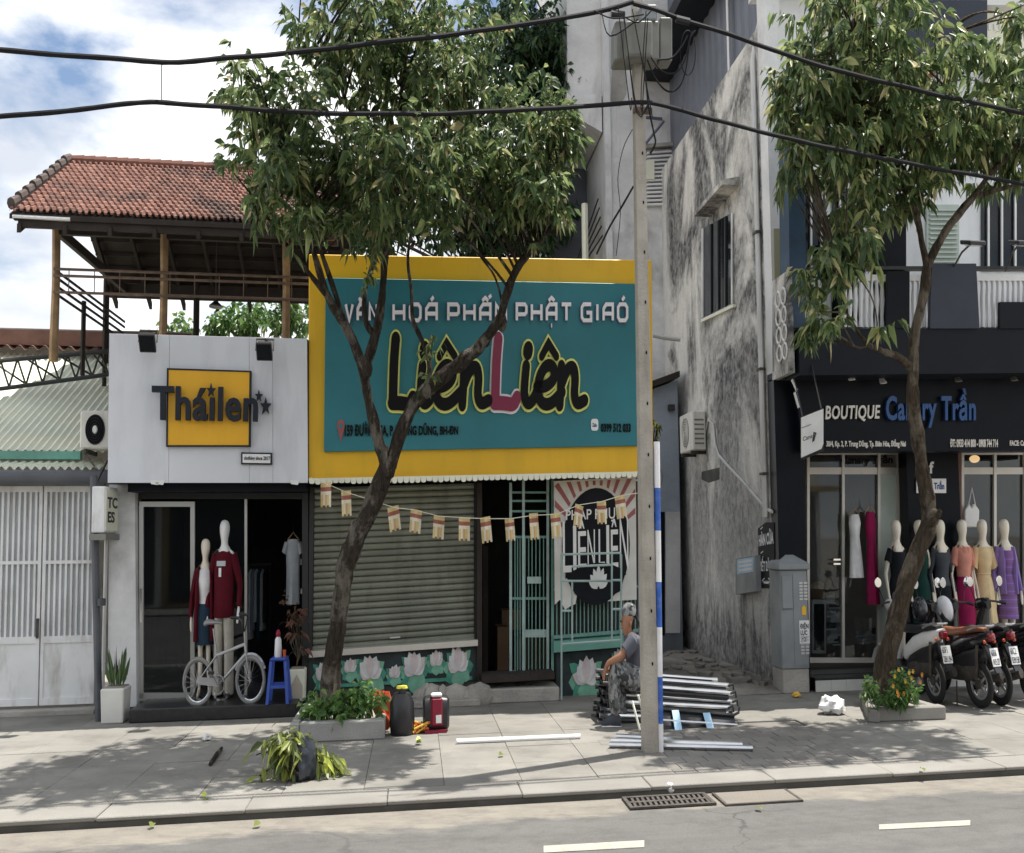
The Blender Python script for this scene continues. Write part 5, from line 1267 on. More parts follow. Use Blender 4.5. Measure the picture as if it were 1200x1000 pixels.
for (x0, y0, x1, y1, n_) in ((928,445,934,458,12.6),(931,460,936,478,12.6)): MB().tube([at(x0,y0,n_), at(x1,y1,n_)], .02, 6).build('lamp_tube', m_pale, hbx)
# ================================================================ the other side of the street: unseen houses added for the shop glass to mirror
m_opw = [mk('opposite render ' + c, col, .8, var=.15, scale=1.5, dirt=.3) for c, col in (('cream', (.48,.43,.33)), ('grey', (.34,.34,.33)), ('pale blue', (.34,.40,.44)), ('white', (.55,.55,.53)), ('ochre', (.42,.32,.18)), ('pale green', (.36,.42,.35)))]
m_opd = mk('opposite window', (.03,.035,.04), .2)
u = -26.0; labs = ['cream','grey','pale blue','white','ochre','pale green','second cream','second grey','second white']
ops = sheet('opposite_sidewalk', -80, 80, -9, -4.2, -.02, m_slab)
for i in range(9):
    w = [6.2,5.4,7.0,5.8,6.6,5.2,6.8,6.0,7.2][i]; h = [5.2,4.0,6.4,4.2,5.4,3.9,6.0,4.4,5.0][i]; N0 = -7.2 - .3 * (i % 3)
    t = thing('row_house', '%s row house added across the street, unseen behind the viewer' % labs[i], 'house', (u + w / 2, N0 - 3, 0), 'houses across the street')
    MB().box((u, N0 - 7, 0), (u + w - .05, N0, h)).build('wall', m_opw[[0,1,2,3,4,5,0,1,3][i]], t)
    MB().box((u + .3, N0 + .001, .1), (u + w - .35, N0 + .06, 2.9)).build('shopfront', m_opd, t); MB().box((u, N0, 3.0), (u + w - .05, N0 + 1.1, 3.15)).build('canopy', m_opw[(i + 2) % 6], t)
    z = 3.9
    while z < h - 1.6:
        for j in range(3):
            x = u + .5 + j * (w - 1.0) / 3; MB().box((x, N0 + .001, z), (x + (w - 1.0) / 3 - .4, N0 + .05, z + 1.5)).build('window', m_opd, t)
        MB().box((u + .1, N0, z - .5), (u + w - .15, N0 + .5, z - .35)).build('ledge', m_opw[3], t); z += 2.9
    u += w
# ================================================================ pole, cables, striped post
pb = gnd(762, 880)
PU, PNN = pb.x, pb.y
pole = thing('utility_pole', 'tapered concrete utility pole standing at the kerb beside the seated man', 'utility pole', (PU, PNN, 0))
top = at(744.5, -80, PNN)
def pole_c(z): t = z / top.z; return Vector((PU + (top.x - PU) * t, PNN, z))
m = MB()
zsv = [0, 1.2, 2.4, 3.6, 4.8, top.z]
m.loft([(pole_c(z), .118 - .045 * z / top.z, .105 - .035 * z / top.z) for z in zsv], 8, sq=.55)
m.xf(lambda p: p); m.build('shaft', m_pole, pole, smooth=True)
for i in range(13):
    z = .7 + .42 * i; c = pole_c(z); c.y -= .105 - .035 * z / top.z + .002
    MB().add([c + Vector((.012 * cos(k*pi/4) + .02, -.001, .016 * sin(k*pi/4))) for k in range(8)], [tuple(range(8))]).build('bolt_hole', m_black, pole)
for z in (at(748,136,PNN).z,): MB().box((pole_c(z).x - .10, PNN - .12, z), (pole_c(z).x + .16, PNN - .04, z + .035)).build('cable_bracket', m_rail, pole)
mb_ = thing('meter_cabinet', 'grey steel meter cabinet strapped high on the concrete pole', 'meter box', at(755, 70, PNN - .3))
pbox('cabinet', rect(721,24,773,70), PNN - .14, .25, m_greybox, mb_, bevel=.015); pbox('front_box', rect(735,24,765,66), PNN - .33, .188, m_greybox, mb_, bevel=.012)
pbox('side_box', rect(773.5,20,788,71), PNN - .12, .2, m_greybox, mb_, bevel=.01); pbox('door', rect(737,29,763,63), PNN - .335, .004, m_greybox, mb_); pbox('top_box', rect(751,5,770,23), PNN - .2, .3, m_cab, mb_, bevel=.01)
def cable(name, pts, r, label, cat='cable', wob=.01):
    P = []
    for (a, b) in zip(pts, pts[1:]):
        k = max(2, int((b - a).length / .25))
        for i in range(k): P.append(a.lerp(b, i / k))
    P.append(pts[-1])
    Q = [p + Vector((0, wob * mnoise.noise((p.x * 1.5, 0, r * 99)), wob * mnoise.noise((p.x * 1.5, 9, r * 55)))) for p in P]
    o = MB().tube(Q, [r * (1 + .12 * mnoise.noise((p.x * 6, p.y * 6, p.z * 6))) for p in P], 7).build(name, m_cable, smooth=True)
    return tag(o, label, cat)
def smoothp(px, n):
    pts = [at(x, y, n) for x, y in px]; out = []
    for i in range(len(pts) - 1):
        p0 = pts[max(i-1,0)]; p1 = pts[i]; p2 = pts[i+1]; p3 = pts[min(i+2,len(pts)-1)]
        for k in range(4):
            t = k / 4; out.append(.5 * ((2*p1) + (p2-p0)*t + (2*p0-5*p1+4*p2-p3)*t*t + (3*p1-p0-3*p2+p3)*t**3))
    return out + [pts[-1]]
CN = PNN - .2
cable('overhead_cable', smoothp([(-60,54),(0,59),(90,66),(190,72.5),(260,69),(335,62),(470,47),(600,31),(700,14),(742,2)], CN), .021, 'upper thick black cable bundle running from the pole top over the tiled roof')
cable('overhead_cable', smoothp([(-60,142),(0,137),(90,129),(160,121),(190,119.5),(240,124),(330,130),(430,133.5),(540,132),(650,127),(745,120)], CN), .020, 'lower thick black cable bundle running left from the pole across the tree crown')
cable('overhead_cable', smoothp([(742,4),(770,12),(800,24),(830,33),(870,46),(940,70),(1010,90),(1090,109),(1200,133),(1260,145)], CN), .021, 'upper thick black cable bundle running right from the pole into the right tree')
cable('overhead_cable', smoothp([(745,120),(765,121),(800,130),(850,144),(950,168),(1060,191),(1130,203),(1200,216),(1260,226)], CN), .019, 'lower thick black cable bundle running right from the pole past the blue column')
for i, (pts, lab) in enumerate((([(757,66),(768,92),(782,107),(795,103),(803,85),(808,50),(812,36)], 'longest drooping wire loop right of the meter cabinet'),
    ([(762,66),(775,83),(790,86),(802,72),(809,45),(815,36)], 'middle drooping wire loop right of the meter cabinet'), ([(770,70),(787,68),(798,56),(806,42)], 'short wire loop right of the meter cabinet'))):
    cable('wire_loop', smoothp(pts, CN - .05 - .03 * i), .009, lab, 'wire', 0)
R_ = random.Random(19)
for i in range(9):
    x0, y0 = R_.uniform(724, 776), R_.uniform(4, 26); x1, y1 = R_.choice(((700, 14), (790, 22), (812, 30), (742, 118), (760, 122), (725, 20))); x1 += R_.uniform(-8, 8); y1 += R_.uniform(-4, 4)
    cable('tangled_wire', smoothp([(x0, y0), ((x0 + x1) / 2 + R_.uniform(-14, 14), max(y0, y1) + R_.uniform(2, 26)), (x1, y1)], CN - .16 - .012 * i), .0065, 'thin black wire tangled about the pole top', 'wire', 0)['group'] = 'wires tangled at the pole top'
tag(MB().tube([at(806 + 9 * cos(a), 62 + 26 * sin(a), CN - .1 + .01 * a) for a in [2 * pi * k / 24 * 1.0 for k in range(60)]], .006, 5).build('wire_coil', m_cable), 'loose coil of black wire hanging right of the meter cabinet', 'wire')
for k, (x, lab) in enumerate(((716, 'left'), (792, 'right'))): tag(MB().tube([at(x, 16 + 6 * k, CN), at(x + 16, 18 + 8 * k, CN)], .034, 8).build('cable_splice', m_blackm, smooth=True), 'fat black cable splice on the %s of the pole top' % lab, 'cable splice')
cable('service_wire', smoothp([(752,68),(757,95),(760,125),(766,155),(768,168),(762,180)], CN + .02), .012, 'wire bundle hanging down the right side of the pole', 'wire', 0)
cable('service_wire', smoothp([(742,219),(730,240),(715,265),(699,298)], 14.5), .018, 'dark wire slanting down to the top of the yellow board', 'wire', 0)
cable('service_wire', smoothp([(741,152),(730,175),(724,210),(727,250),(722,300)], 16.5), .009, 'thin wire curving down the white tower wall', 'wire', 0)
cable('cable_tie', [at(189.5, 73, CN), at(189.5, 120, CN)], .006, 'thin vertical tie wire joining the two cables over the tiled roof', 'wire', 0)
cable('service_wire', smoothp([(765,393),(780,396),(797,398)], 14.5), .028, 'short pale pipe bracket beside the yellow board edge', 'pipe', 0).data.materials[0] = m_pvc
sp = thing('striped_post', 'slim post painted in blue and white bands beside the concrete pole', 'post', gnd(772, 880))
q0 = gnd(774, 881); q1 = at(769.5, 518, q0.y)
ys = [518,572,622,682,735,793,848,881]; zs_ = [at(770, y, q0.y).z for y in ys]; zs_[-1] = 0
for i in range(7):
    za, zb_ = zs_[i + 1], zs_[i]; la = lambda z: Vector((q0.x + (q1.x - q0.x) * z / q1.z, q0.y, z))
    MB().tube([la(za), la(zb_)], .042, 12, caps=(i in (0, 6))).build('band', m_bandwhite if i % 2 == 0 else m_blue, sp, smooth=True)
# cabinet on the pavement
cb = gnd(934, 813)
cab = thing('electrical_cabinet', 'grey street cabinet with hipped lid and warning sticker at the alley corner', 'electrical cabinet', (cb.x, cb.y, 0))
hw = .5 * (gnd(950, 813).x - gnd(915, 813).x); dd = .42; hh = at(930, 668, cb.y).z
MB().box((cb.x - hw * .97, cb.y + .01, 0), (cb.x + hw * .97, cb.y + dd - .01, .26)).build('foot', m_conc, cab, bevel=.01)
MB().box((cb.x - hw, cb.y, .262), (cb.x + hw, cb.y + dd, hh)).build('body', m_cab, cab, bevel=.012)
MB().box((cb.x - hw - .04, cb.y - .04, hh + .001), (cb.x + hw + .04, cb.y + dd + .04, hh + .07)).build('lid_rim', m_cab, cab, bevel=.01)
MB().hexa([(cb.x-hw-.03,cb.y-.03,hh+.071),(cb.x+hw+.03,cb.y-.03,hh+.071),(cb.x+hw+.03,cb.y+dd+.03,hh+.071),(cb.x-hw-.03,cb.y+dd+.03,hh+.071),(cb.x-.06,cb.y+.15,hh+.17),(cb.x+.06,cb.y+.15,hh+.17),(cb.x+.06,cb.y+dd-.15,hh+.17),(cb.x-.06,cb.y+dd-.15,hh+.17)]).build('lid', m_cab, cab)
for x in (-.16, .16): MB().tube([(cb.x + x, cb.y + .2, hh + .12), (cb.x + x, cb.y + .2, hh + .22)], .022, 8).build('lifting_eye', m_cab, cab)
MB().box((cb.x - .02, cb.y - .006, .30), (cb.x + hw - .03, cb.y - .001, hh - .03)).build('door', m_cab, cab); MB().box((cb.x - hw + .02, cb.y - .03, hh - .42), (cb.x - .04, cb.y - .001, hh - .06)).build('meter_door', m_cab, cab, bevel=.006)
for zb3 in (hh - .33, .42):
    for j in range(2):
        for i in range(6): MB().box((cb.x + .10 + .09 * j, cb.y - .013, zb3 + .035 * i), (cb.x + .165 + .09 * j, cb.y - .007, zb3 + .022 + .035 * i)).build('vent_slot', m_pvc, cab)
MB().box((cb.x + .08, cb.y - .010, hh - .80), (cb.x + .27, cb.y - .0065, hh - .55)).build('notice', m_pale, cab)
nq = lambda s, t, d=0.0: Vector((cb.x + .095 + .16 * s, cb.y - .0102 - d, hh - .78 + .21 * t)); put_text('ĐIỆN\nLỰC\n2021', nq, .002, m_navy, cab, 'notice_lettering', offset=.03)
MB().prism([(cb.x + .14, cb.y - .009, hh - .49), (cb.x + .22, cb.y - .009, hh - .49), (cb.x + .22, cb.y - .009, hh - .41), (cb.x + .18, cb.y - .009, hh - .385), (cb.x + .14, cb.y - .009, hh - .41)], (0,.002,0)).build('warning_sticker', m_yellow, cab)

# ================================================================ planting beds
def stones(par, poly, h, mat, w=.14):
    n = len(poly)
    for i in range(n - 1):
        a, b = Vector((*poly[i], 0)), Vector((*poly[i + 1], 0)); d = b - a; k = max(1, round(d.length / .95)); t = d.normalized(); s_ = Vector((-t.y, t.x, 0)) * w
        for j in range(k):
            p = a + d * (j / k) + t * .004; q = a + d * ((j + 1) / k) - t * .004
            if j == k - 1 and i < n - 2: q = q - t * 0
            if j == 0 and i > 0: p = p + t * w
            hh_ = h + RNG.uniform(-.008, .008)
            MB().hexa([p, q, q + s_, p + s_, p + Vector((0,0,hh_)), q + Vector((0,0,hh_)), q + s_ + Vector((0,0,hh_)), p + s_ + Vector((0,0,hh_))]).build('kerb_stone', mat, par, bevel=.012)
fl_, fr_ = gnd(336, 872), gnd(451, 866); f0 = (fl_.x, fl_.y); f1 = (fr_.x, fr_.y)
BEDC = thing('tree_bed', 'raised kerbed bed round the leaning tree in front of the shutter', 'planting bed', (fl_.x, fl_.y, 0))
bn_ = 12.35
stones(BEDC, [(f0[0] + .03, bn_), (f0[0] + .03, (f0[1] + f1[1]) / 2), (f1[0], (f0[1] + f1[1]) / 2 - .02), (f1[0], bn_)], .17, m_kerbside)
MB().box((f0[0] + .18, (f0[1] + f1[1]) / 2 + .14, 0), (f1[0] - .15, bn_, .11)).build('soil', m_ground, BEDC)
rl, rr = gnd(1020, 848), gnd(1114, 845); rb = gnd(996, 826)
BEDR = thing('tree_bed', 'kerbed flower bed round the right tree in front of the scooters', 'planting bed', (rl.x, rl.y, 0))
stones(BEDR, [(rb.x + .25, rb.y + .1), (rl.x, rl.y + .05), (rr.x, rl.y + .02), (rr.x - .1, rb.y + .15)], .12, m_kerb, .16)
MB().prism([(rb.x + .40, rb.y + .1, .08), (rl.x + .16, rl.y + .2, .08), (rr.x - .16, rl.y + .18, .08), (rr.x - .25, rb.y + .15, .08)], (0,0,-.08)).build('soil', m_ground, BEDR)

# ================================================================ trees
def leaf_add(mb, base, d, nrm, L1, wd, bend=.25):
    s_ = d.cross(nrm)
    if s_.length < 1e-4: return
    s_.normalize(); nn = s_.cross(d)
    m1 = base + d * (L1 * .42) - nn * (L1 * .05 * bend); tip = base + d * L1 + Vector((0, 0, -L1 * .28 * bend))
    l = m1 + s_ * wd + nn * wd * .35; r = m1 - s_ * wd + nn * wd * .35
    m2 = base + d * (L1 * .75) + Vector((0,0,-L1*.1*bend)); l2 = m2 + s_ * wd * .62 + nn * wd * .2; r2 = m2 - s_ * wd * .62 + nn * wd * .2
    o = len(mb.v); mb.v += [base, l, m1, r, l2, m2, r2, tip]
    for f in ((0,2,1),(0,3,2),(1,2,5,4),(2,3,6,5),(4,5,7),(5,6,7)): mb.f.append([i + o for i in f]); mb.m.append(0)
def crown(blobs, twigs, per, size, seed, droop=.6, wide=.17, shell=.45):
    R = random.Random(seed); mb = MB(); tw = []; tot = sum(b[2] for b in blobs)
    for _ in range(twigs):
        x = R.random() * tot
        for c, r, w in blobs:
            x -= w
            if x <= 0: break
        v = Vector((R.gauss(0,1), R.gauss(0,1), R.gauss(0,1))).normalized() * (R.random() ** shell)
        p = c + Vector((v.x * r[0], v.y * r[1], v.z * r[2])); tw.append((p, c))
        out = Vector((v.x + R.gauss(0,.35), v.y + R.gauss(0,.35), .15 + v.z * .4 + R.gauss(0,.25))).normalized()
        ln = size * R.uniform(.8, 2.4)
        for k in range(per):
            t = R.random(); b = p + out * (ln * (t - .4)); a = R.random() * 2 * pi
            d = (out * .55 + Vector((cos(a), sin(a), R.uniform(-.3, .35))) * .8 + Vector((0, 0, -droop * R.uniform(.4, 1.6)))).normalized()
            nr = Vector((R.gauss(0,.8), R.gauss(0,.8) - .25, R.gauss(.5,.6))).normalized()
            q = R.choice((.55, .75, .9, 1.0, 1.15, 1.35)) * R.uniform(.85, 1.15); leaf_add(mb, b, d, nr, size * q, size * wide * q * R.uniform(.8, 1.3), R.uniform(.2, 1.6))
    return mb, tw
def limb(mb, pts, r0, r1, seg=9, k=5, rough=.20):
    P = []; n = len(pts)
    for i in range(n - 1):
        p0, p1, p2, p3 = pts[max(i-1,0)], pts[i], pts[i+1], pts[min(i+2,n-1)]
        for j in range(k):
            t = j / k; P.append(.5 * ((2*p1) + (p2-p0)*t + (2*p0-5*p1+4*p2-p3)*t*t + (3*p1-p0-3*p2+p3)*t**3))
    P.append(pts[-1]); m = len(P)
    rs = [.9 * (r0 + (r1 - r0) * (i / (m - 1))) for i in range(m)]
    o = len(mb.v); mb.tube(P, rs, seg)
    for i in range(o, len(mb.v)):
        c = P[(i - o) // seg] if (i - o) // seg < m else P[-1]; v = mb.v[i]; d = v - c
        mb.v[i] = c + d * (1 + rough * 1.6 * mnoise.noise((v.x * 7, v.y * 7, v.z * 3.5)) + rough * mnoise.noise((v.x * 17, v.y * 17, v.z * 9)))
    return P
def PX(lst, ns): return [at(x, y, n) for (x, y), n in zip(lst, ns)]
def lin(a, b, k): return [a + (b - a) * i / (k - 1) for i in range(k)]
def twigs_to(mb, anchors, tw, cnt, seed, r=.012):
    R = random.Random(seed)
    for p, c in R.sample(tw, min(cnt, len(tw))):
        a = min(anchors, key=lambda q: (q - p).length + (0 if q.z < p.z else .6)); mid = (a + p) / 2 + Vector((R.uniform(-.12,.12), R.uniform(-.12,.12), R.uniform(-.05,.2)))
        L_ = (p - a).length
        mb.tube(bez(a, mid, p, 5), lin(min(.03, r + .008 * L_), .004, 6), 5)
# ---- leaning tree in front of the shutter
g0 = gnd(386, 846); BN0 = g0.y
tc_ = thing('street_tree', 'leafy forked tree leaning across the teal sign in front of the shutter', 'tree', (g0.x, BN0, 0))
tk = MB(); An = []
An += limb(tk, [Vector((g0.x - .02, BN0, -.02))] + PX([(388,790),(396,735),(401,690),(409,650),(430,606),(449,560),(456,530)], lin(BN0, BN0 - .25, 7)), .165, .135, 12)
fk = BN0 - .28
An += limb(tk, PX([(452,545),(440,505),(431,465),(424,430),(414,400),(398,372),(384,348),(372,312),(366,290)], lin(fk, fk - .7, 9)), .10, .045)
An += limb(tk, PX([(458,545),(470,505),(492,465),(525,437),(553,415),(573,392),(586,372),(592,350),(604,318),(625,290),(648,262),(660,235)], lin(fk, fk - .9, 12)), .105, .04)
An += limb(tk, PX([(425,432),(438,400),(446,360),(449,330),(452,295),(462,250),(468,190),(470,120),(474,40)], lin(fk - .15, fk - .3, 9)), .085, .03)
An += limb(tk, PX([(440,395),(428,375),(428,340),(440,300),(446,270),(435,225),(420,170)], lin(fk - .2, fk + .4, 7)), .05, .02)
An += limb(tk, PX([(500,458),(503,425),(494,398),(484,375),(482,340),(478,300),(486,250),(500,190)], lin(fk - .2, fk + .2, 8)), .045, .018)
An += limb(tk, PX([(410,395),(400,365),(388,330),(378,300),(366,265),(345,225),(320,190)], lin(fk - .3, fk - 1.0, 7)), .045, .02)
An += limb(tk, PX([(384,348),(362,320),(338,290),(318,262),(300,235)], lin(fk - .6, fk - 1.2, 5)), .04, .015)
An += limb(tk, PX([(590,362),(580,325),(560,295),(545,262),(540,210),(548,150)], lin(fk - .5, fk + .3, 6)), .02, .012)
An += limb(tk, PX([(466,220),(500,170),(545,120),(580,70)], lin(fk - .2, fk + .4, 4)), .04, .015)
An += limb(tk, PX([(467,200),(430,150),(385,100),(350,55)], lin(fk - .2, fk - .9, 4)), .04, .015)
for (x, y), r in (((588,378),.09),((570,398),.07),((409,652),.15),((455,547),.125),((452,536),.11),((430,432),.09),((500,458),.07)): tk.ball(at(x, y, (fk if y > 520 else fk - .35) if y < 600 else BN0 - .1), (r, r, r * 1.1), 8)
def B(px, py, n, rx, ry, rn, w): c = at(px, py, n); s_ = c.y / 1450; return (c, (rx * s_ / .6, rn, ry * s_), w)
TNC = 11.2
blC = [B(460,70,TNC,110,80,1.5,5.5),B(345,150,TNC-.5,75,62,1.2,3.6),B(320,215,TNC-.6,52,45,1.0,2),B(400,210,TNC,75,55,1.3,2.6),B(300,110,TNC-.4,40,26,.7,.9),
       B(545,100,TNC+.2,85,70,1.4,4),B(610,160,TNC-.3,65,62,1.1,3.4),B(630,240,TNC-.5,42,42,.9,1.8),B(545,215,TNC-.2,65,50,1.0,2.4),B(470,190,TNC-.9,80,60,.7,2.0),B(480,5,TNC,130,45,1.5,2.6),B(400,30,TNC-.3,70,60,1.1,2.0),
       B(430,270,TNC-.2,32,28,.6,.6),B(500,268,TNC-.6,34,36,.5,.5),B(507,318,TNC-.7,6,22,.15,.06),B(650,180,TNC-.4,30,55,.8,1.2),B(350,258,TNC-.7,40,24,.6,.6)]
cr, tw1 = crown(blC, 1120, 15, .145, 11, .40, .165)
twigs_to(tk, An[30:], tw1, 330, 3, .009)
tk.build('trunk', m_bark, tc_, smooth=True)
for (x, y, n_) in ((432,300,fk-.5),(500,440,fk-.3),(506,400,fk-.25),(430,330,fk-.3)):      # sprouts on the limbs
    m2, _ = crown([(at(x, y, n_), (.10,.1,.18), 1)], 6, 6, .10, int(x), .5); cr.add(m2.v, m2.f)
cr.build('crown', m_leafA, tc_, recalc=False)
# ---- right tree
g1 = gnd(1031, 838); RB = g1.y
tr_ = thing('street_tree', 'slender leaning tree with drooping leaves in the flower bed before the boutique', 'tree', (g1.x, RB, 0))
tk = MB(); An = []
An += limb(tk, [Vector((g1.x, RB, -.02))] + PX([(1037,790),(1047,740),(1058,700),(1072,655),(1089,612),(1084,575),(1076,520),(1070,470),(1070,425),(1074,385),(1083,340),(1086,312)], lin(RB, RB - .4, 12)), .155, .07, 12)
fk = RB - .4
tk.ball(at(1092,606,RB-.25), (.12,.1,.1), 8); limb(tk, PX([(1088,612),(1098,606),(1102,598)], [RB-.25,RB-.4,RB-.45]), .055, .03, 8)
An += limb(tk, PX([(1086,315),(1100,285),(1120,255),(1143,228),(1160,205),(1185,180),(1215,150)], lin(fk, fk - .5, 7)), .062, .025)
An += limb(tk, PX([(1143,230),(1165,224),(1190,217),(1220,210)], lin(fk - .2, fk - .6, 4)), .035, .015)
An += limb(tk, PX([(1086,315),(1080,280),(1070,240),(1050,200),(1030,150),(1010,100),(1000,40)], lin(fk, fk - .4, 7)), .058, .02)
An += limb(tk, PX([(1075,250),(1085,200),(1095,150),(1110,90),(1120,30)], lin(fk - .1, fk + .2, 5)), .04, .018)
An += limb(tk, PX([(1066,430),(1052,418),(1035,412),(1018,404),(1005,388),(990,360),(985,320)], lin(RB - .35, RB - .9, 7)), .05, .012)
An += limb(tk, PX([(1018,404),(1008,408),(1000,405)], lin(RB - .6, RB - .8, 3)), .02, .01); An += limb(tk, PX([(1025,408),(1028,380),(1022,350),(1010,330)], lin(RB - .5, RB - .5, 4)), .018, .008)
TR = 10.9
blR = [B(990,60,TR,80,60,1.2,3.6),B(950,110,TR-.2,48,55,1.0,2.2),B(1010,140,TR-.2,70,60,1.1,3.2),B(975,190,TR-.3,50,40,.9,1.6),B(1060,90,TR,70,60,1.2,3),B(1080,170,TR-.2,65,50,1.1,2.8),B(1140,150,TR-.3,55,50,1.0,2.4),B(1185,100,TR-.3,50,60,1.0,2),B(1185,180,TR-.3,45,40,.9,1.6),
       B(1010,235,TR-.3,42,34,.8,1.2),B(1060,225,TR-.1,40,24,.8,.9),B(965,320,TR-.5,26,40,.5,.75),B(968,385,TR-.5,26,30,.4,.6),B(990,290,TR-.5,24,34,.5,.6),B(1015,295,TR-.4,22,24,.4,.3),B(1000,10,TR,95,40,1.2,2),B(1200,20,TR-.2,30,55,.9,.9),B(930,170,TR-.3,26,45,.6,.7),B(1035,380,TR-.6,8,14,.15,.08)]
cr, tw2 = crown(blR, 900, 15, .17, 23, .70, .155)
twigs_to(tk, An[25:], tw2, 260, 5, .009)
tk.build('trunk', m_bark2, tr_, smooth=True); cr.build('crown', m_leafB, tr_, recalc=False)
# ---- dark tree behind the sign, shrubs on the terrace
def bgtree(name, label, cat, blobs, tws, per, size, seed, base, mat, stem=.14, trunk_top=4.5):
    t = thing(name, label, cat, base); c, tw = crown(blobs, tws, per, size, seed, .35, .2); k = MB(); b = Vector(base); limb(k, [b, b + Vector((.1,0,trunk_top*.5)), b + Vector((0,.1,trunk_top))], stem, stem*.5)
    twigs_to(k, [b + Vector((0,.1,trunk_top*f)) for f in (.5,.7,.85,1)], tw, 40, seed); k.build('trunk', m_bark, t, smooth=True); c.build('crown', mat, t, recalc=False); return t
DN = 20.5
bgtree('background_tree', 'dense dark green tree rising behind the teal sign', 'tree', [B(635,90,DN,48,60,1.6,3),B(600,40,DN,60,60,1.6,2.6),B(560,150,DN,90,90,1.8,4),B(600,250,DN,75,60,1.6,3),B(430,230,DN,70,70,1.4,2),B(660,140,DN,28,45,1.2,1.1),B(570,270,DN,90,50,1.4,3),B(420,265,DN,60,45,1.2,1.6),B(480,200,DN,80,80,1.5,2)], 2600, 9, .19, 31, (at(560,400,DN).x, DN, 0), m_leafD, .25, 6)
bgtree('terrace_shrub', 'leafy shrub behind the terrace railing near the right pavilion post', 'shrub', [B(300,375,18.2,42,20,.6,2),B(345,370,18.2,25,28,.6,1.2)], 170, 8, .15, 41, (at(310,420,18.2).x, 18.2, 2.0), m_weed, .05, 1.6)
bgtree('terrace_shrub', 'thin leafy shrub behind the middle pavilion post', 'shrub', [B(210,385,18.0,20,12,.4,1),B(255,380,18.1,16,14,.4,1)], 60, 8, .14, 42, (at(225,420,18.0).x, 18.0, 2.0), m_weed, .04, 1.3)
bgtree('sapling', 'small green sprout beside the yellow board edge above the striped post', 'plant', [B(771,500,13.2,4,16,.08,1)], 7, 5, .09, 43, (at(770,540,13.2).x, 13.2, 2.2), m_cut, .01, .35)
# ================================================================ mannequins
def body_joints(armout=.10, lift=0.0, step=.03, gender='f'):
    sh = .165 if gender == 'f' else .19
    J = {'pel':((0,0,.93),(.135,.10)),'wst':((.0,0,1.08),(.098,.082)),'chs':((.01,0,1.27),(.125,.10)),'nkb':((.0,0,1.42),(.07,.06)),'nk':((.0,0,1.49),(.055,.055)),'jaw':((.02,0,1.56),(.078,.080)),'hd':((.006,0,1.645),(.102,.118)),'top':((-.01,0,1.735),(.070,.082))}
    E = [('pel','wst'),('wst','chs'),('chs','nkb'),('nkb','nk'),('nk','jaw'),('jaw','hd'),('hd','top')]
    for s, k in ((1,'l'),(-1,'r')):
        J['hip'+k] = ((0, s*.085, .86),.085); J['kn'+k] = ((.02, s*.085, .48),.052); J['cf'+k] = ((-.01, s*.085, .36),.050); J['an'+k] = ((-.01, s*.08+s*step, .085),.033); J['to'+k] = ((.13, s*.09+s*step, .03),(.036,.022))
        J['sh'+k] = ((0, s*sh, 1.37),.052); J['el'+k] = ((-.03, s*(sh+armout), 1.10),.036); J['wr'+k] = ((.05, s*(sh+armout+.015), .88),.025); J['ha'+k] = ((.075, s*(sh+armout+.01), .80),(.018,.032)); J['fi'+k] = ((.09, s*(sh+armout), .72),(.010,.022))
        E += [('pel','hip'+k),('hip'+k,'kn'+k),('kn'+k,'cf'+k),('cf'+k,'an'+k),('an'+k,'to'+k),('nkb','sh'+k),('sh'+k,'el'+k),('el'+k,'wr'+k),('wr'+k,'ha'+k),('ha'+k,'fi'+k)]
    return J, E
_jf = skin(*body_joints(), 'pel', 2); _jm = skin(*body_joints(.12, gender='m'), 'pel', 2)
AXF = (Vector((1,0,0)), Vector((0,1,0)))
def garment(par, pl, rings, mat, name, seg=22, fold=0.0, nf=7, caps=False):
    m = MB(); m.loft([(Vector((cx, cy, z)), a, b) for (z, a, b, cx, cy) in rings], seg, caps=caps)
    if fold:
        zmin = min(r[0] for r in rings); zmax = max(r[0] for r in rings)
        for i, v in enumerate(m.v):
            an = math.atan2(v.y, v.x); k = fold * max(0.0, (zmax - v.z) / (zmax - zmin)) ** 1.3
            m.v[i] = Vector((v.x * (1 + k * sin(an * nf + v.z * 2)), v.y * (1 + k * sin(an * nf + v.z * 2)), v.z))
    return m.xf(lambda p: pl(p)).build(name, mat, par, smooth=True)
def sleeves(par, pl, sh, out, z1, mat, r0=.066, r1=.055, wide=0.0, long=False):
    for s in (1, -1):
        a = Vector((0, s * (sh - .02), 1.385)); b = Vector((-.03, s * (sh + out), 1.10)); c = Vector((.05, s * (sh + out + .015), .88))
        if long: pts = [a, a.lerp(b, .5), b, b.lerp(c, .5), c]; rs = [r0, r0 * .98, r1, r1 * .9, r1 * .8]
        else:
            t = (1.385 - z1) / .285; e = a.lerp(b, min(t, 1)); pts = [a, a.lerp(e, .5), e]; rs = [r0, (r0 + r1) / 2 + wide * .5, r1 + wide]
        MB().tube(pts, rs, 12, caps=True).xf(lambda p: pl(p)).build('sleeve', mat, par, smooth=True)
def mannequin(label, px, py, n, z0, head, mat, group, sc=1.0, geo=None, lat=.9):
    b = at(px, py, n); b.z = z0
    t = thing('mannequin', label, 'mannequin', b, group); pl0 = placer(b, head); pl = lambda p: pl0((p[0] * sc, p[1] * sc * lat, p[2] * sc))
    vs, fs = geo or _jf
    MB().add([pl(v) for v in vs], fs).build('body', mat, t, smooth=True, recalc=False)
    zb = z0
    MB().loft([(Vector((0,0,.0)), .17, .17), (Vector((0,0,.012)), .17, .17), (Vector((0,0,.016)), .15, .15)], 18).xf(lambda p: pl(p)).build('stand', m_steel, t)
    return t, pl
STR = -pi / 2
MN = 13.42
grp = 'mannequins lined up outside the boutique'
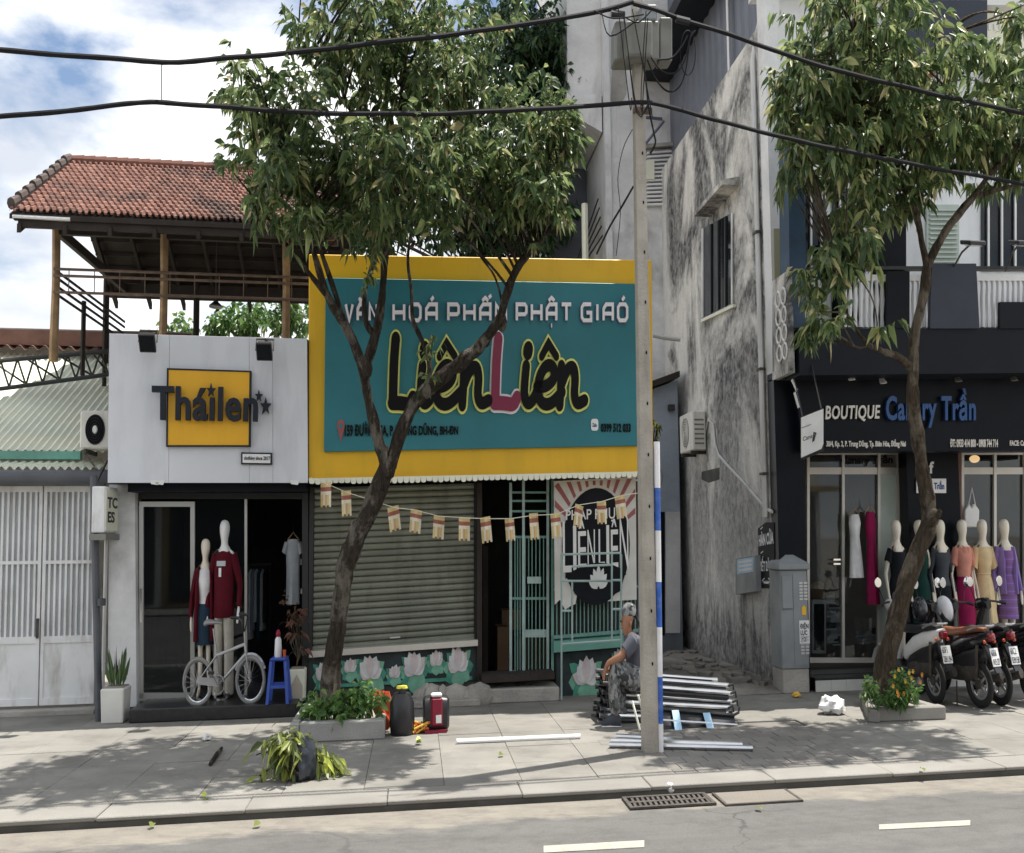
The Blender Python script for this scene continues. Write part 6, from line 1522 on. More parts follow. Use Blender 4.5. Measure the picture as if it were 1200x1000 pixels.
R_top = lambda d=.0: [(1.41,.07+d,.10+d,0,0),(1.38,.105+d,.175+d,0,0),(1.27,.125+d,.165+d,.015,0),(1.18,.11+d,.140+d,.01,0),(1.08,.095+d,.125+d,0,0)]
R_strap = lambda d=.0: [(1.36,.112+d,.142+d,.01,0),(1.27,.128+d,.158+d,.015,0),(1.18,.11+d,.138+d,.01,0),(1.08,.095+d,.122+d,0,0)]
def skirt(zb, wid, top=1.09, d=.0): return [(top,.097+d,.125+d,0,0),(.98,.125+d,.165+d,0,0),(.90,.138+d,.185+d,0,0),((.9+zb)/2,.142+wid*.5,.19+wid*.5,0,0),(zb,.145+wid,.19+wid,0,0)]
t, pl = mannequin('mannequin in a black off-shoulder dress, left of the leaning trunk', 1056, 790, MN, .15, STR + .1, m_mann, grp)
garment(t, pl, R_strap(.012) + skirt(.55, .03, 1.07, .012)[1:], c_black, 'dress', fold=.03); sleeves(t, pl, .165, .10, 1.24, c_black, .06, .07, .01)
t, pl = mannequin('mannequin in a long bottle green dress partly hidden by the leaning trunk', 1083, 790, MN, .15, STR, m_mann, grp)
garment(t, pl, R_strap(.012) + skirt(.10, .06, 1.07, .012)[1:], c_green, 'dress', fold=.05)
for s in (1,-1): MB().tube([(.09,s*.09,1.34),(.06,s*.09,1.42),(-.05,s*.09,1.40)], .012, 5).xf(lambda p: pl(p)).build('strap', c_green, t)
t, pl = mannequin('mannequin in a charcoal off-shoulder top and black skirt', 1108, 790, MN, .15, STR + .05, m_mann, grp)
garment(t, pl, [(1.345,.118,.205,.01,0),(1.27,.135,.19,.015,0),(1.18,.12,.15,.01,0),(1.06,.11,.14,0,0),(.96,.14,.185,0,0)], c_grey, 'top', fold=.02); garment(t, pl, skirt(.62, .02, 1.0, .006)[1:], c_black, 'skirt'); sleeves(t, pl, .165, .10, 1, c_grey, .06, .045, long=True)
t, pl = mannequin('mannequin in a pink shirt and long magenta skirt', 1134, 790, MN, .15, STR, m_mann, grp)
garment(t, pl, R_top(.014) + [(1.02,.11,.145,0,0)], c_pink, 'shirt', fold=.015); sleeves(t, pl, .165, .10, 1.2, c_pink, .068, .075, .01); garment(t, pl, skirt(.12, .05, 1.06, .016), c_mag, 'skirt', fold=.06, nf=9)
MB().add([pl((.12,.05,1.41)), pl((.14,.0,1.30)), pl((.12,-.05,1.41)), pl((.09,-.10,1.43)), pl((.13,-.08,1.36)), pl((.13,.08,1.36)), pl((.09,.10,1.43))], [(0,6,5,1),(1,4,3,2)]).build('collar', c_pink, t)
t, pl = mannequin('mannequin in a knee length cream dress', 1158, 790, MN, .15, STR - .05, m_mann, grp)
garment(t, pl, R_top(.012) + skirt(.52, .045, 1.07, .012)[1:], c_beige, 'dress', fold=.05, nf=8); sleeves(t, pl, .165, .10, 1.17, c_beige, .07, .08, .02)
MB().tube([pl(Vector((.105*cos(a), .137*sin(a), 1.085))) for a in [2*pi*i/16 for i in range(16)]], .013, 6, closed=True).build('belt', c_beige, t)
t, pl = mannequin('mannequin in a striped purple dress and lilac cardigan at the right', 1184, 790, MN - .05, .15, STR - .1, m_mann, grp)
rr_ = R_strap(.012) + skirt(.56, .02, 1.07, .012)[1:]
cloth_stripe = cloth('mauve stripe', (.20,.095,.13)); garment(t, pl, rr_, c_purp, 'dress')
def rad_at(z):
    for a, b in zip(rr_, rr_[1:]):
        if b[0] <= z <= a[0]:
            k = (a[0] - z) / (a[0] - b[0]); return a[1] + (b[1] - a[1]) * k, a[2] + (b[2] - a[2]) * k, a[3] + (b[3] - a[3]) * k
    return .14, .2, 0
for i in range(16):
    z = .59 + .047 * i; a_, b_, c_ = rad_at(z)
    MB().loft([(Vector((c_,0,z)), a_ + .003, b_ + .003), (Vector((c_,0,z + .016)), rad_at(z + .016)[0] + .003, rad_at(z + .016)[1] + .003)], 22, caps=False).xf(lambda p: pl(p)).build('stripe', cloth_stripe if i % 2 else c_lilac, t)
sleeves(t, pl, .165, .10, 1, c_lilac, .07, .055, long=True)
for s in (1, -1): MB().loft([(Vector((.0, s*.13, z)), a, b) for z, a, b in ((1.40,.10,.06),(1.25,.15,.065),(1.05,.14,.06),(.85,.16,.07))], 14).xf(lambda p: pl(p)).build('cardigan_front', c_lilac, t, smooth=True)
# inside the clothing shop
g2 = 'mannequins in the clothing shop window'
t, pl = mannequin('mannequin in an open wine red jacket, white tee and dark blue skirt', 239, 815, 13.30, .13, STR + .1, m_mann, g2, .93, None, .80)
garment(t, pl, R_top(.010) + [(1.0,.11,.14,0,0)], c_white, 'tee'); garment(t, pl, skirt(.58, .0, 1.03, .008), c_denim, 'skirt')
garment(t, pl, [(1.43,.06,.09,-.04,0),(1.39,.09,.20,-.03,0),(1.2,.10,.21,-.035,0),(.95,.11,.22,-.03,0),(.62,.12,.23,-.02,0)], c_red, 'jacket_back', fold=.02)
for s in (1, -1): garment(t, pl, [(1.41,.11,.05,.005,s*.13),(1.2,.135,.055,.01,s*.155),(.9,.14,.06,.01,s*.165),(.62,.145,.065,.01,s*.17)], c_red, 'jacket_front')
sleeves(t, pl, .175, .10, 1, c_red, .078, .06, long=True)
t, pl = mannequin('white headed mannequin in a wine red sweatshirt and khaki trousers', 261.5, 815, 13.25, .13, STR - .1, m_mannw, g2, 1.04, _jm, .78)
garment(t, pl, [(1.43,.075,.10,0,0),(1.39,.115,.20,0,0),(1.25,.145,.20,.01,0),(1.0,.145,.195,.01,0),(.80,.155,.205,.01,0),(.78,.14,.19,.01,0)], c_red, 'sweatshirt', fold=.015); sleeves(t, pl, .19, .12, 1, c_red, .08, .06, long=True)
for s in (1,-1): MB().loft([(Vector((0,s*.08,.90)),.12,.105),(Vector((0,s*.10,.6)),.10,.095),(Vector((0,s*.11,.3)),.095,.09),(Vector((0.01,s*.115,.04)),.10,.095)], 14).xf(lambda p: pl(p)).build('trouser_leg', c_khaki, t, smooth=True)
MB().prism([pl(q) for q in ((.155,.09,1.33),(.155,-.09,1.33),(.158,-.09,1.28),(.158,.09,1.28))], (0,-.004,0)).build('chest_print', c_pale, t); MB().box((-.02,-.008,-.045),(.02,0,.045)).xf(lambda p: pl((.16,-.02,1.22)) + p).build('hang_tag', c_white, t)

# ================================================================ hanging clothes and shop goods
def hung(label, px0, y0, px1, y1, n, mat, dress=True, name='hanging_dress', cat='dress', straps=True, group=None):
    a, b = at(px0, y0, n), at(px1, y1, n); w = (b.x - a.x); c = (a.x + b.x) / 2; t = thing(name, label, cat, (c, n, b.z), group); h = a.z - b.z
    m = MB(); prof = [(1.0,.26),(.96,.34),(.86,.42),(.66,.30),(.45,.38),(.2,.47),(0,.52)] if dress else [(1,.30),(.95,.48),(.85,.5),(.5,.46),(0,.48)]
    m.loft([(Vector((c, n, b.z + h * t0)), w * k, .05 + .03 * (1 - t0)) for t0, k in reversed(prof)], 16)
    for i, v in enumerate(m.v): m.v[i] = v + Vector((0, .02 * sin(v.x * 40 + v.z * 3) * (1 - (v.z - b.z) / h), 0))
    m.build('garment', mat, t, smooth=True)
    MB().tube([(c - w * .4, n, a.z - .01), (c, n, a.z + .07), (c + w * .4, n, a.z - .01)], .008, 5).build('hanger', m_wood, t); MB().tube([(c, n, a.z + .07), (c, n, a.z + .16)], .004, 4).build('hook', m_steel, t)
    if not dress:
        for s in (1,-1): MB().tube([(c + s * w * .40, n, a.z - .04), (c + s * w * .58, n, a.z - h * .22)], [.05,.055], 8).build('sleeve', mat, t, smooth=True)
    return t
hung('white sleeveless dress hanging in the boutique door', 993, 603, 1012, 677, 13.72, c_white)
hung('long maroon dress hanging in the boutique door', 1012, 600, 1031, 708, 13.74, c_mag)
hung('pale shirt dress hanging at the dark right jamb of the clothing shop', 335, 632, 352, 708, 13.75, c_pale, False, 'hanging_shirt', 'shirt')
tt = thing('tote_bag', 'white tote bag hanging in the right boutique window', 'bag', at(1139, 618, 13.7))
MB().prism([at(x, y, 13.7) for x, y in ((1131,598),(1136,590),(1139,596),(1142,590),(1148,598),(1147,618),(1131,618))], (0,.06,0)).build('pouch', m_pale, tt, bevel=.01); MB().tube([at(1135,592,13.73), at(1139,572,13.73), at(1143,592,13.73)], .01, 5).build('strap', m_pale, tt)
rk2 = thing('clothes_rack', 'black clothes rail inside the clothing shop', 'clothes rack', at(300, 800, 14.6))
for x in (291, 316): MB().tube([at(x, 815, 14.6), at(x, 662, 14.6)], .018, 6).build('upright', m_frame, rk2)
MB().tube([at(289, 662, 14.6), at(318, 662, 14.6)], .018, 6).build('rail', m_frame, rk2)
for i, (x, mt) in enumerate(((294,c_pale),(297.5,c_blueg),(301,c_pale),(304.5,c_denim),(308,c_pale),(311.5,c_black))):
    a, b = at(x, 672, 14.6), at(x, 748 - (i % 3) * 10, 14.6); t = thing('hanging_garment', ('%s garment on the clothes rail' % ['first pale','blue grey','second pale','dark blue','thin third pale','black'][i]), 'garment', b, 'garments on the clothes rail')
    MB().loft([(b, .05, .22), (a.lerp(b, .5), .045, .2), (a, .03, .2), (a + Vector((0,0,.05)), .01, .04)], 12).build('garment', mt, t, smooth=True); MB().tube([a + Vector((0,0,.04)), a + Vector((0,0,.12))], .004, 4).build('hook', m_steel, t)
# boutique goods behind the door
sh_ = thing('display_cabinet', 'white edged low cabinet inside the boutique door', 'cabinet', at(962, 765, 14.3))
pbox('case', rect(952,703,968,766), 14.3, .4, m_white, sh_); pbox('front', rect(954,708,966,762), 14.29, .008, m_glassdk, sh_)
for i, (x, y) in enumerate(((972,706),(977,712),(974,722),(979,728),(973,737),(978,744),(975,752),(981,755),(1008,745),(1016,748),(1024,744),(1012,753))):
    c = at(x, y, 14.35); c2 = thing('shoe', 'shoe on the boutique floor rack, %s' % ['topmost grey','topmost white','upper dark','upper pale','middle grey','middle white','lower pale','lowest white','left below the dresses','middle below the dresses','right below the dresses','front below the dresses'][i], 'shoe', c, 'shoes inside the boutique')
    MB().loft([(c + Vector((-.10,0,.03)), .01, .03), (c + Vector((-.06,0,.04)), .035, .04), (c + Vector((.04,0,.045)), .03, .045), (c + Vector((.10,0,.06)), .03, .06), (c + Vector((.12,0,.06)), .02, .03)], 10, ax=(Vector((0,1,0)), Vector((0,0,1)))).build('upper', [m_pale, c_grey, c_pale][i % 3], c2, smooth=True)
    MB().box(c + Vector((-.11,-.035,-.015)), c + Vector((.12,.035,.005))).build('sole', m_white, c2)
bk = thing('wicker_basket', 'brown basket of folded goods behind the boutique glass', 'basket', at(958, 703, 14.3)); MB().loft([(at(959,702,14.4), .16, .12), (at(959,690,14.4), .2, .15)], 14).build('basket', m_cardb, bk); MB().ball(at(959,689,14.4), (.17,.12,.08), 10).build('goods', c_beige, bk)
lmp = thing('ceiling_lamp', 'warm glowing lamp behind the right boutique transom', 'lamp', at(1147, 545, 14.6)); MB().ball(at(1142, 538, 14.6), (.10,.1,.05), 12).build('shade', emis('warm lamp', (1,.62,.3), 1.2), lmp, smooth=True)
lat = thing('lattice_decor', 'small blue lattice light panel inside the boutique transom', 'decor', at(983, 545, 14.2))
for i in range(7):
    MB().tube([at(977 + 2*i, 531, 14.2), at(983 + 2*i, 547, 14.2)], .006, 4).build('strip', c_lilac, lat); MB().tube([at(983 + 2*i, 531, 14.21), at(977 + 2*i, 547, 14.21)], .006, 4).build('strip', c_lilac, lat)
# ================================================================ seated man
MNN = gnd(722, 852).y + .12
mb0 = gnd(742, 850); mb0 = Vector((at(742, 800, MNN).x, MNN, 0))
man = thing('person', 'seated man in a backwards cap, grey tee and camouflage trousers on the stacked trestles', 'person', mb0)
zs0 = at(742, 800, MNN).z + .06
ux = lambda px, py, dn=0.0: (lambda q: Vector((q.x, q.y, q.z)))(at(px, py, MNN + dn))
def mk_person():
    hip = ux(746, 795); sh = ux(741.5, 753); hd = ux(735, 722)
    J = {'pel':(hip,(.13,.13)),'wst':(ux(746,778),(.115,.12)),'chs':(ux(744,762),(.12,.14)),'nkb':(ux(741,748),(.075,.075)),'nk':(ux(738.5,744),(.062,.062)),'jaw':(ux(734.2,738.5),(.092,.082)),'face':(ux(735.4,730),(.122,.102)),'crn':(ux(736.6,721),(.116,.102)),'top':(ux(737,714.5),(.07,.07)),'nos':(ux(727.8,731.5),(.022,.020))}
    E = [('pel','wst'),('wst','chs'),('chs','nkb'),('nkb','nk'),('nk','jaw'),('jaw','face'),('face','crn'),('crn','top'),('face','nos')]
    for s, k in ((-1,'a'),(1,'b')):        # a: nearer the road
        o = s * .10
        J['hip'+k] = (ux(745,797,o),(.10,.10)); J['kn'+k] = (ux(718.5 + (4 if s > 0 else 0), 783 + (2 if s > 0 else 0), o*1.2),.075); J['cf'+k] = (ux(720 + (7 if s > 0 else 0),812,o*1.2),.066); J['an'+k] = (ux(721.5 + (9 if s > 0 else 0),842,o*1.2),.042); J['to'+k] = (ux(711 + (10 if s > 0 else 0),850,o*1.3),(.045,.03))
        J['sh'+k] = (ux(741.5,754,s*.20),.062); J['el'+k] = (ux(726 + (2 if s > 0 else 0),771,s*.23),.043)
        E += [('pel','hip'+k),('hip'+k,'kn'+k),('kn'+k,'cf'+k),('cf'+k,'an'+k),('an'+k,'to'+k),('nkb','sh'+k),('sh'+k,'el'+k)]
        wr = ux(712.5 + (3 if s > 0 else 0), 777 + (1 if s > 0 else 0), s*.15); J['wr'+k] = (wr,.029); E.append(('el'+k,'wr'+k))
        pm = ux(709 + (3 if s > 0 else 0), 786, s*.14); J['pm'+k] = (pm,(.022,.036)); E.append(('wr'+k,'pm'+k))
        for i in range(4):
            f1 = pm + Vector((-.030 + .004*i, s*(-.030 + .020*i), -.045)); f2 = f1 + Vector((.006, 0, -.05 + .006*abs(i-1)))
            J['f%d%s' % (i,k)] = (f1,.009); J['g%d%s' % (i,k)] = (f2,.007); E += [('pm'+k,'f%d%s' % (i,k)),('f%d%s' % (i,k),'g%d%s' % (i,k))]
        th = (wr + pm) / 2 + Vector((.045, -s*.03, -.03)); J['th'+k] = (th,.010); J['tt'+k] = (th + Vector((.006,0,-.045)),.008); E += [('pm'+k,'th'+k),('th'+k,'tt'+k)]
    return J, E
PJ, PE = mk_person()
vs, fs = skin(PJ, PE, 'pel', 2)
MB().add(vs, fs).build('body', m_skin, man, smooth=True, recalc=False)
def pt(k, dx=0, dy=0, dz=0): return PJ[k][0] + Vector((dx, dy, dz))
# tee, trousers, cap, shoes
m = MB(); m.loft([(pt('nkb',0,0,.045), .075, .08), (pt('nkb',0,0,.01), .13, .19), (pt('chs',0,0,.02), .155, .215), (pt('wst'), .155, .175), (pt('pel',.02,0,.07), .17, .185), (pt('pel',.03,0,-.03), .18, .195)], 20)
m.build('tee_shirt', c_tee, man, smooth=True)
for k, s in (('a',-1),('b',1)):
    e = PJ['sh'+k][0].lerp(PJ['el'+k][0], .62); MB().tube([pt('sh'+k,0,-s*.05,.02), pt('sh'+k,-.01,s*.01,0), PJ['sh'+k][0].lerp(PJ['el'+k][0], .35), e], [.085,.088,.080,.074], 12).build('sleeve', c_tee, man, smooth=True)
    MB().tube([pt('hip'+k,.06,0,.02), pt('hip'+k,-.05,0,.02), PJ['hip'+k][0].lerp(PJ['kn'+k][0], .5), pt('kn'+k,.0,0,.01), pt('kn'+k,.02,0,-.06), pt('cf'+k), PJ['cf'+k][0].lerp(PJ['an'+k][0], .6), pt('an'+k,0,0,.05)], [.13,.135,.12,.105,.10,.092,.08,.07], 14).build('trouser_leg', c_camo, man, smooth=True)
    a, b = PJ['an'+k][0], PJ['to'+k][0]; zb_ = .0
    MB().loft([(Vector((a.x + .07, a.y, .05)), .045, .05), (Vector((a.x, a.y, .07)), .05, .07), (Vector((a.x - .09, a.y, .055)), .05, .055), (Vector((a.x - .17, a.y, .04)), .05, .035), (Vector((a.x - .22, a.y, .03)), .03, .02)], 12, ax=(Vector((0,1,0)), Vector((0,0,1)))).build('shoe', c_grey, man, smooth=True)
    MB().loft([(Vector((a.x + .08, a.y, .005)), .04, .004), (Vector((a.x - .1, a.y, .01)), .05, .012), (Vector((a.x - .22, a.y, .012)), .04, .012)], 10, ax=(Vector((0,1,0)), Vector((0,0,1)))).build('shoe_sole', m_pale, man)
MB().ball(pt('pel',.0,0,-.01), (.17,.19,.12), 14).build('trouser_seat', c_camo, man, smooth=True)
cpc = pt('crn', .0, 0, .028)
m = MB(); m.loft([(cpc + Vector((0,0,-.03)), .112, .096), (cpc + Vector((.005,0,.02)), .114, .096), (cpc + Vector((.01,0,.065)), .09, .08), (cpc + Vector((.01,0,.085)), .04, .04)], 18)
cap_ = m.build('cap', c_camo, man, smooth=True)
MB().loft([(cpc + Vector((.10,0,-.03)), .012, .085), (cpc + Vector((.16,0,-.10)), .010, .075), (cpc + Vector((.19,0,-.17)), .008, .045)], 10, ax=(Vector((0,0,1)), Vector((0,1,0)))).build('peak', c_camo, cap_, smooth=True)
MB().ball(pt('face', .045, 0, -.005), (.066, .082, .075), 10).build('hair', m_hair, man, smooth=True)
for s in (1,-1): MB().ball(pt('face',.02,s*.098,-.005), (.018,.01,.03), 8).build('ear', m_skin, man, smooth=True); MB().ball(pt('face',-.097,s*.034,.014), (.012,.020,.010), 8).build('eye', m_hair, man)
MB().box(pt('jaw',-.082,-.024,.012), pt('jaw',-.070,.024,.020)).build('mouth', m_maroon, man)
# ================================================================ stacked folding frames
SG = 'folded steel trestles stacked by the pole'
fl_ab = ['topmost', 'second', 'third', 'fourth', 'fifth', 'sixth', 'lowest']
s_y = [(706,792,853,803),(706,801,856,812),(705,811,858,822),(707,821,853,829),(703,830,852,836),(702,838,852,842),(700,846,850,850)]
for i, (x0, y0, x1, y1) in enumerate(s_y):
    n_ = MNN + .13 - .03 * (i % 2)
    a, b = at(x0, y0, n_), at(x1, y1, n_); t = thing('folding_trestle', 'folded steel tube trestle, %s of the stack by the pole' % fl_ab[i], 'trestle', (a + b) / 2 + Vector((0,0,-.04)), SG)
    for dn, nm in ((-.03, 'rail'), (.42, 'rail')):
        MB().tube([a + Vector((0,dn,0)), b + Vector((.02*i,dn,0))], .024, 8).build(nm, m_steel, t, smooth=True)
        MB().tube([a + Vector((.06,dn,-.040)), b + Vector((-.05,dn,-.040))], .022, 8).build(nm, m_frame, t, smooth=True)  # extra black rails that darken the gaps under the steel ones
    MB().hexa([a + Vector((.1,.0,-.03)), b + Vector((-.1,.0,-.03)), b + Vector((-.1,.40,-.03)), a + Vector((.1,.40,-.03)), a + Vector((.1,.0,-.012)), b + Vector((-.1,.0,-.012)), b + Vector((-.1,.40,-.012)), a + Vector((.1,.40,-.012))]).build('gap_filler', c_black, t)  # black sheet added so the shaded gaps between tubes read dark
    for f in (.04, .5, .95): p = a.lerp(b, f); MB().tube([p + Vector((0,-.03,-.02)), p + Vector((0,.42,-.02))], .016, 6).build('crossbar', m_frame, t)
    MB().tube([b + Vector((-.02,-.05,.0)), b + Vector((.06,-.05,.015)), b + Vector((.07,-.05,-.04))], .014, 6).build('end_hook', m_blackm, t)
pn = thing('folding_bench', 'black folding bench with pale blue rungs leaning against the front of the stack', 'bench', gnd(820, 862))
PB = MNN - .30
q = [at(776,831,PB+.12), at(860,838,PB+.12), at(866,866,PB-.06), at(776,862,PB-.06)]
MB().prism(q, (0,.03,0)).build('panel', m_blackm, pn)
for a, b in ((0,1),(3,2)): MB().tube([q[a] + Vector((0,-.02,0)), q[b] + Vector((0,-.02,0))], .018, 6).build('edge_tube', m_frame, pn)
MB().tube([(q[0]+q[3])/2 + Vector((0,-.03,.02)), (q[1]+q[2])/2 + Vector((0,-.03,.02))], .014, 6).build('mid_tube', m_steel, pn)
for f in (.12, .55):
    a = q[0].lerp(q[1], f); b = q[3].lerp(q[2], f + .04); d = Vector((.11,0,0)); MB().prism([a + Vector((0,-.045,0)), a + d + Vector((0,-.045,0)), b + d + Vector((0,-.045,.03)), b + Vector((0,-.045,.03))], (0,.012,0)).build('rung', m_lightblue, pn)
for p in (q[1], q[2]): MB().tube([p, p + Vector((.08,0,.02)), p + Vector((.09,0,.07))], .014, 6).build('hook', m_blackm, pn)
for f, (x0,y0,x1,y1) in (((.0),(748,815,758,852)),((.0),(741,822,750,856))): 
    o = MB().tube([at(x0,y0,PB-.05), gnd(x1,y1,.02)], .016, 6).build('loose_strut', m_cream, pn)
for i, (x0,y0,x1,y1,lab) in enumerate(((716,868,870,873,'longest steel pipe lying nearest the pole foot'),(714,873,882,877,'dull steel pipe lying on the pavement in front of the stack'),(722,863,800,867,'short bright pipe lying just under the folding bench'))):
    a, b = gnd(x0,y0,.025), gnd(x1,y1,.025); tag(MB().tube([a, b], .024, 8).build('steel_pipe', m_steel, smooth=True), lab, 'pipe', 'pipes lying by the stack')
a, b = gnd(535,869,.02), gnd(680,863,.02); tag(MB().tube([a, b], .022, 8).build('plastic_pipe', m_bandwhite, smooth=True), 'thin white plastic pipe lying on the sunny pavement before the doorway', 'pipe')
# ================================================================ bicycle
WBk = gnd(292, 826, .13); bn = 12.85
RW = .225
rw = gnd(232, 799, .13 + RW); bn = rw.y; fw = at(293.6, 794, bn); fw.z = .13 + RW
by = thing('bicycle', 'silver bicycle leaning in front of the clothing shop window', 'bicycle', ((rw.x + fw.x) / 2, bn, .13))
bb = rw.lerp(fw, .40) + Vector((0,0,-.03)); seat = at(250, 733, bn); hdt = at(287, 755, bn); hdb = at(288.5, 766, bn)
for c, nm in ((rw, 'rear'), (fw, 'front')):
    w = MB().tube([c + Vector((RW * .97 * cos(2*pi*i/36), .0, RW * .97 * sin(2*pi*i/36))) for i in range(36)], .022, 8, closed=True).build('wheel', m_rubber if False else mk('grey bicycle tyre', (.20,.20,.19), .8), by, smooth=True)
    MB().tube([c + Vector((RW * .88 * cos(2*pi*i/36), .0, RW * .88 * sin(2*pi*i/36))) for i in range(36)], .012, 6, closed=True).build('rim', m_steel, w, smooth=True)
    sp_ = MB()
    for i in range(20): a = 2*pi*i/20; sp_.tube([c + Vector((.02*cos(a+.6), .025*(-1)**i, .02*sin(a+.6))), c + Vector((RW*.88*cos(a), 0, RW*.88*sin(a)))], .0022, 3)
    sp_.build('spokes', m_steel, w); MB().tube([c + Vector((0,-.05,0)), c + Vector((0,.05,0))], .022, 8).build('hub', m_steel, w)
tube = lambda a, b, r, nm='frame_tube', mt=None: MB().tube([a, b], r, 8).build(nm, mt or m_bikes, by, smooth=True)
sc_ = at(254, 768, bn)
for a, b, r in ((bb, hdb, .020), (sc_, hdt, .018), (bb, sc_, .018), (sc_, seat + Vector((0,0,-.03)), .014)): tube(a, b, r)
for s in (-.045, .045):
    tube(rw + Vector((0,s,0)), bb + Vector((0,s*.4,0)), .010); tube(rw + Vector((0,s,0)), sc_ + Vector((0,s*.4,0)), .010); tube(fw + Vector((0,s,0)), hdb + Vector((0,s,.02)), .013, 'fork_blade')
tube(hdb, hdt, .022, 'head_tube'); MB().tube([hdt, hdt + Vector((-.01,0,.13))], .014, 6).build('stem', m_steel, by)
ht = hdt + Vector((-.01,0,.13)); MB().tube([ht + Vector((-.04,-.28,.14)), ht + Vector((.0,-.22,.12)), ht + Vector((0,-.05,0)), ht + Vector((0,.05,0)), ht + Vector((.0,.22,.12)), ht + Vector((-.04,.28,.14))], .012, 7).build('handlebar', m_steel, by, smooth=True)
for s in (-1,1): MB().tube([ht + Vector((-.03,s*.27,.14)), ht + Vector((-.15,s*.30,.15))], .016, 8).build('grip', m_blackm, by)
MB().loft([(seat + Vector((-.13,0,.02)), .03, .09), (seat + Vector((-.08,0,.035)), .03, .085), (seat + Vector((.05,0,.03)), .02, .03), (seat + Vector((.14,0,.02)), .012, .02)], 10, ax=(Vector((0,0,1)), Vector((0,1,0)))).build('saddle', m_bikes, by, smooth=True)
cr_ = MB().tube([bb + Vector((.09*cos(2*pi*i/20),-.035,.09*sin(2*pi*i/20))) for i in range(20)], .008, 5, closed=True).build('chainring', m_steel, by)
for s in (-1,1): MB().tube([bb + Vector((0,s*.06,0)), bb + Vector((s*.10,s*.06,-.12*s))], .010, 6).build('crank', m_steel, by); c = bb + Vector((s*.10,s*.10,-.12*s)); MB().box(c - Vector((.04,.04,.012)), c + Vector((.04,.04,.012))).build('pedal', m_blackm, by)
MB().prism([rw + Vector((.0,-.05,.05)), bb + Vector((.0,-.05,.06)), bb + Vector((0,-.05,-.02)), rw + Vector((0,-.05,-.02))], (0,.006,0)).build('chain_guard', m_bikes, by)
MB().tube([fw + Vector((RW*1.1*cos(radians(a)),0,RW*1.1*sin(radians(a)))) for a in range(25,160,12)], .022, 6).build('mudguard', m_bikes, by, smooth=True)
# ================================================================ stool, pots, plants
su = gnd(327, 823, .13); st_ = thing('plastic_stool', 'blue plastic stool outside the clothing shop', 'stool', (su.x, su.y, .13))
sh = at(327, 770, su.y).z
MB().box((su.x - .13, su.y - .13, sh - .03), (su.x + .13, su.y + .13, sh)).build('seat', m_stool, st_, bevel=.012)
for a in (-1,1):
    for b in (-1,1): MB().hexa([Vector((su.x + a*.16 + dx, su.y + b*.16 + dy, .13)) for dx, dy in ((-.022,-.022),(.022,-.022),(.022,.022),(-.022,.022))] + [Vector((su.x + a*.11 + dx, su.y + b*.11 + dy, sh - .03)) for dx, dy in ((-.022,-.022),(.022,-.022),(.022,.022),(-.022,.022))]).build('leg', m_stool, st_)
for z in (.28,):
    for a in (-1,1): MB().box((su.x - .13, su.y + a*.145 - .008, z), (su.x + .13, su.y + a*.145 + .008, z + .03)).build('stretcher', m_stool, st_)
bt = thing('spray_bottle', 'white bottle with a red cap on the blue stool', 'bottle', (su.x - .02, su.y, sh)); MB().loft([(Vector((su.x-.02,su.y,sh+z)), r, r) for z, r in ((0,.055),(.03,.06),(.10,.055),(.17,.05),(.20,.025))], 12).build('bottle', m_bandwhite, bt, smooth=True); MB().ball((su.x-.02,su.y,sh+.225), (.04,.04,.045), 10).build('cap', m_machred, bt, smooth=True)
cpx = thing('cup', 'small orange cup beside the bottle on the blue stool', 'cup', (su.x + .08, su.y - .03, sh)); MB().loft([(Vector((su.x+.085,su.y-.03,sh+z)), r, r) for z, r in ((0,.02),(.07,.028))], 10).build('cup', m_orange, cpx)
def boxpot(label, px, py, w, h, z0=0.0, mat=None, panel=False):
    c = gnd(px, py, z0); t = thing('planter', label, 'planter', (c.x, c.y, z0)); k = .92
    MB().hexa([(c.x-w*k,c.y-w*.2,z0),(c.x+w*k,c.y-w*.2,z0),(c.x+w*k,c.y+w*1.5,z0),(c.x-w*k,c.y+w*1.5,z0),(c.x-w,c.y-w*.3,z0+h),(c.x+w,c.y-w*.3,z0+h),(c.x+w,c.y+w*1.6,z0+h),(c.x-w,c.y+w*1.6,z0+h)]).build('pot', mat or m_cream, t, bevel=.012)
    MB().box((c.x-w*.85,c.y-w*.15,z0+h+.001),(c.x+w*.85,c.y+w*1.45,z0+h+.008)).build('soil', m_ground, t)
    if panel: MB().prism([(c.x-w*.7,c.y-w*.31,z0+h*.1),(c.x+w*.7,c.y-w*.31,z0+h*.1),(c.x+w*.72,c.y-w*.34,z0+h*.5),(c.x,c.y-w*.36,z0+h*.85),(c.x-w*.72,c.y-w*.34,z0+h*.5)], (0,.006,0)).build('relief', m_sand, t)
    return t, Vector((c.x, c.y + w * .65, z0 + h))
t, c = boxpot('white concrete planter with a snake plant by the dark downpipe', 132, 848, .175, .33, mat=m_tilew)
pt_ = thing('snake_plant', 'upright snake plant in the white concrete planter', 'plant', c); m = MB(); R = random.Random(4)
for i in range(34):
    a = R.random() * 6.28; r = R.random() * .10; b = c + Vector((r*cos(a), r*sin(a), 0)); L_ = R.uniform(.16,.42); d = Vector((cos(a)*.38*R.random(), sin(a)*.38*R.random(), 1)).normalized(); leaf_add(m, b, d, Vector((cos(a+1.5), sin(a+1.5), .2)), L_, .028, .1)
m.build('leaves', m_snake, pt_, recalc=False)
t, c = boxpot('white relief planter between the blue stool and the shutter', 348, 822, .13, .32, .1, m_cream, True)
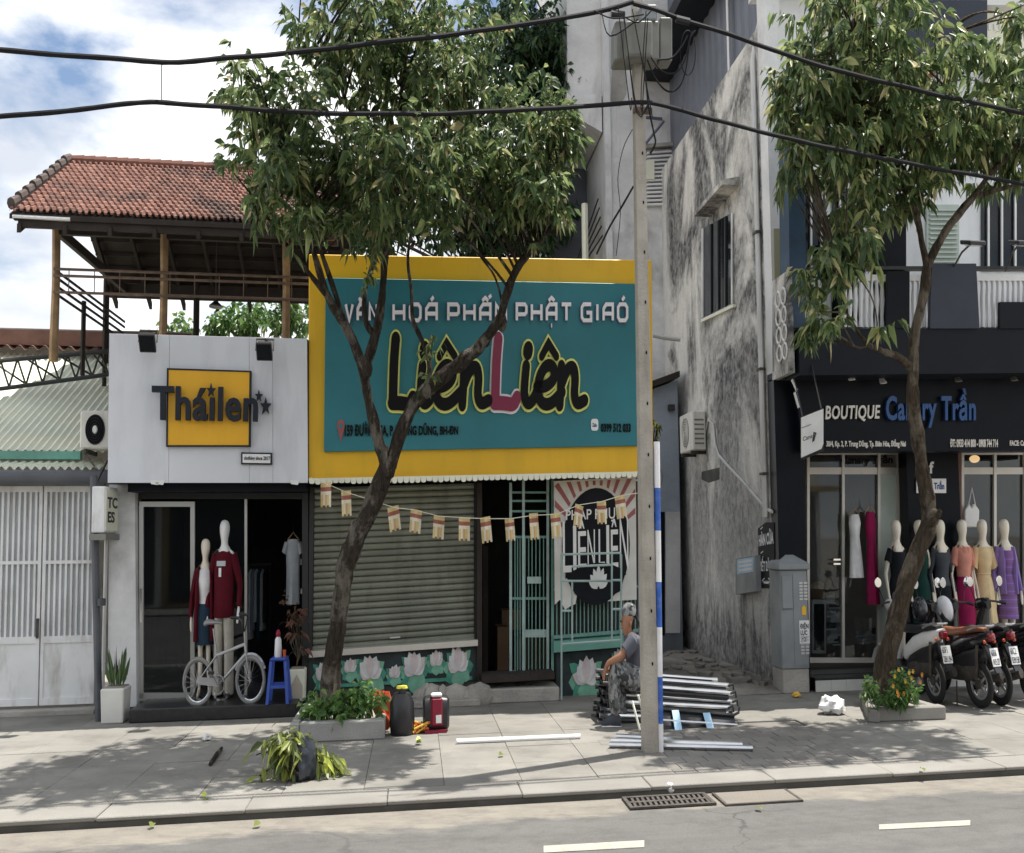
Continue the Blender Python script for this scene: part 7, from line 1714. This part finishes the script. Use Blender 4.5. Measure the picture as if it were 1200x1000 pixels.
pt_ = thing('potted_plant', 'sparse dark plant with reddish leaves in the relief planter', 'plant', c); m, tw = crown([(c + Vector((-.08,0,.42)), (.16,.12,.30), 1)], 26, 5, .11, 9, .3); k = MB(); twigs_to(k, [c, c + Vector((0,0,.1))], tw, 12, 3, .006); k.build('stems', m_bark, pt_); m.build('leaves', leafmat('reddish leaf', [(0,(.03,.035,.02)),(.6,(.09,.05,.03)),(1,(.16,.06,.05))]), pt_, recalc=False)
# weeds and flowers
def bush(label, blobs, tws, per, size, seed, mat, base, droop=.2, cat='plant', name='weed_clump'):
    t = thing(name, label, cat, base); m, tw = crown(blobs, tws, per, size, seed, droop, .2); k = MB()
    b = Vector(base); twigs_to(k, [b + Vector((dx, dy, .0)) for dx in (-.3,-.15,0,.15,.3) for dy in (-.1,.1)], tw, 40, seed, .004); k.build('stems', m_weed, t); m.build('leaves', mat, t, recalc=False); return t
gb = gnd(400, 850, .11)
bush('green weeds round the foot of the leaning tree', [B(372,832,gb.y+.1,16,11,.2,1.2),B(412,828,gb.y+.15,20,16,.2,1.4),B(396,836,gb.y,20,8,.2,1),B(436,822,gb.y+.2,14,12,.2,.6),B(425,805,gb.y+.2,5,14,.1,.3)], 150, 7, .10, 51, m_weed, gb)
gb = gnd(1045, 836, .1)
ft = bush('flower bush with small orange blooms in the right bed', [B(1018,808,gb.y+.25,8,9,.12,.9),B(1060,812,gb.y+.2,18,10,.18,1.8),B(1045,818,gb.y+.15,22,5,.12,1.0),B(1056,796,gb.y+.3,10,6,.12,.5)], 190, 8, .062, 52, m_weed, gb, name='flower_bush')
R = random.Random(8)
for i in range(13):
    p = at(R.uniform(1044,1080), R.uniform(784,816), gb.y + R.uniform(-.05,.2)); m = MB()
    for k in range(6): a = k*pi/3; m.add([p, p + Vector((.018*cos(a-.4),-.01,.018*sin(a-.4))), p + Vector((.025*cos(a),-.015,.025*sin(a))), p + Vector((.018*cos(a+.4),-.01,.018*sin(a+.4)))], [(0,1,2,3)])
    m.build('bloom', [m_flower, m_strap][i % 2], ft, recalc=False)
# cut branches with a dark bag
gc = gnd(345, 912); cb_ = thing('cut_branches', 'heap of cut leafy branches lying at the kerb', 'branches', (gc.x, gc.y, 0)); m = MB(); k = MB(); R = random.Random(77)
for (x0,y0,x1,y1,n_) in ((345,908,316,872,9),(345,908,330,862,10),(348,906,340,868,7),(350,905,325,890,9),(352,905,392,903,10),(352,903,380,885,9),(350,908,303,914,3),(348,908,330,914,9),(352,903,362,868,8),(350,900,300,885,6),(352,905,398,906,8)):
    a = gnd(x0,y0,.06); zt2 = .05 + max(0,(912 - y1)) * .0075; d0 = gnd(345, 912); b = at(x1, y1, a.y + R.uniform(-.1,.25)); b.z = max(b.z, .03)
    mid = (a + b) / 2 + Vector((0,0,.12)); C = bez(a, mid, b, 8); k.tube(C, lin(.012,.004,9), 5)
    for i in range(n_ * 3):
        p = C[R.randint(3, 8)] + Vector((R.gauss(0,.05), R.gauss(0,.06), abs(R.gauss(0,.04)))); a_ = R.random()*6.28; dd_ = ((b-a).normalized()*.5 + Vector((cos(a_), sin(a_), R.uniform(-.5,.5)))*.8 + Vector((0,0,-.75))).normalized(); leaf_add(m, p, dd_, Vector((R.gauss(0,.5),R.gauss(-.4,.5),1)).normalized(), R.uniform(.11,.20), R.uniform(.022,.034), R.uniform(.4,1.3))
for v in m.v: v.z = max(v.z, .006)
k.build('stems', m_bark, cb_); m.build('leaves', m_cut, cb_, recalc=False)
def lump(name, label, cat, px, py, r, mat, seed, zsq=1.0, z0=0.0):
    c = gnd(px, py, z0); m = MB().ball((0,0,0), 1, 26); 
    for i, v in enumerate(m.v):
        k_ = 1 + .38 * mnoise.noise(v * 1.7 + Vector((seed,0,0))) + .22 * mnoise.noise(v * 4.5 + Vector((0,seed,0))) + .08 * mnoise.noise(v * 11); q = v * k_; m.v[i] = Vector((c.x + q.x * r[0], c.y + r[1] + q.y * r[1], max(z0 + .003, z0 + r[2] * .85 + q.z * r[2])))
    if zsq < 1: m.tube([(c.x, c.y + r[1], z0 + r[2]*1.6), (c.x + .02, c.y + r[1], z0 + r[2]*1.75), (c.x - .01, c.y + r[1], z0 + r[2]*2.05)], [r[0]*.35, r[0]*.12, r[0]*.3], 10)
    return tag(m.build(name, mat, smooth=True), label, cat)
lump('rubbish_bag', 'shiny black plastic bag among the cut branches', 'bag', 353, 917, (.17,.10,.15), m_bag, 3)
lump('plastic_bag', 'white plastic bag on the pavement beside the flower bed kerb', 'bag', 981, 839, (.20,.14,.09), m_bagw, 5, 1)
lump('paper_scrap', 'crumpled white paper on the pavement before the clothing shop', 'litter', 241, 869, (.06,.05,.03), m_bagw, 6)
lump('paper_scrap', 'small orange brown scrap at the foot of the street cabinet', 'litter', 935, 818, (.07,.05,.03), m_strap, 8)
lump('paper_cup', 'crushed white cup at the edge of the drain grate', 'litter', 787, 931, (.045,.04,.04), m_bagw, 9, 1, RZ)
lump('paper_scrap', 'white scrap with dark end in the gutter left of the drain', 'litter', 600, 932, (.06,.04,.015), m_bagw, 12, 1, RZ)
lump('red_scrap', 'tiny red scrap in the gutter', 'litter', 478, 936, (.03,.03,.012), m_bannerred, 13, 1, RZ)
a, b = gnd(246,896,.012), gnd(260,877,.02); tag(MB().tube([a, a.lerp(b,.5) + Vector((.01,0,.012)), b], [.02,.026,.016], 6).build('bark_strip', m_bark), 'dark strip of bark lying on the shaded pavement', 'bark')
for i, (x,y,z,lab) in enumerate(((242,940,-.03,'yellow green leaf hanging over the kerb edge'),(297,971,RZ,'pale dry leaf on the road'),(487,873,.0,'green leaf on the pavement below the red generator'),(1084,906,-.0,'pale leaf on the kerb below the right tree'),(176,972,RZ,'tiny dry leaf on the road near the left edge'),(590,886,0,'tiny pale leaf on the sunny pavement'),(886,948,RZ,'pale leaf on the road right of the drain grate'))):
    m = MB(); c = gnd(x,y,z) + Vector((0,0,.012)); R = random.Random(i)
    for j in range(3 if i in (0,2) else 1): a_ = R.random()*6.28; leaf_add(m, c + Vector((0,0,.012*j)), Vector((cos(a_),sin(a_),.25)).normalized(), Vector((.2,-.3,1)).normalized(), .10, .035, .8)
    tag(m.build('fallen_leaf', m_cut, recalc=False), lab, 'leaf')
# ================================================================ tools beside the bed
gt = gnd(511, 860); gen = thing('generator', 'small red and black portable generator on the pavement', 'generator', (gt.x, gt.y, 0))
hw, hh_ = .17, .30
MB().loft([(Vector((gt.x + x, gt.y + .18, .16)), .15 * k_, .155 * k_) for x, k_ in ((-.19,.75),(-.16,.95),(-.08,1),(.10,1),(.17,.95),(.20,.75))], 16, sq=.5, ax=(Vector((0,1,0)), Vector((0,0,1)))).build('body', m_blackm, gen, smooth=True)
MB().box((gt.x - .07, gt.y + .012, .06), (gt.x + .10, gt.y + .05, .31)).build('red_cover', m_machred, gen, bevel=.015); MB().box((gt.x + .0, gt.y + .004, .09), (gt.x + .08, gt.y + .013, .16)).build('label_plate', m_plate, gen)
MB().box((gt.x - .07, gt.y + .02, .315), (gt.x + .09, gt.y + .12, .345)).build('handle', m_pale, gen, bevel=.01); MB().box((gt.x - .16, gt.y + .0, .0), (gt.x + .16, gt.y + .3, .03)).build('skid', m_machred, gen)
gt = gnd(471, 864); bkt = thing('tool_bucket', 'black bucket shaped tool case with yellow lid', 'tool case', (gt.x, gt.y, 0))
MB().loft([(Vector((gt.x, gt.y + .16, z)), r, r * .8) for z, r in ((0,.15),(.02,.17),(.12,.185),(.28,.175),(.33,.14),(.36,.12))], 18, sq=.75).build('case', m_blackm, bkt, smooth=True)
MB().loft([(Vector((gt.x, gt.y + .13, z)), r, r * .7) for z, r in ((.40,.075),(.405,.085),(.425,.075))], 16).build('lid', mk('yellow lid', (.55,.50,.06), .5), bkt, smooth=True); MB().tube([(gt.x, gt.y + .13, .35), (gt.x, gt.y + .13, .41)], .06, 12).build('neck', m_blackm, bkt)
gt = gnd(447, 858); oc = thing('extension_cord', 'bundle of orange cord hung over the bed kerb', 'cord', (gt.x, gt.y, 0)); R = random.Random(6)
for j in range(7):
    k_ = .02 * j; MB().tube([Vector((gt.x - .10 + k_ + .02*R.random(), gt.y + .12 - k_*.4, .36 - .02*R.random())), Vector((gt.x - .16 + k_, gt.y + .05 - k_*.3, .25)), Vector((gt.x - .03 + k_*1.2, gt.y - .0 - k_*.3, .10)), Vector((gt.x + .08 + k_*.5, gt.y - .02 - k_*.1, .02 + .008*j)), Vector((gt.x + .06 + k_, gt.y + .03, .16)), Vector((gt.x - .02 + k_, gt.y + .1, .34))], .016, 6).build('loop', m_orange, oc, smooth=True)
gt = gnd(494, 861); sp2 = thing('strap_heap', 'tangle of yellow and orange straps between the tool case and generator', 'straps', (gt.x, gt.y, 0)); R = random.Random(16)
for j in range(8): MB().tube([Vector((gt.x + R.uniform(-.14,.14), gt.y + R.uniform(0,.14), max(.014, R.uniform(0,.11)))) for _ in range(6)], .013, 6).build('strap', m_strap if j % 3 else m_orange, sp2, smooth=True)
# ================================================================ scooters
def scooter(label, px, py, head, paint, seatm, leanm, label_plate, tailz=.0):
    b = gnd(px, py); t = thing('parked_scooter', label, 'scooter', b, 'scooters parked before the boutique'); pl0 = placer(b, head)
    ln = radians(6)
    def pl(p): p = Vector(p) * .95; return pl0((p[0], p[1] + p[2] * tan(ln) * leanm, p[2]))
    X = lambda m: m.xf(lambda p: pl(p))
    AXZ = (Vector((0,1,0)), Vector((0,0,1)))
    R0 = .245
    for f, nm in ((0.0, 'rear'), (1.24, 'front')):
        w = X(MB().tube([(f + (R0 - .040) * cos(2*pi*i/30), 0, R0 + (R0 - .040) * sin(2*pi*i/30)) for i in range(30)], .043, 10, closed=True)).build('wheel', m_rubber, t, smooth=True)
        X(MB().tube([(f + .15 * cos(2*pi*i/24), 0, R0 + .15 * sin(2*pi*i/24)) for i in range(24)], .018, 6, closed=True)).build('rim', m_bikes, w, smooth=True)
        for i in range(5): a = 2*pi*i/5; X(MB().tube([(f, 0, R0), (f + .14*cos(a), 0, R0 + .14*sin(a))], [.025,.015], 6)).build('spoke', m_bikes, w)
        X(MB().tube([(f,-.05,R0),(f,.05,R0)], .05, 10)).build('hub', m_iron, w)
    L_ = lambda rings, nm, mt, sq=.75, seg=14, par=None: X(MB().loft([(Vector((f,0,z)), a, c) for f, z, a, c in rings], seg, sq=sq, ax=AXZ)).build(nm, mt, par or t, smooth=True)
    L_([(-.30,.80,.02,.02),(-.27,.77,.07,.045),(-.10,.715,.115,.075),(.12,.67,.13,.09),(.35,.60,.13,.10),(.55,.50,.12,.09),(.62,.46,.08,.05)], 'tail_body', paint)
    L_([(-.16,.58,.06,.05),(.0,.52,.10,.11),(.2,.47,.115,.12),(.45,.42,.10,.10),(.58,.38,.06,.05)], 'under_body', m_blackm)
    L_([(-.20,.815,.07,.02),(-.10,.825,.10,.03),(.10,.80,.12,.04),(.35,.765,.11,.045),(.58,.76,.09,.05),(.66,.74,.04,.03)], 'seat', seatm)
    L_([(-.05,.42,.07,.10),(.15,.38,.11,.12),(.40,.35,.12,.10),(.55,.33,.08,.08)], 'engine', m_iron)
    L_([(.50,.30,.13,.04),(.75,.29,.14,.04),(.95,.36,.13,.06)], 'footboard', m_blackm)
    X(MB().loft([(Vector((.93,0,.34)), .10, .05), (Vector((.97,0,.50)), .19, .05), (Vector((.95,0,.70)), .21, .055), (Vector((.90,0,.88)), .15, .06), (Vector((.86,0,.98)), .10, .06)], 14, ax=(Vector((0,1,0)), Vector((1,0,0))))).build('leg_shield', paint, t, smooth=True)
    L_([(.78,1.0,.06,.05),(.86,1.02,.13,.06),(.98,1.0,.12,.07),(1.04,.97,.06,.05)], 'headlamp_cowl', paint)
    X(MB().tube([(1.24,.07,R0),(1.12,.07,.62),(.92,0,.95)], .022, 7)).build('fork', m_iron, t, smooth=True); X(MB().tube([(1.24,-.07,R0),(1.12,-.07,.62),(.92,0,.95)], .022, 7)).build('fork', m_iron, t, smooth=True)
    X(MB().tube([(.76,-.33,1.02),(.84,-.22,1.03),(.87,0,1.05),(.84,.22,1.03),(.76,.33,1.02)], .013, 7)).build('handlebar', m_iron, t, smooth=True)
    for s in (1,-1):
        X(MB().tube([(.80,s*.28,1.03),(.74,s*.36,1.01)], .019, 8)).build('grip', m_blackm, t); mr = X(MB().tube([(.84,s*.24,1.04),(.86,s*.30,1.16),(.84,s*.34,1.22)], .008, 5)).build('mirror', m_blackm, t)
        X(MB().loft([(Vector((.86,s*.35,1.26)), .065, .05), (Vector((.835,s*.35,1.26)), .075, .058), (Vector((.832,s*.35,1.26)), .07, .054)], 14, ax=AXZ)).build('mirror_glass', m_chrome, mr)
        X(MB().tube([(-.02,s*.10,.30),(-.10,s*.12,.66)], .024, 8)).build('shock_absorber', m_iron, t)
        X(MB().tube([(.05,s*.13,.80),(-.16,s*.13,.86),(-.27,s*.10,.865),(-.31,s*.0,.865)], .013, 6)).build('grab_rail', m_bikes, t, smooth=True)
        X(MB().loft([(Vector((-.235,s*.115,.70)), .03, .02), (Vector((-.26,s*.12,.70)), .02, .014)], 8, ax=AXZ)).build('indicator', m_orange, t)
    L_([(-.325,.745,.045,.028),(-.30,.75,.075,.045),(-.26,.75,.08,.05)], 'tail_lamp', m_redlamp)
    X(MB().hexa([(-.20,-.07,.66),(-.20,.07,.66),(-.14,.07,.66),(-.14,-.07,.66),(-.385,-.075,.40),(-.385,.075,.40),(-.36,.075,.40),(-.36,-.075,.40)])).build('rear_fender', m_blackm, t)
    plt = X(MB().hexa([(-.352,-.095,.46),(-.352,.095,.46),(-.346,.095,.46),(-.346,-.095,.46),(-.305,-.095,.64),(-.305,.095,.64),(-.299,.095,.64),(-.299,-.095,.64)])).build('number_plate', m_plate, t)
    fq = lambda s, u, d=0.0: pl((-.353 + .047 * u - d, .08 - .16 * s, .475 + .15 * u)); put_text(label_plate, fq, .002, m_char, plt, 'plate_lettering', d0=.001)
    X(MB().tube([(.35,-.15,.26),(.05,-.17,.27),(-.28,-.18,.36)], [.03,.05,.055], 10)).build('exhaust', m_iron, t, smooth=True); X(MB().tube([(.10,-.165,.30),(-.22,-.175,.375)], .045, 8)).build('heat_shield', m_bikes, t, smooth=True)
    X(MB().loft([(Vector((1.24 + .285*cos(radians(a)), 0, R0 + .285*sin(radians(a)))), .07, .02) for a in (20,50,80,110,140)], 8, ax=AXZ)).build('front_mudguard', paint, t, smooth=True)
    X(MB().tube([(.35,.10,.25),(.30,.20,.0)], .012, 6)).build('side_stand', m_iron, t)
    return t, pl
SH = pi / 2 + .14
_, p1 = scooter('white and black scooter nearest the leaning tree', 1097, 825, SH - .05, m_bikew, m_seatb, .6, '60F1\n281.94')
_, p2 = scooter('black scooter with brown saddle in the middle of the row', 1150, 830, SH + .10, m_bikeb, m_saddle, .8, '60B8\n415.27')
_, p3 = scooter('black scooter third from the tree, right of the brown saddle', 1173, 827, SH + .02, m_bikeb, m_seatb, .5, '60C2\n039.58')
_, p4 = scooter('black scooter cut off by the right edge of the photo', 1212, 824, SH, m_bikeb, m_seatb, .5, '60H4\n112.60')
def helmet(label, c, mat, r=.13, yaw=0.0, tilt=.3):
    c = Vector(c); t = thing('helmet', label, 'helmet', c - Vector((0,0,r)), 'helmets left on the scooters'); cy, sy = cos(yaw), sin(yaw)
    def P(p):
        x, y, z = p; y, z = y * cos(tilt) - z * sin(tilt), y * sin(tilt) + z * cos(tilt); return c + Vector((x * cy - y * sy, x * sy + y * cy, z))
    m = MB(); seg = 20; rings = []
    for i in range(9): a = pi * i / 8 * .68; rings.append((Vector((0,0,r*cos(a))), max(.004, r*.92*sin(a)), max(.004, r*1.08*sin(a))))
    m.loft(rings, seg).xf(P).build('shell', mat, t, smooth=True)
    MB().loft([(Vector((0,-.02,-.03)), r*.9, r*1.06), (Vector((0,-.02,.045)), r*.88, r*1.04)], 18, caps=False).xf(lambda p: P((p[0]*.99, min(p[1], .0) * 1.03, p[2]))).build('visor', m_glassdk, t, smooth=True)
    MB().tube([(r*.8,0,-.05),(r*.5,-.02,-.16),(-r*.5,-.02,-.16),(-r*.8,0,-.05)], .008, 5).xf(P).build('strap', m_blackm, t)
helmet('navy helmet hanging behind the leaning trunk', p1((.80,-.05,1.02)), m_helm, .14, .3)
helmet('black glossy helmet on the handlebar of the brown saddle scooter', p2((.82,.30,.98)), m_helmk, .13, -.2, .7)
helmet('white helmet with dark visor on the brown saddle scooter', p2((.80,-.28,.96)), m_helmw, .145, .2, .9)
helmet('silver helmet hooked low on the side of the brown saddle scooter', p2((.55,.32,.66)), m_helmw, .125, .5, 1.2)
